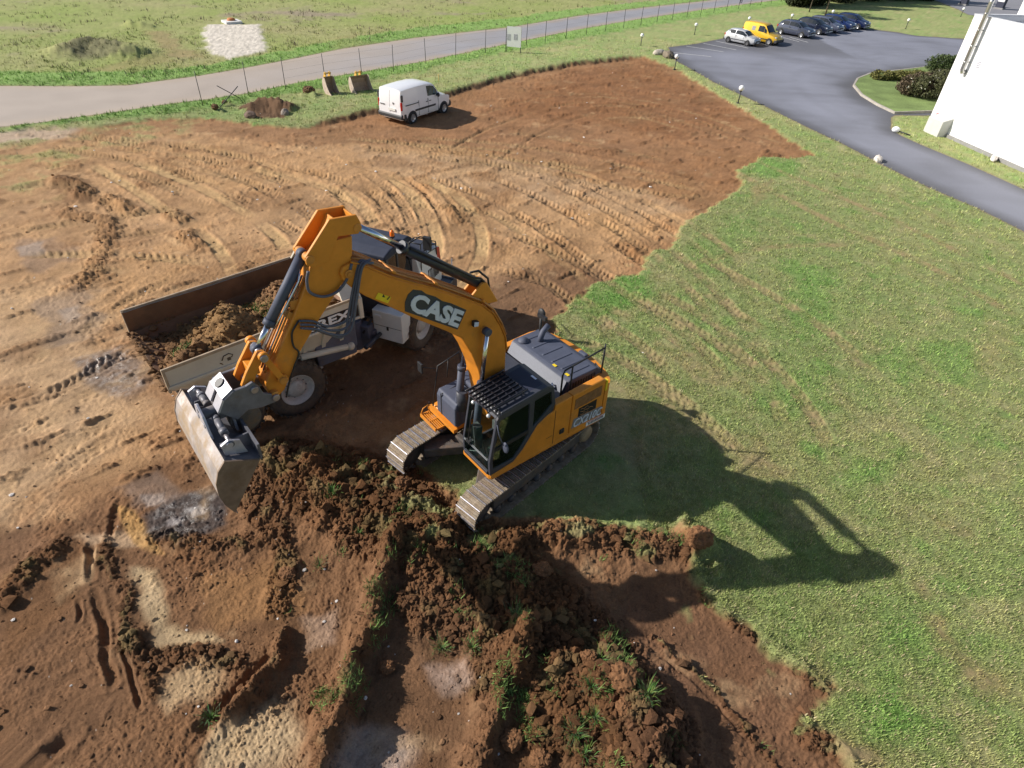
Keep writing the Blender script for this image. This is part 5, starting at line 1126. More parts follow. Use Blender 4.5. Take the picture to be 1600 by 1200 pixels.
text_mesh('TEREX', (.20, -1.512, 2.39), (1.72, -1.512, 2.41), (.20, -1.512, 2.63), WHITE, dec, thick=.01, bold=.035)
m = MB(); m.tube([(-1.56, -1.506, 2.50), (-1.50, -1.506, 2.60), (-1.38, -1.506, 2.62), (-1.30, -1.506, 2.56), (-1.34, -1.506, 2.50)], .014, 5); m.bx(-1.44, -1.36, -1.508, -1.5, 2.44, 2.52); m.build('dark_smear', mat('dark_smear', (.11, .085, .06), .8), tray)
for k in range(6):
    x = -1.1 + k * .52; m = MB(); m.loft([[(x - .05, s * 1.50, 2.32), (x + .05, s * 1.50, 2.32), (x + .05, s * 1.08, 1.42), (x - .05, s * 1.08, 1.42)] for s in (-1.03, -.97)], smooth=False); m.build('tray_stiffener', CREAM, tray)
# rear chassis
m = MB()
for s in (-1, 1): m.bx(-1.9, 2.1, s * .42 - .1, s * .42 + .1, .86, 1.22)
m.bx(-1.7, -1.5, -.5, .5, .9, 1.2); m.bx(1.2, 2.1, -.5, .5, .8, 1.24); m.bx(-1.0, -.6, -.5, .5, .9, 1.15); m.build('rear_chassis', FRAMEB, trk, bevel=.03)
m = MB(); m.bx(.80, 1.95, -1.10, -.60, .95, 1.80); m.prism([(.75, 1.25), (1.95, 1.25), (1.95, 2.2), (1.3, 2.26), (.75, 1.8)], -1.20, -1.02); m.bx(.80, 1.95, .6, 1.1, .95, 1.8); m.build('side_frame', FRAMEB, trk, bevel=.04)
for s in (-1, 1):
    a, b_ = Vector((.30, s * 1.28, 1.62)), Vector((1.72, s * 1.20, 1.32)); o = MB(); o.cyl(a, a.lerp(b_, .92), .085, n=16); o.sphere(b_, .12, 12, 8); o = o.build('hoist_cylinder', CREAM, trk); q = MB(); q.cyl(a, a + (a - b_) * .25, .05, n=12); q.build('piston_rod', BRIGHT, o)
m = MB(); m.prism([(-2.35, 1.15), (-2.35, 1.75), (-2.05, 1.85), (-2.05, 1.15)], -1.3, -.7); m.prism([(-2.35, 1.15), (-2.35, 1.75), (-2.05, 1.85), (-2.05, 1.15)], .7, 1.3); m.build('mud_flap', mat('grey_flap', (.12, .12, .13), .8, dirt=.4), trk)
def wheel(parent, c, R=.80, w=.62, side=-1, yaw=0.0):
    q = MB(); h = w / 2
    q.lathe([(R * .56, -h * .84), (R * .66, -h * .98), (R * .86, -h), (R * .965, -h * .84), (R, -h * .5), (R, h * .5), (R * .965, h * .84), (R * .86, h), (R * .66, h * .98), (R * .56, h * .84), (R * .5, h * .3), (R * .5, -h * .3), (R * .56, -h * .84)], (0, 0, 0), 'y', 40)
    for k in range(26):
        for s in (-1, 1):
            a = 2 * PI * (k + (s > 0) * .5) / 26; rm = Matrix.Rotation(-a + PI / 2, 3, 'Y') @ Matrix.Rotation(s * rad(28), 3, 'Z')
            q.box((math.cos(a) * R * .99, s * h * .52, math.sin(a) * R * .99), (.075, h * .95, .035), rm)
    t = q.build('wheel', TYRE, parent, loc=c, rot=(0, 0, yaw))
    q = MB(); f = side
    q.lathe([(R * .58, f * h * .80), (R * .55, f * h * .88), (R * .52, f * h * .80), (R * .47, f * h * .55), (R * .40, f * h * .42), (R * .30, f * h * .40)], (0, 0, 0), 'y', 32)
    q.lathe([(R * .30, f * h * .40), (R * .30, f * h * .62), (R * .22, f * h * .78), (0, f * h * .80)], (0, 0, 0), 'y', 24)
    q.lathe([(R * .58, -f * h * .80), (R * .50, -f * h * .6), (0, -f * h * .5)], (0, 0, 0), 'y', 24)
    rim = q.build('rim', mat('dusty_white_rim', (.48, .44, .40), .7, var=.2, scale=4, dirt=.4), t)
    q = MB()
    for k in range(10): a = 2 * PI * k / 10; q.cyl((math.cos(a) * R * .35, f * h * .40, math.sin(a) * R * .35), (math.cos(a) * R * .35, f * h * .46, math.sin(a) * R * .35), .022, n=6)
    q.build('hub', mat('hub_grey', (.18, .17, .17), .6, dirt=.4), t); return t
for x in (-1.66, 0): 
    for s in (-1, 1): wheel(trk, (x, s * 1.18, .80), side=s)
# the front half, turned on its joint
tl = lambda: None
ang_t = tyaw - byaw; off = Matrix.Rotation(-byaw, 3, 'Z') @ (TO - BO)
def tpart(mb, name, m, bevel=0.0, parent=None, seg=2):
    if parent is None: return mb.build(name, m, trk, bevel, seg, loc=off, rot=(0, 0, ang_t))
    return mb.build(name, m, parent, bevel, seg)
m = MB()
for s in (-1, 1): m.bx(-1.3, 2.05, s * .42 - .09, s * .42 + .09, .72, 1.08)
m.bx(-1.45, -1.15, -.45, .45, .6, 1.3); m.cyl((-1.42, 0, .5), (-1.42, 0, 1.45), .2, n=16); m.bx(-.2, .2, -.95, .95, .62, .92); tpart(m, 'front_chassis', FRAMEB, .03)
m = MB(); m.tube([(-1.5, -.3, 1.1), (-1.2, -.42, 1.42), (-.9, -.3, 1.2)], .035, 6); m.tube([(-1.55, .1, 1.2), (-1.2, .0, 1.6), (-.85, .1, 1.3)], .035, 6); m.tube([(-1.5, -.1, 1.0), (-1.25, -.2, 1.5), (-.9, -.5, 1.3)], .03, 6); m.tube([(-1.6, .3, 1.0), (-1.3, .35, 1.5), (-.9, .3, 1.35)], .03, 6)
tpart(m, 'joint_hoses', BLACK)
m = MB(); m.cyl((-1.9, -.62, .95), (-.9, -.62, .95), .06, n=12); m.cyl((-1.9, .62, .95), (-.9, .62, .95), .06, n=12); tpart(m, 'steering_ram', DARK)
for s in (-1, 1):
    w = wheel(trk, off + Matrix.Rotation(ang_t, 3, 'Z') @ Vector((0, s * 1.15, .80)), side=s, yaw=ang_t)
m = MB(); m.prism([(-1.12, .78), (-.62, .78), (-.62, 1.62), (-.72, 1.72), (-1.12, 1.72)], -1.36, -.42); fb = tpart(m, 'tool_box', TWHITE, .03)
m = MB(); m.bx(-1.124, -1.118, -1.34, -.45, 1.24, 1.252); m.bx(-1.14, -1.12, -.92, -.86, 1.14, 1.26); tpart(m, 'box_latch', BLACKD, 0, fb)
m = MB(); m.bx(-1.16, -1.11, -.72, -.50, 1.50, 1.60); tpart(m, 'box_handle', TWHITE, .02, fb)
m = MB(); m.prism([(-1.12, .78), (-.62, .78), (-.62, 1.55), (-1.12, 1.55)], .5, 1.36); tpart(m, 'fuel_tank', TWHITE, .04)
# hood: white flanks with black louvres, dark top, red nose stripe
hs = [(.62, 1.08, 1.30, 2.58, .90), (1.2, 1.08, 1.30, 2.56, .92), (1.75, 1.06, 1.28, 2.52, .94), (1.98, 1.04, 1.22, 2.44, .92), (2.14, .96, 1.18, 1.85, .86)]
m = MB(); m.loft([[(x, -w, zb), (x, -w, (zb + zt) / 2), (x, -wt - .04, zt - .05), (x, -wt + .06, zt), (x, wt - .06, zt), (x, wt + .04, zt - .05), (x, w, (zb + zt) / 2), (x, w, zb)] for x, w, zb, zt, wt in hs], smooth=False); hood2 = tpart(m, 'hood', TWHITE, .02)
m = MB(); m.prism([(.60, 2.585), (1.2, 2.567), (1.75, 2.527), (2.0, 2.445), (2.0, 2.48), (1.75, 2.562), (1.2, 2.602), (.60, 2.62)], -.90, .90); tpart(m, 'hood_top', ROOFB, .02, hood2)
m = MB()
for s in (-1, 1): m.add([(1.84, s * 1.03, 1.60), (2.02, s * 1.01, 1.58), (1.97, s * .96, 2.40), (1.74, s * .97, 2.46), (1.84, s * 1.062, 1.60), (2.02, s * 1.045, 1.58), (1.97, s * .995, 2.40), (1.74, s * 1.0, 2.46)], [(0, 1, 2, 3), (7, 6, 5, 4), (0, 4, 5, 1), (1, 5, 6, 2), (2, 6, 7, 3), (3, 7, 4, 0)])
tpart(m, 'red_stripe', mat('red_paint', (.50, .035, .02), .4), 0, hood2)
m = MB()
for k in range(8):
    x = .98 + .10 * k; m.prism([(x, 1.62), (x + .05, 1.62), (x + .15, 2.02), (x + .10, 2.02)], -1.082, -1.03)
tpart(m, 'louvres', BLACKD, 0, hood2)
m = MB(); m.prism([(.10, 1.60), (.26, 1.78), (.9, 1.80), (1.22, 1.62), (1.3, 1.40), (1.22, 1.40), (1.1, 1.56), (.86, 1.70), (.3, 1.69), (.2, 1.60)], -1.44, -.96); m.prism([(.10, 1.60), (.26, 1.78), (.9, 1.80), (1.22, 1.62), (1.3, 1.40), (1.22, 1.40), (1.1, 1.56), (.86, 1.70), (.3, 1.69), (.2, 1.60)], .96, 1.44); tpart(m, 'mudguard', TWHITE, .02)
m = MB(); m.prism([(2.05, .62), (2.34, .70), (2.36, 1.18), (2.14, 1.34), (2.05, 1.34)], -1.42, 1.42); m.bx(1.5, 2.1, -1.42, -1.0, .95, 1.3); m.bx(1.5, 2.1, 1.0, 1.42, .95, 1.3); tpart(m, 'bumper', DARK, .05)
m = MB()
for s in (-1, 1): m.bx(2.34, 2.372, s * 1.1 - .14, s * 1.1 + .14, .95, 1.12)
tpart(m, 'headlight', mat('lamp_lens', (.75, .76, .78), .15, .3))
m = MB(); m.tube([(2.2, -1.30, 1.3), (2.2, -1.30, 1.95)], .018, 6); tpart(m, 'marker_rod', WHITE)
# cab of the truck
m = MB()
cabp = [(-.78, 1.32), (-.84, 2.2), (-.72, 3.22), (.42, 3.22), (.70, 2.28), (.62, 1.32)]
m.prism(cabp, -.80, -.74, holes=[[(-.66, 1.95), (-.62, 3.10), (-.18, 3.10), (-.18, 1.95)], [(-.10, 1.60), (-.10, 3.10), (.36, 3.10), (.58, 2.30), (.55, 1.60)]])
m.prism(cabp, .74, .80, holes=[[(-.66, 1.95), (-.62, 3.10), (-.18, 3.10), (-.18, 1.95)], [(-.10, 1.60), (-.10, 3.10), (.36, 3.10), (.58, 2.30), (.55, 1.60)]])
m.prism([(-.78, 1.32), (-.84, 2.2), (-.80, 2.62), (-.74, 2.62), (-.78, 2.2), (-.72, 1.32)], -.74, .74); m.bx(-.76, .62, -.74, .74, 1.32, 1.4); m.prism([(.62, 1.4), (.70, 2.28), (.64, 2.28), (.56, 1.4)], -.74, .74)
tcab = tpart(m, 'truck_cab', DARK, .015)
m = MB(); m.prism([(-.90, 3.20), (-.92, 3.34), (-.6, 3.42), (.40, 3.40), (.58, 3.28), (.56, 3.20)], -.88, .88); tpart(m, 'cab_roof', ROOFB, .05, tcab, 3)
for s in (-.772, .772):
    for pl_ in ([(-.64, 1.95), (-.62, 3.10), (-.18, 3.10), (-.18, 1.95)], [(-.10, 1.60), (-.10, 3.10), (.36, 3.10), (.58, 2.30), (.55, 1.60)]): m = MB(); m.prism(pl_, s - .003, s + .003); tpart(m, 'side_window', TGLASS, 0, tcab)
m = MB(); m.add([(.69, -.73, 2.30), (.69, .73, 2.30), (.42, .73, 3.2), (.42, -.73, 3.2)], [(0, 1, 2, 3)]); tpart(m, 'windscreen', TGLASS, 0, tcab)
m = MB(); m.add([(-.80, -.73, 2.62), (-.80, .73, 2.62), (-.73, .73, 3.2), (-.73, -.73, 3.2)], [(0, 1, 2, 3)]); tpart(m, 'rear_window', TGLASS, 0, tcab)
m = MB()
for k in range(9): m.bx(-.90, -.875, -.72, .72, 2.50 + .075 * k, 2.525 + .075 * k)
for s in (-.72, 0, .72): m.bx(-.905, -.87, s - .02, s + .02, 2.40, 3.2)
tpart(m, 'window_guard', BLACK, 0, tcab)
m = MB(); m.bx(-.4, .1, -.3, .3, 1.5, 1.9); m.bx(-.5, -.36, -.3, .3, 1.9, 2.7); m.cyl((.42, 0, 2.1), (.36, 0, 2.14), .2, n=16); tpart(m, 'driver_seat', BLACK, .03, tcab)
m = MB(); m.cyl((-.04, -.62, 3.40), (-.04, -.62, 3.56), .02, n=8); m.cyl((-.04, -.62, 3.5), (-.04, -.62, 3.54), .075, n=12); bc = tpart(m, 'beacon', BLACK)
m = MB(); m.lathe([(.065, 0), (.065, .10), (.045, .15), (0, .17)], (-.04, -.62, 3.54), 'z', 16); tpart(m, 'beacon_lens', mat('amber_lens', (.80, .16, .01), .25), 0, bc)
m = MB(); m.tube([(.5, -.80, 3.1), (.72, -1.05, 3.28), (.86, -1.16, 3.2)], .02, 6); m.bx(.78, .88, -1.34, -1.10, 2.86, 3.26); m.tube([(.5, -.80, 2.6), (.72, -1.05, 2.7), (.86, -1.16, 2.86)], .02, 6); tpart(m, 'wing_mirror', BLACK, .01)
m = MB(); m.tube([(.5, .80, 3.1), (.72, 1.05, 3.28), (.86, 1.16, 3.2)], .02, 6); m.bx(.78, .88, 1.10, 1.34, 2.86, 3.26); tpart(m, 'wing_mirror', BLACK, .01)
m = MB()
for yy in (-1.02, -.66): m.tube([(.75, yy, 1.9), (.78, yy, 3.0), (1.1, yy, 3.02), (1.7, yy, 2.7), (1.75, yy, 2.25)], .018, 6)
m.tube([(.78, -1.02, 3.0), (.78, -.66, 3.0)], .018, 6); m.tube([(1.1, -1.02, 3.02), (1.1, -1.02, 2.3)], .016, 6); m.tube([(.78, -1.02, 2.6), (1.72, -1.02, 2.48)], .014, 6); tpart(m, 'guard_rail', BLACK)
m = MB(); m.bx(.62, .98, -1.12, -.82, 1.34, 1.42); m.bx(.2, .62, -1.2, -.82, 1.30, 1.36); m.bx(.25, .6, -1.22, -.95, .95, 1.0); tpart(m, 'cab_step', BLACK)
m = MB(); m.cyl((.86, .82, 1.9), (.86, .82, 3.05), .07, n=14); tpart(m, 'exhaust_stack', DARK)
# the soil it carries: a thing of its own, lying in the tray
nx, ny = 120, 76; gx = np.linspace(-2.84, 1.86, nx); gy = np.linspace(-1.43, 1.43, ny); LX, LY = np.meshgrid(gx, gy, indexing='ij'); lx, ly = LX.ravel(), LY.ravel()
fz = np.interp(lx, [s[0] for s in stn], [s[2] for s in stn]); wf = np.interp(lx, [s[0] for s in stn], [s[1] for s in stn]); wall = fz + np.clip((np.abs(ly) - wf) / (1.5 - wf + 1e-6), 0, 1) * np.maximum(0, 2.34 - fz)
pk = lambda x0, y0, h, sx_, sy_: h * np.exp(-((lx - x0) / sx_) ** 2 - ((ly - y0) / sy_) ** 2)
lz = 1.98 + .30 * sstep(.4, -1.2, ly) + pk(-.85, -.15, .98, .62, .85) + pk(.75, .35, .85, .65, .85) + pk(-2.0, -.75, .42, .55, .55) + pk(.0, -.9, .2, .5, .4) + pk(1.5, -.2, .3, .4, .7)
lz += .26 * (np.abs(fbm(lx * 1.6, ly * 1.6, 4, 301)) - .15) + .12 * (np.abs(noise(lx * 4.2, ly * 4.2, 305)) - .25) + .055 * (np.abs(noise(lx * 9, ly * 9, 306)) - .25) + .02 * fbm(lx * 14, ly * 14, 2, 307)
lz = np.where(ly > .75, np.minimum(lz, 2.35 + (1.43 - ly) * .3), lz); lz = np.minimum(lz, np.where(np.abs(ly) > 1.3, 2.66, 9)); lz = np.maximum(lz, wall + .03)
lz = np.where(lx < -2.5, np.maximum(fz + .05, lz + (lx + 2.5) * .9), lz)
ln = fbm(lx * 1.2, ly * 1.2, 4, 311)[:, None]; lc = np.array((.175, .096, .046)) * (1 + .55 * ln) + np.array((.05, .035, .01)) * sstep(-1.4, -.4, -np.abs(lx + .9))[:, None]
gq = (np.arange(nx - 1)[:, None] * ny + np.arange(ny - 1)[None]).ravel(); lf = np.stack([gq, gq + ny, gq + ny + 1, gq + 1], 1)
lo = mesh_np('soil_load', np.stack([lx, ly, lz], 1), lf, MATS['earth_and_turf'], True, np.clip(lc, .02, .6)); lo.location = BO; lo.rotation_euler = (0, 0, byaw)
tag(lo, 'brown soil with clumps of turf heaped in the tray of the dump truck', 'soil load')
n_ = 1500; q = RNG.integers(0, len(lx), n_); Rm = Matrix.Rotation(byaw, 3, 'Z')
cx = BO.x + lx[q] * math.cos(byaw) - ly[q] * math.sin(byaw); cy = BO.y + lx[q] * math.sin(byaw) + ly[q] * math.cos(byaw)
lumps('loaded_crumbs', cx, cy, lz[q], np.exp(RNG.normal(-3.2, .5, n_)).clip(.015, .11), lc[q] * .95, MATS['earth_and_turf'], 'crumbs of brown earth lying on the load of the dump truck', 'soil', 1)
gm = (np.exp(-((lx - .15) / .28) ** 2 - ((ly - .1) / .45) ** 2) + .8 * np.exp(-((lx + 2.1) / .3) ** 2 - ((ly + .5) / .4) ** 2) + .7 * np.exp(-((lx + .1) / .2) ** 2 - ((ly - .75) / .2) ** 2)) > .35
q = np.nonzero(gm)[0]; q = q[RNG.uniform(0, 1, len(q)) < .35]
blades('loaded_turf', BO.x + lx[q] * math.cos(byaw) - ly[q] * math.sin(byaw), BO.y + lx[q] * math.sin(byaw) + ly[q] * math.cos(byaw), lz[q], RNG.uniform(.07, .14, len(q)), np.tile((.09, .17, .04), (len(q), 1)), 'green turf mixed into the load of the dump truck', 5, .9, .07, .7)
# ================================================================== cars and vans
CGLASS = mat('car_glass', (.018, .024, .030), .06, var=.05, spec=.6)
PLAST = mat('black_bumper', (.035, .036, .040), .6, var=.1, scale=6)
CTYRE = mat('car_tyre', (.020, .020, .021), .85, var=.2, scale=10, dirt=.15)
ALLOY = mat('alloy_wheel', (.48, .49, .51), .3, .7, var=.08)
LAMP = mat('headlamp_glass', (.60, .63, .66), .08, .3)
REDL = mat('tail_lamp_red', (.42, .015, .012), .2)
PLATE = mat('number_plate', (.70, .70, .66), .5)
def car_ring(x, hw, zb, zbelt, hr, zr):
    """half section from sill to roof centre, mirrored: 14 points"""
    h = [(hw * .86, zb), (hw * .985, zb + .14), (hw, zb + (zbelt - zb) * .55), (hw * .955, zbelt), (hr, zr - .055), (hr - .13, zr), (hr * .35, zr + .018)]
    return [(x, -y, z) for y, z in h] + [(x, y, z) for y, z in h[::-1]]
def make_car(name, st, L, wheels, R, paint, label, cat, group=None, bumper=PLAST, wins=(), front=(), rear=(), rimm=ALLOY, extras=None, tw=.20, moulding=True):
    """st: stations (x, half width, sill z, belt z, roof half width, roof z), x forward from the rear bumper"""
    root = empty(name, (0, 0, 0), 0, label, cat, group)
    rings = [car_ring(*s) for s in st]
    m = MB(); m.loft(rings, True, True, True); body = m.build('body', paint, root); mod = body.modifiers.new('edge', 'EDGE_SPLIT'); mod.split_angle = rad(40)
    n = 14
    def panel(faces, nm, mt, par, off=.012):
        q = MB()
        for i, k, (a, b_), (c, d) in faces:
            # quad of ring i..i+1, points k..k+1, shrunk to fractions a..b along x and c..d across
            P00, P01, P10, P11 = (Vector(rings[i][k]), Vector(rings[i][k + 1]), Vector(rings[i + 1][k]), Vector(rings[i + 1][k + 1]))
            f = lambda u, v: P00.lerp(P10, u).lerp(P01.lerp(P11, u), v)
            pts = [f(a, c), f(b_, c), f(b_, d), f(a, d)]; nn = (pts[1] - pts[0]).cross(pts[3] - pts[0]).normalized()
            cen = sum(pts, Vector()) / 4
            if nn.dot(cen - Vector((cen.x * .5 + L * .25, 0, .7))) < 0: nn = -nn
            up = [p + nn * off for p in pts]; dn = [p - nn * .03 for p in pts]
            q.add(up + dn, [(0, 1, 2, 3), (0, 4, 5, 1), (1, 5, 6, 2), (2, 6, 7, 3), (3, 7, 4, 0)])
        return q.build(nm, mt, par)
    for w in wins: panel(w[0], w[1], w[2] if len(w) > 2 else CGLASS, body)
    # wheel arches and wheels
    for wx, hw in wheels:
        for s in (-1, 1):
            q = MB(); q.cyl((wx, s * (hw - .30), R), (wx, s * (hw + .006), R), R * 1.17, n=26); q.build('wheel_arch', PLAST, body)
            q = MB(); y0 = s * (hw - tw / 2 + .05); q.lathe([(R * .62, -tw / 2), (R * .92, -tw / 2), (R, -tw * .3), (R, tw * .3), (R * .92, tw / 2), (R * .62, tw / 2), (R * .62, -tw / 2)], (0, 0, 0), 'y', 26); wh = q.build('wheel', CTYRE, root, loc=(wx, y0, R))
            q = MB(); o = s * tw * .42; q.lathe([(R * .66, o * 1.1), (R * .60, o * 1.05), (R * .56, o * .84), (0, o * .80)], (0, 0, 0), 'y', 24)
            for k in range(6):
                a = 2 * PI * k / 6; q.box((math.cos(a) * R * .34, o * .98, math.sin(a) * R * .34), (R * .50, .02, R * .15), Matrix.Rotation(-a, 3, 'Y'))
            q.cyl((0, o * .6, 0), (0, o * 1.1, 0), R * .14, n=12); q.build('rim', rimm, wh)
    for nm, mt, lst in (('headlight', LAMP, front), ('tail_light', REDL, rear)):
        for box in lst:
            for s in (-1, 1):
                q = MB(); (x0, x1, y0, y1, z0, z1) = box; q.bx(x0, x1, s * y0, s * y1, z0, z1); q.build(nm, mt, root, bevel=.025)
    if extras: extras(root, body)
    return root
def put(o, px, py, yaw, z=0.10, scale=1.0, p=None):
    g = p or at(px, py, z); o.location = (g.x, g.y, z if p is None else p.z); o.rotation_euler = (0, 0, yaw); o.scale = (scale,) * 3; return o
VWHITE = mat('van_white', (.80, .80, .82), .30, var=.03, scale=2, dirt=.06, dirt_col=(.5, .44, .36), coat=.4)
# --- the white delivery van
vst = [(.0, .80, .46, 1.0, .70, 1.02), (.04, .84, .32, 1.06, .76, 1.50), (.10, .875, .26, 1.10, .755, 1.78), (.45, .90, .24, 1.12, .745, 1.81), (1.3, .905, .24, 1.12, .745, 1.83), (2.0, .905, .24, 1.10, .74, 1.82), (2.55, .905, .24, 1.08, .72, 1.76), (2.80, .90, .24, 1.07, .70, 1.68), (3.28, .89, .24, 1.05, .70, 1.13), (3.60, .88, .25, .99, .69, 1.06), (3.96, .84, .28, .90, .64, .93), (4.14, .76, .33, .72, .55, .76), (4.20, .66, .40, .60, .48, .62)]
def van_extras(root, body):
    q = MB(); q.prism([(-.04, .34), (-.05, .50), (.02, .58), (.16, .58), (.16, .30)], -.86, .86); q.build('rear_bumper', PLAST, root, bevel=.03)
    q = MB(); q.prism([(3.98, .26), (3.98, .62), (4.17, .60), (4.24, .46), (4.20, .28)], -.80, .80); q.build('front_bumper', PLAST, root, bevel=.04)
    for s in (-1, 1):
        q = MB(); q.bx(1.02, 2.72, s * .900, s * .925, .60, .70); q.build('door_moulding', PLAST, body, bevel=.01)
        q = MB(); q.bx(.30, 1.30, s * .888, s * .915, .985, 1.02); q.build('door_rail', PLAST, body)
        q = MB()
        for x in (1.34, 2.10, 2.96): q.bx(x, x + .012, s * .88, s * .911, .34, 1.10)
        q.build('door_seam', mat('seam_grey', (.22, .22, .23), .7), body)
        for x in (1.42 + .5, 2.18): q = MB(); q.bx(x, x + .16, s * .90, s * .93, .92, .955); q.build('door_handle', PLAST, body, bevel=.01)
        q = MB(); q.sphere((2.86, s * 1.0, 1.14), .12, 12, 8, (.6, .8, 1)); q.bx(2.84, 2.90, s * .85, s * .95, 1.08, 1.12); q.build('wing_mirror', PLAST, body)
        q = MB(); q.bx(.02, .14, s * .80, s * .885, 1.22, 1.56); q.build('corner_trim', PLAST, body, bevel=.02)
        q = MB(); q.prism([(.16, .24), (.16, .58), (.30, .58), (.36, .30)], s * .80, s * .912); q.build('bumper_corner', PLAST, body, bevel=.02)
    q = MB(); q.tube([(-.002, 0, .60), (-.002, 0, 1.0), (.036, 0, 1.50), (.075, 0, 1.70)], .007, 6); q.build('door_seam', mat('seam_grey', (.22, .22, .23), .7), body)
    q = MB(); q.bx(-.045, -.02, -.42, .08, .72, .84); pl_ = q.build('number_plate', PLATE, root)
    q = MB(); q.add([(-.02, -.34, 1.10), (-.02, -.22, 1.10), (-.02, -.28, 1.18), (-.02, -.28, 1.02), (-.035, -.28, 1.10)], [(0, 2, 4), (2, 1, 4), (1, 3, 4), (3, 0, 4)]); q.build('emblem', mat('emblem_grey', (.35, .36, .38), .25, .8), root)
    q = MB()
    for i in range(5): q.bx(-.03, -.005, .36 + .07 * i, .40 + .07 * i, .93, .98)
    q.build('badge_letters', mat('emblem_grey', (.35, .36, .38), .25, .8), root)
W = lambda i, k, a=(0, 1), c=(0, 1): (i, k, a, c)
van = make_car('delivery_van', vst, 4.2, ((.78, .90), (3.44, .885)), .315, VWHITE, 'white delivery van with blank sides parked on the stripped soil', 'van',
    wins=[([W(6, 3, (0, 1), (.12, .88)), W(5, 3, (.25, 1), (.12, .88)), W(7, 3, (0, .42), (.12, .80))], 'side_window'), ([W(6, 9, (0, 1), (.12, .88)), W(5, 9, (.25, 1), (.12, .88)), W(7, 9, (0, .42), (.2, .88))], 'side_window'), ([W(7, k, (.06, .94)) for k in (4, 5, 6, 7, 8)], 'windscreen')],
    front=[(4.0, 4.12, .56, .76, .70, .86)], rear=[(.0, .10, .76, .862, .78, 1.20)], extras=van_extras, rimm=ALLOY)
a, b = at(641.3, 192.7), at(693, 175.8); d = (b - a).normalized(); yawv = math.atan2(d.y, d.x); ctr = (a + b) / 2 + Vector((-d.y, d.x, 0)) * .85
van.rotation_euler = (0, 0, yawv); van.location = ctr - d * 2.11 * 1.08; van.location.z = -.02; van.scale = (1.08,) * 3

# --- the cars in the yard
hatch = [(.0, .66, .46, .78, .55, .80), (.06, .76, .30, .90, .62, .96), (.30, .82, .22, .94, .60, 1.22), (.62, .835, .20, .95, .60, 1.39), (1.35, .845, .20, .94, .60, 1.43), (2.0, .845, .20, .92, .58, 1.40), (2.35, .845, .20, .91, .57, 1.32), (2.98, .84, .20, .90, .60, .95), (3.45, .81, .22, .82, .58, .86), (3.80, .72, .28, .68, .50, .72), (3.88, .60, .36, .56, .44, .58)]
def hatch_extras(plast):
    def f(root, body):
        for s in (-1, 1):
            q = MB(); q.bx(1.0, 2.9, s * .835, s * .856, .42, .50); q.build('door_moulding', PLAST if plast else body.data.materials[0], body)
            q = MB(); q.sphere((2.62, s * .92, .96), .085, 10, 6, (.6, .9, .8)); q.build('wing_mirror', PLAST if plast else body.data.materials[0], body)
            q = MB(); q.bx(1.48, 1.49, s * .83, s * .852, .3, .94); q.bx(2.52, 2.53, s * .83, s * .852, .3, .92); q.build('door_seam', mat('seam_grey', (.22, .22, .23), .7), body)
            q = MB(); q.bx(1.54, 1.68, s * .835, s * .865, .80, .83); q.build('door_handle', PLAST, body)
        q = MB(); q.prism([(3.70, .22), (3.70, .40), (3.90, .42), (3.93, .30), (3.88, .22)], -.70, .70); q.build('front_bumper', PLAST if plast else body.data.materials[0], root, bevel=.03)
        q = MB(); q.prism([(.10, .24), (.10, .48), (-.04, .50), (-.06, .36), (-.02, .24)], -.74, .74); q.build('rear_bumper', PLAST if plast else body.data.materials[0], root, bevel=.03)
        q = MB(); q.bx(-.075, -.04, -.26, .26, .38, .48); q.build('number_plate', PLATE, root); q = MB(); q.bx(3.925, 3.95, -.26, .26, .32, .42); q.build('number_plate', PLATE, root)
        q = MB(); q.bx(3.82, 3.91, -.40, .40, .44, .54); q.build('radiator_grille', BLACKD, root)
    return f
hw_ = [([W(3, 3, (.05, 1), (.1, .9)), W(2, 3, (.55, 1), (.15, .85))], 'side_window'), ([W(4, 3, (.10, 1), (.1, .9)), W(5, 3, (0, 1), (.1, .9)), W(6, 3, (0, .55), (.1, .78))], 'side_window'), ([W(3, 9, (.05, 1), (.1, .9)), W(2, 9, (.55, 1), (.15, .85))], 'side_window'), ([W(4, 9, (.10, 1), (.1, .9)), W(5, 9, (0, 1), (.1, .9)), W(6, 9, (0, .55), (.22, .9))], 'side_window'),
       ([W(6, k, (.05, .95)) for k in (4, 5, 6, 7, 8)], 'windscreen'), ([W(1, k, (.15, 1)) for k in (4, 5, 6, 7, 8)] + [W(2, k, (0, .75)) for k in (4, 5, 6, 7, 8)], 'rear_window')]
def carpaint(n, c, r=.22): return mat(n, c, r, .25, var=.03, scale=2, coat=.8)
def hatchback(label, paint, plast, group=None, rim=ALLOY): return make_car('parked_car', hatch, 3.9, ((.66, .835), (3.06, .83)), .29, paint, label, 'car', group, wins=hw_, front=[(3.62, 3.80, .48, .70, .62, .76)], rear=[(.02, .16, .56, .78, .70, .92)], extras=hatch_extras(plast), rimm=rim)
GRP = 'cars parked in the asphalt yard'
s_ = 1600 / 260; Z7 = lambda zx, zy: (1100 + zx / s_, zy / s_)
def park(o, rw, fw, wb, side=-1, hw=.83, z=.104, rx=.66, sc=None):
    a, b = at(*Z7(*rw), z), at(*Z7(*fw), z); d = (b - a); k = d.length / wb; d.normalize(); k = sc or min(max(k, .86), 1.02)
    c = a + d * (-rx * k) + Vector((-d.y, d.x, 0)) * hw * k; o.location = (c.x, c.y, z); o.rotation_euler = (0, 0, math.atan2(d.y, d.x)); o.scale = (k,) * 3; return o
sil = park(hatchback('silver three door hatchback in front of the yellow van', carpaint('silver_car', (.58, .59, .62), .28), True, GRP, mat('wheel_trim', (.10, .10, .11), .6)), (225, 408), (405, 444), 2.40)
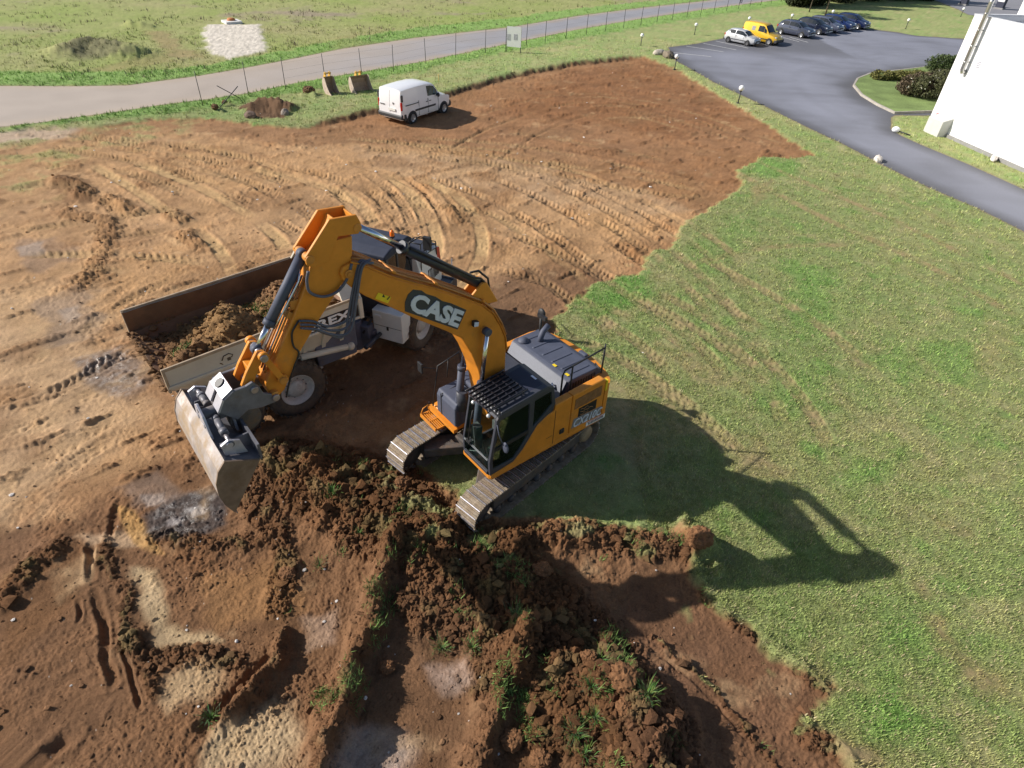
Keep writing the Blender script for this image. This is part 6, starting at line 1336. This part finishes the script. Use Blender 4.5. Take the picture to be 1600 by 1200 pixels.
yst = [(.0, .74, .46, .9, .64, .95), (.05, .79, .32, .98, .66, 1.52), (.14, .83, .24, 1.0, .66, 1.74), (.6, .845, .22, 1.0, .66, 1.80), (1.5, .85, .22, 1.0, .66, 1.80), (2.2, .85, .22, .98, .65, 1.76), (2.5, .85, .22, .97, .63, 1.66), (3.02, .84, .22, .95, .62, 1.02), (3.6, .80, .24, .84, .58, .88), (3.98, .70, .30, .64, .48, .68), (4.06, .6, .36, .54, .44, .56)]
YEL = carpaint('yellow_van_paint', (.82, .50, .03), .35)
yv = make_car('yellow_van', yst, 4.06, ((.70, .84), (3.30, .83)), .30, YEL, 'bright yellow high roofed van parked behind the silver hatchback', 'van', GRP,
    wins=[([W(3, 3, (.52, .95), (.12, .62))], 'side_window', mat('pale_window', (.30, .31, .32), .15)), ([W(4, 3, (.45, 1), (.12, .8)), W(5, 3, (0, .9), (.12, .85)), W(6, 3, (0, .4), (.12, .75))], 'side_window'), ([W(4, 9, (.45, 1), (.2, .88)), W(5, 9, (0, .9), (.15, .88)), W(6, 9, (0, .4), (.25, .88))], 'side_window'), ([W(6, k, (.05, .95)) for k in (4, 5, 6, 7, 8)], 'windscreen')],
    front=[(3.76, 3.94, .46, .68, .62, .78)], rear=[(.0, .10, .68, .80, .80, 1.2)], extras=lambda r, b_: (MB().prism([(3.80, .26), (3.80, .52), (4.08, .54), (4.12, .36), (4.06, .26)], -.76, .76).build('front_bumper', PLAST, r, bevel=.03), MB().bx(.5, 3.0, -.87, -.85, .46, .54).build('door_moulding', PLAST, b_), MB().prism([(.10, .26), (.10, .50), (-.05, .52), (-.05, .30)], -.78, .78).build('rear_bumper', PLAST, r, bevel=.03)), rimm=mat('wheel_trim_grey', (.30, .30, .31), .5))
park(yv, (440, 372), (540, 402), 2.6, rx=.70, sc=.95); d = sil.matrix_basis.to_quaternion() @ Vector((1, 0, 0)); l_ = Vector((-d.y, d.x, 0)); yv.rotation_euler = sil.rotation_euler
yv.location = sil.location + l_ * 2.45 + d * .45
wp = hatchback('dark grey hatchback, first of the five dark cars', carpaint('grey_car', (.070, .082, .125), .14), False, GRP); park(wp, (730, 330), (925, 366), 2.40)
base = wp.location.copy(); yw = wp.rotation_euler.z
for (fwpx, lab, pt) in (((1095, 336), 'black hatchback second from the left among the five dark cars', carpaint('black_car', (.018, .024, .050), .12)), ((1205, 318), 'slate grey hatchback in the middle of the five dark cars', carpaint('slate_car', (.115, .130, .19), .14)),
                        ((1328, 298), 'navy blue hatchback fourth of the five dark cars', carpaint('navy_car', (.020, .040, .140), .12)), ((1468, 284), 'midnight blue car at the right end of the five dark cars', carpaint('midnight_car', (.015, .026, .090), .12))):
    o = copy_tree(wp); tag(o, lab, 'car', GRP)
    for ch in o.children:
        if ch.name.startswith('body'):
            ch.data = ch.data.copy(); ch.data.materials[0] = pt
    f = at(*Z7(*fwpx), .104); dd = Vector((math.cos(yw), math.sin(yw), 0)); k = wp.scale.x
    o.location = f - dd * 3.06 * k + Vector((-dd.y, dd.x, 0)) * .83 * k; o.location.z = .104
# ================================================================== fence, sign, lamps, spare buckets
POSTM = mat('dark_post', (.035, .04, .038), .6, var=.2, scale=8)
fence = empty('wire_fence', (*at(318, 169).to_tuple()[:2], .05), 0, 'thin wire fence on dark posts along the near side of the country road', 'fence')
F0 = Vector(fence.location)
fp = [at(*q) for q in [(318, 169), (389, 152), (447, 143), (509, 131), (566, 121.5), (615, 114.5), (665.7, 102.5), (712, 93), (758, 85.6), (790, 83), (822, 73), (851.5, 69.5), (884, 62)]]
dl = (fp[-1] - fp[2]).normalized(); st_ = (fp[-1] - fp[5]).length / 7
fp += [fp[-1] + dl * st_ * i + Vector((.12 * i, 0, 0)) for i in range(1, 17)]
for i, p in enumerate(fp):
    h = 2.0 if i < 3 else 1.85; q = MB(); ln = random.uniform(-.05, .05); q.cyl((0, 0, -.15), (ln, ln * .5, h), .022 if i < 9 else .026, n=8); q.build('fence_post', POSTM, fence, loc=Vector((p.x, p.y, .05)) - F0)
q = MB()
for hz in (.30, .75, 1.2, 1.65): q.tube([Vector((p.x, p.y, .05 + hz + .01 * (i % 2))) - F0 for i, p in enumerate(fp[2:])], .0035, 4)
q.build('fence_wire', mat('wire_grey', (.20, .21, .20), .5, .6), fence)
# site notice on the fence
b0, b1 = at(791, 76), at(810, 73); sg = empty('notice_board', (b0.x, b0.y, .05), 0, 'white notice board with two grey panels standing at the fence', 'sign'); dv = (at(812, 77) - at(790, 83)); 
bp = at(790.5, 83.0); sg.location = (bp.x, bp.y, .05); rt = Vector((C_R.x, C_R.y, 0)).normalized(); rt = (rt + Vector((.0, .10, 0))).normalized(); sg.rotation_euler = (0, 0, math.atan2(rt.y, rt.x) - rad(22))
q = MB(); q.bx(.05, 1.30, -.015, .015, .48, 2.0); q.build('board', WHITE, sg)
q = MB(); q.bx(.07, .38, -.024, -.0155, .96, 1.42); q.bx(.66, .98, -.024, -.0155, 1.02, 1.46); q.build('grey_panel', mat('sign_grey', (.42, .42, .46), .6, var=.3, scale=14), sg)
for x in (.06, 1.28): q = MB(); q.bx(x - .025, x + .025, .016, .06, -.1, 2.02); q.build('sign_post', POSTM, sg)
# leaning stakes
for (p0, p1, h0, h1, lab) in (((341, 171), (372, 137), -.02, 0, 'dark stake leaning to the right, crossing the other stake'), ((380, 156), (339, 136), 0, 0, 'dark stake leaning to the left, crossing the other stake')):
    a = at(*p0); b = at(*p1, .95) if h1 == 0 else at(*p1); q = MB(); v = b - a; q.cyl((0, 0, -.08), v, .024, n=8); o = q.build('fence_stake', POSTM, None); o.location = (a.x, a.y, .08); tag(o, lab, 'stake', 'crossed stakes by the road')
q = MB(); a = at(685.5, 133); q.cyl((0, 0, -.1), (.01, 0, .62), .022, n=8); o = q.build('marker_peg', mat('peg_yellow', (.55, .38, .10), .7), None); o.location = (a.x, a.y, .1); tag(o, 'short yellowish marker peg in the grass behind the white van', 'peg')
# globe lamps round the yard
GLOBE = mat('lamp_globe', (.86, .86, .86), .25, var=.02)
def lamp():
    r = empty('globe_lamp', (0, 0, 0)); q = MB(); q.cyl((0, 0, -.1), (0, 0, .72), .035, n=10); q.cyl((0, 0, -.05), (0, 0, .03), .09, n=12); q.cyl((0, 0, .68), (0, 0, .76), .07, n=12); q.build('pole', POSTM, r); q = MB(); q.sphere((0, 0, .89), .165, 18, 12); q.build('globe', GLOBE, r); return r
LG = 'globe lamps round the asphalt yard'
lp0 = lamp()
for i, (px, py, lab, sc) in enumerate([(1153, 161, 'white globe lamp between the red soil and the drive, nearest of its row', 1.08), (1054, 108, 'white globe lamp beside the rocks at the corner of the yard', 1.05), (1001, 72, 'white globe lamp on the lawn left of the rocks', 1.0), (1085, 54, 'white globe lamp on the lawn behind the empty parking bays', 1.0),
        (1168, 43, 'white globe lamp peeping over the roof of the yellow van', 1.0), (1234.5, 38, 'white globe lamp behind the first dark grey car', 1.0), (1298, 31, 'white globe lamp under the small tree behind the dark cars', 1.0), (1415, 45, 'white globe lamp on the lawn right of the dark cars', 1.0), (1501, 26, 'white globe lamp at the far end of the lawn near the white building', 1.0)]):
    o = lp0 if i == 0 else copy_tree(lp0); tag(o, lab, 'lamp', LG); g = at(px, py, .1); o.location = (g.x, g.y, .1); o.scale = (sc,) * 3
bw = empty('broken_lamp', (*at(1398, 207, .1).to_tuple()[:2], .1), rad(-20), 'white globe lamp knocked over at the tip of the grass strip by the building', 'lamp'); q = MB(); q.sphere((0, 0, .18), .20, 18, 12, (1.15, 1, .9)); q.build('globe', GLOBE, bw); q = MB(); q.cyl((.2, -.05, .12), (.85, -.35, .05), .035, n=10); q.build('pole', POSTM, bw)
# spare digging buckets on the grass
def spare(name, w, label, px, py, yaw, sc, teeth):
    r = empty(name, (*at(px, py).to_tuple()[:2], .08), yaw, label, 'excavator bucket', None, sc)
    out = [(.0, .0), (.62, .02), (.70, .10), (.60, .07), (.08, .06)]
    so = [(.95, .06), (.55, .0), (.22, .06), (.02, .30), (-.05, .62), (.0, .92), (.16, 1.12)]; si = [(.19, 1.09), (.04, .90), (.0, .62), (.07, .33), (.25, .10), (.55, .045), (.95, .09)]
    q = MB(); q.prism(so + si, -w / 2, w / 2); sh = q.build('bucket_shell', mat('rusty_bucket', (.34, .235, .16), .7, .2, var=.3, scale=4, dirt=.4, dirt_col=(.12, .07, .04)), r)
    for s in (-1, 1): q = MB(); q.prism([(.95, .06), (.55, .0), (.22, .06), (.02, .30), (-.05, .62), (.0, .92), (.16, 1.12), (.34, 1.06), (.50, .62), (.74, .26), (.96, .12)], s * (w / 2 - .012), s * (w / 2 + .012)); q.build('bucket_cheek', mat('pale_bucket_side', (.52, .42, .34), .65, .2, var=.25, scale=4, dirt=.35, dirt_col=(.26, .17, .10)), r)
    for s in (-1, 1): q = MB(); q.prism([(.02, .95), (.20, 1.12), (.28, 1.28), (.20, 1.42), (.06, 1.40), (.02, 1.26), (-.12, 1.10), (-.08, .8)], s * .17 - .025, s * .17 + .025); q.build('hanger_lug', mat('yellow_lug', (.60, .36, .07), .6, var=.2, dirt=.3), r, bevel=.01)
    q = MB(); q.cyl((.16, -.26, 1.32), (.16, .26, 1.32), .045, n=12); q.build('lug_pin', mat('yellow_lug', (.60, .36, .07), .6), r)
    if teeth:
        for k in range(teeth): y = -w / 2 + (k + .5) * w / teeth; q = MB(); q.prism([(.90, .05), (.92, .12), (1.12, .10), (1.12, .07)], y - .05, y + .05); q.build('bucket_tooth', STEEL, r)
    else: q = MB(); q.bx(.93, 1.06, -w / 2, w / 2, .055, .085); q.build('cutting_edge', STEEL, r)
    return r
spare('spare_bucket', .72, 'narrow rusty trenching bucket with yellow lugs standing on the grass', 514, 148, rad(-44), .95, 0)
spare('spare_bucket', 1.45, 'wide toothed bucket with yellow lugs on the grass beside the van', 561, 145, rad(-46), .92, 5)
# manhole on the gravel pad
mh = empty('manhole', (*at(363, 38).to_tuple()[:2], .1), rad(40), 'white square manhole surround with an orange cap at the back of the gravel pad', 'manhole'); q = MB(); q.bx(-.75, .75, -.75, .75, 0, .22); q.build('concrete_surround', mat('pale_concrete', (.66, .65, .62), .8, var=.1), mh, bevel=.03); q = MB(); q.lathe([(.38, .22), (.38, .30), (.30, .40), (0, .42)], (0, .1, 0), 'z', 20); q.build('cap', mat('orange_cap', (.48, .17, .05), .7), mh)
# rocks
ROCK = mat('limestone', (.46, .41, .34), .9, var=.3, scale=3, dirt=.35, dirt_col=(.20, .16, .10), bump=.6)
def rock(px, py, s, lab, sq=(1, .8, .7), m=ROCK, z=.08):
    V, F = ico(3); o_ = RNG.uniform(0, 99); d = 1 + .30 * fbm(V[:, 0] * 1.5 + o_, V[:, 1] * 1.5 + V[:, 2], 3, 7) + .08 * noise(V[:, 0] * 5 + o_, V[:, 2] * 5, 8)
    v = V * d[:, None] * np.array(sq) * s; o = mesh_np('rock', v, F, m, False); p = at(px, py, z); o.location = (p.x, p.y, z + s * .3); o.rotation_euler = (0, 0, RNG.uniform(0, 6)); return tag(o, lab, 'rock')
rock(1030, 86, .55, 'long pale rock at the sharp corner of the yard, left of the pair', (1.2, .7, .55)); rock(1044, 90, .62, 'dark weathered rock at the sharp corner of the yard, right of the pair', (1.2, .8, .6), mat('dark_rock', (.17, .14, .10), .9, var=.35, scale=3, dirt=.3, bump=.6))
rock(1371, 252, .36, 'pale boundary stone on the grass edge of the drive', (1.1, .6, .6), mat('pale_rock', (.58, .53, .48), .85, var=.25, scale=4, bump=.5))
rock(1552, 250, .36, 'pale slab lying at the foot of the white building', (1.5, .5, .4), mat('pale_rock', (.58, .53, .48), .85))
rock(446, 180, .30, 'grey stone on the right of the dug heap by the road', (1, .8, .9), mat('grey_rock', (.24, .20, .17), .9, var=.3, scale=4, bump=.5)); rock(392, 184, .34, 'dark stone on the left of the dug heap by the road', (1.2, .8, .8), mat('brown_rock', (.15, .10, .075), .9, var=.3, scale=4, bump=.5))

# ================================================================== white building
BW = mat('white_cladding', (.80, .80, .80), .55, var=.02, scale=.6)
bA = at(1445, 202); bB = at(1600, 272); bd = (bB - bA).normalized(); bn = Vector((-bd.y, bd.x, 0))      # bd along the long wall, bn into the building
bld = empty('white_building', (bA.x, bA.y, 0), math.atan2(bd.y, bd.x), 'large white flat roofed hall with a steel flue on its end wall', 'building')
LB, WB, HB = 40.0, 30.0, 6.42
q = MB(); q.prism([(0, 0), (LB, 0), (LB, WB), (0, WB)], -.2, HB, 'z', holes=[[(.22, .22), (LB - .22, .22), (LB - .22, WB - .22), (.22, WB - .22)]]); q.build('wall', BW, bld)
q = MB(); q.bx(-.02, LB + .02, -.03, .25, HB, HB + .05); q.bx(-.02, .25, .25, WB, HB, HB + .05); q.build('parapet_cap', mat('pale_cap', (.62, .63, .65), .5), bld)
q = MB()
for k in range(110): q.bx(.23, LB - .23, .25 + k * .25, .38 + k * .25, HB - .34, HB - .28)
q.bx(.23, LB - .23, .23, WB - .23, HB - .45, HB - .34); q.build('roof', mat('blue_grey_roof', (.21, .23, .30), .45, .3, var=.1, scale=1), bld)
q = MB(); q.bx(.05, LB, -.10, -.005, -.1, .28); q.build('plinth', mat('grey_plinth', (.24, .235, .23), .8, var=.15, scale=3), bld)
def wallpt(px, py, off=0.0):
    """point on the long wall seen at a pixel, in the building's own metres"""
    dd = C_FW + C_R * ((px - 800) / CAM_F) - C_U * ((py - 600) / CAM_F); C0 = Vector((0, 0, CAM_H)); o = bA - bn * off; t = (o - C0).dot(bn) / dd.dot(bn); p = C0 + dd * t - bA; return p.dot(bd), p.z
q = MB()
for k in range(1, 13): q.bx(k * 3.0 - .012, k * 3.0 + .012, -.004, .0, .28, HB)
q.bx(0, LB, -.004, 0, 3.3, 3.32); q.build('cladding_joint', mat('joint_grey', (.55, .55, .55), .7), bld)
x0, z0_ = wallpt(1504, 112, .2); x1, z1_ = wallpt(1546, 15, .2)
q = MB(); q.tube([(x0, .0, z0_), (x0, -.22, z0_ - .02), (x0, -.28, z0_ + .12), (x1, -.28, HB + .75), (x1, -.28, HB + .95)], .12, 16)
for t in (.15, .4, .65, .9): zz = z0_ + (HB + .5 - z0_) * t; xx = x0 + (x1 - x0) * t; q.cyl((xx, -.28, zz), (xx, -.28, zz + .07), .135, n=16); q.bx(xx - .03, xx + .03, -.16, 0, zz, zz + .05)
q.build('flue_pipe', mat('flue_steel', (.50, .49, .48), .28, .9, var=.1), bld)
xv, zv = wallpt(1529, 101); q = MB()
for k in range(4): q.bx(xv - .14, xv + .14, -.03, .0, zv - .16 + k * .09, zv - .11 + k * .09)
q.build('air_vent', mat('vent_grey', (.36, .36, .42), .6), bld)
xr, zr_ = wallpt(1466, 180); q = MB(); q.cyl((xr, 0, zr_), (xr, -.10, zr_), .13, n=18); q.build('red_alarm', mat('alarm_red', (.62, .10, .12), .5), bld)
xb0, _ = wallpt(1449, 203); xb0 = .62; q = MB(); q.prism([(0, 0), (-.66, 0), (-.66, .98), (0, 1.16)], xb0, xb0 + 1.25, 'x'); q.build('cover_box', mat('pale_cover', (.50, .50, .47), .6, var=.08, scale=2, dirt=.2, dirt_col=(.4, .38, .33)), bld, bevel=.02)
xs, zs = wallpt(1483, 140); q = MB(); q.bx(xs - .06, xs + .06, -.02, 0, zs - .06, zs + .06); q.build('wall_patch', mat('offwhite_patch', (.70, .68, .64), .7), bld)
# higher block behind
hp_ = at(1578, 26, HB); h2b = empty('white_tower_block', (hp_.x + 4, hp_.y + 5.5, 0), math.atan2(bd.y, bd.x), 'second taller white block behind the flat roof, cut by the right edge', 'building')
q = MB(); q.bx(0, 14, 0, 12, -.2, 10.5); q.build('wall', BW, h2b); q = MB(); q.bx(-.03, 14.03, -.03, 12.03, 10.5, 10.6); q.build('parapet_cap', mat('pale_cap', (.62, .63, .65), .5), h2b)
q = MB(); q.bx(3, 4.2, -.02, .03, 4, 5.2); q.build('window', CGLASS, h2b)
# dark uprights on the far tarmac
for px, py, w, lab in ((1505, 8, 1.0, 'dark blue upright panel at the far tarmac, left of the flue top'), (1561, 14, 1.1, 'dark blue upright panel at the far tarmac, right of the flue top')):
    g = at(px, py, .1); r = empty('dark_pillar', (g.x, g.y, .1), rad(-60), lab, 'pillar', 'dark pillars on the far tarmac'); q = MB(); q.bx(-w / 2, w / 2, -.3, .3, 0, 4.0); q.build('panel', mat('pillar_blue', (.03, .035, .06), .5), r, bevel=.04); q = MB(); q.bx(-w / 2 - .1, w / 2 + .1, -.4, .4, -.02, .18); q.build('base', mat('grey_plinth', (.34, .33, .32), .8), r); q = MB(); q.bx(-w / 2 + .1, w / 2 - .1, -.33, -.30, .9, 1.5); q.build('pale_sign', WHITE, r)

# ================================================================== shrubs and trees
def leaf_mat(n, c, v=.35):
    m = mat(n, c, .75, var=v, scale=2.5, spec=.25); return m
def crown(name, m, parent, blobs, n, size, seed, aspect=1.0):
    """leaf clumps through the volume of several uneven blobs"""
    g = np.random.default_rng(seed); V = []; Fc = []; C_ = []
    tot = sum(b[3] * b[4] * b[5] for b in blobs)
    for (bx_, by_, bz, rx, ry, rz) in blobs:
        k = int(n * rx * ry * rz / tot); u = g.normal(0, 1, (k, 3)); u /= np.linalg.norm(u, axis=1)[:, None]; r = g.uniform(.25, 1, k) ** .45
        f = 1 + .30 * fbm(u[:, 0] * 1.8 + bx_ * 3 + seed, u[:, 1] * 1.8 + u[:, 2] * 1.3, 3, seed)
        p = u * (r * f)[:, None] * np.array((rx, ry, rz)) + np.array((bx_, by_, bz))
        kp = (fbm(p[:, 0] * 1.4 + seed, p[:, 1] * 1.4 + p[:, 2] * 1.1, 3, seed + 3) > -.22) & (p[:, 2] > .03); p = p[kp]; k = len(p)
        a = g.normal(0, 1, (k, 3)); a /= np.linalg.norm(a, axis=1)[:, None]; b_ = np.cross(a, g.normal(0, 1, (k, 3))); b_ /= np.linalg.norm(b_, axis=1)[:, None]
        s = size * g.uniform(.5, 1.4, k)[:, None]; q = np.stack([p - a * s, p + b_ * s * .55, p + a * s, p - b_ * s * .55], 1)
        V.append(q.reshape(-1, 3)); C_.append(np.repeat(g.uniform(.55, 1.5, k), 4))
    v = np.vstack(V); c = np.concatenate(C_)[:, None]; o = mesh_np(name, v, np.arange(len(v)).reshape(-1, 4), m, False, np.tile(m_col[m.name], (len(v), 1)) * c); o.parent = parent; return o
m_col = {}
def leafm(n, c):
    if n in MATS: return MATS[n]
    m = bpy.data.materials.new(n); m.use_nodes = True; nn, l = m.node_tree.nodes, m.node_tree.links; b = nn['Principled BSDF']; a = nn.new('ShaderNodeAttribute'); a.attribute_name = 'Col'; l.new(a.outputs['Color'], b.inputs['Base Color']); b.inputs['Roughness'].default_value = .7; b.inputs['Specular IOR Level'].default_value = .25
    m_col[n] = np.array(c); MATS[n] = m; return m
BARK = mat('bark', (.11, .085, .06), .9, var=.3, scale=6, bump=.6)
def shrub(px, py, lab, blobs, leaf, n, size, seed, z=.1, flowers=None, cat='shrub', name='shrub'):
    g = at(px, py, z); r = empty(name, (g.x, g.y, z), 0, lab, cat); q = MB()
    for k in range(5): a = k * 1.3; b0 = blobs[k % len(blobs)]; q.tube([(0, 0, -.1), (b0[0] * .5 + .1 * math.cos(a), b0[1] * .5 + .1 * math.sin(a), b0[2] * .5), (b0[0] + .3 * math.cos(a), b0[1] + .3 * math.sin(a), b0[2])], [.06, .045, .02], 6)
    q.build('stem', BARK, r); crown('foliage', leaf, r, blobs, n, size, seed)
    if flowers: crown('blossom', flowers, r, [(b[0] - .25 * b[3], b[1] - .35 * b[4], b[2] + .15 * b[5], b[3] * .85, b[4] * .85, b[5]) for b in blobs], 160, size * .85, seed + 1)
    return r
ZI = .235
shrub(1445, 152, 'big dark rounded bush with white blossom against the building', [(0, 0, .75, 1.7, 1.3, .85), (1.3, .9, .85, 1.4, 1.4, .9), (2.2, -.6, .8, 1.3, 1.1, .85)], leafm('dark_leaf', (.080, .084, .038)), 15000, .075, 5, ZI, leafm('white_petal', (.62, .60, .52)))
shrub(1420, 148, 'reddish brown bush left of the blossoming bush on the island', [(0, 0, .65, 1.1, 1.0, .75), (.7, .1, .8, 1.0, .9, .8)], leafm('bronze_leaf', (.115, .085, .055)), 7000, .07, 6, ZI)
shrub(1398, 125, 'low yellow green and rusty hedge plant at the far edge of the island', [(-1.1, 0, .3, 1.0, .6, .38), (.3, .15, .3, 1.2, .6, .40), (1.9, .3, .32, 1.3, .6, .42)], leafm('yellow_leaf', (.15, .145, .045)), 7000, .07, 8, ZI)
shrub(1470, 112, 'green bush behind the blossoming bush on the island', [(0, 0, .6, 1.4, 1.1, .7), (1.6, .2, .65, 1.4, 1.2, .7)], leafm('green_leaf', (.060, .085, .030)), 9000, .075, 9, ZI)
def tree(px, py, lab, h, cr, leaf, n, size, seed, name='tree', tr=.12, blobs=None):
    g = at(px, py, .08); r = empty(name, (g.x, g.y, .08), 0, lab, 'tree'); q = MB(); rd = random.Random(seed)
    q.tube([(0, 0, -.2), (.05, .02, h * .3), (.12, -.03, h * .6), (.10, .05, h * .95)], [tr, tr * .8, tr * .55, tr * .2], 10); trunk = q.build('trunk', BARK, r); q = MB(); bl = []
    for k in range(9):
        a = k * 2.4 + rd.uniform(-.3, .3); z0 = h * rd.uniform(.32, .75); L = cr * rd.uniform(.6, 1.05); e = (math.cos(a) * L, math.sin(a) * L, z0 + h * rd.uniform(.10, .3)); q.tube([(.06, 0, z0), (e[0] * .5, e[1] * .5, z0 + (e[2] - z0) * .6), e], [tr * .4, tr * .28, tr * .08], 6); bl.append((e[0] * .8, e[1] * .8, e[2], cr * .5, cr * .5, cr * .42))
    q.build('branch', BARK, r); crown('crown', leaf, r, blobs or bl, n, size, seed); return r
tree(1289, 24, 'young tree with a thin bare trunk behind the dark parked cars', 4.6, 1.7, leafm('olive_leaf', (.13, .115, .045)), 3800, .10, 21, tr=.10); tree(1264, 19, 'young thin tree standing left in front of the dark conifers', 4.2, 1.5, leafm('olive_leaf', (.13, .115, .045)), 3000, .10, 22, tr=.08)
CON = leafm('conifer_leaf', (.040, .048, .022))
for i, (px, py, h, w, lab) in enumerate(((1246, 9, 7.5, 2.6, 'dark bushy conifer at the left end of the group beyond the cars'), (1268, 7, 9.0, 2.9, 'dark conifer second in the group beyond the cars, behind the thin trees'), (1312, 3, 9.5, 3.2, 'tall dark conifer in the middle of the group beyond the cars'), (1352, 0, 9.5, 3.2, 'dark conifer fourth in the group beyond the cars'), (1395, -1, 9.0, 3.0, 'dark conifer fifth in the group, above the right lawn'), (1440, 0, 7.5, 2.6, 'last dark conifer on the right of the group, near the far tarmac'))):
    tree(px, py, lab, h, w, CON, 12000, .17, 40 + i, 'conifer', .2, [(0, 0, h * .20, w, w, h * .22), (.3, .2, h * .45, w * .85, w * .85, h * .24), (-.2, .1, h * .72, w * .55, w * .55, h * .25)])
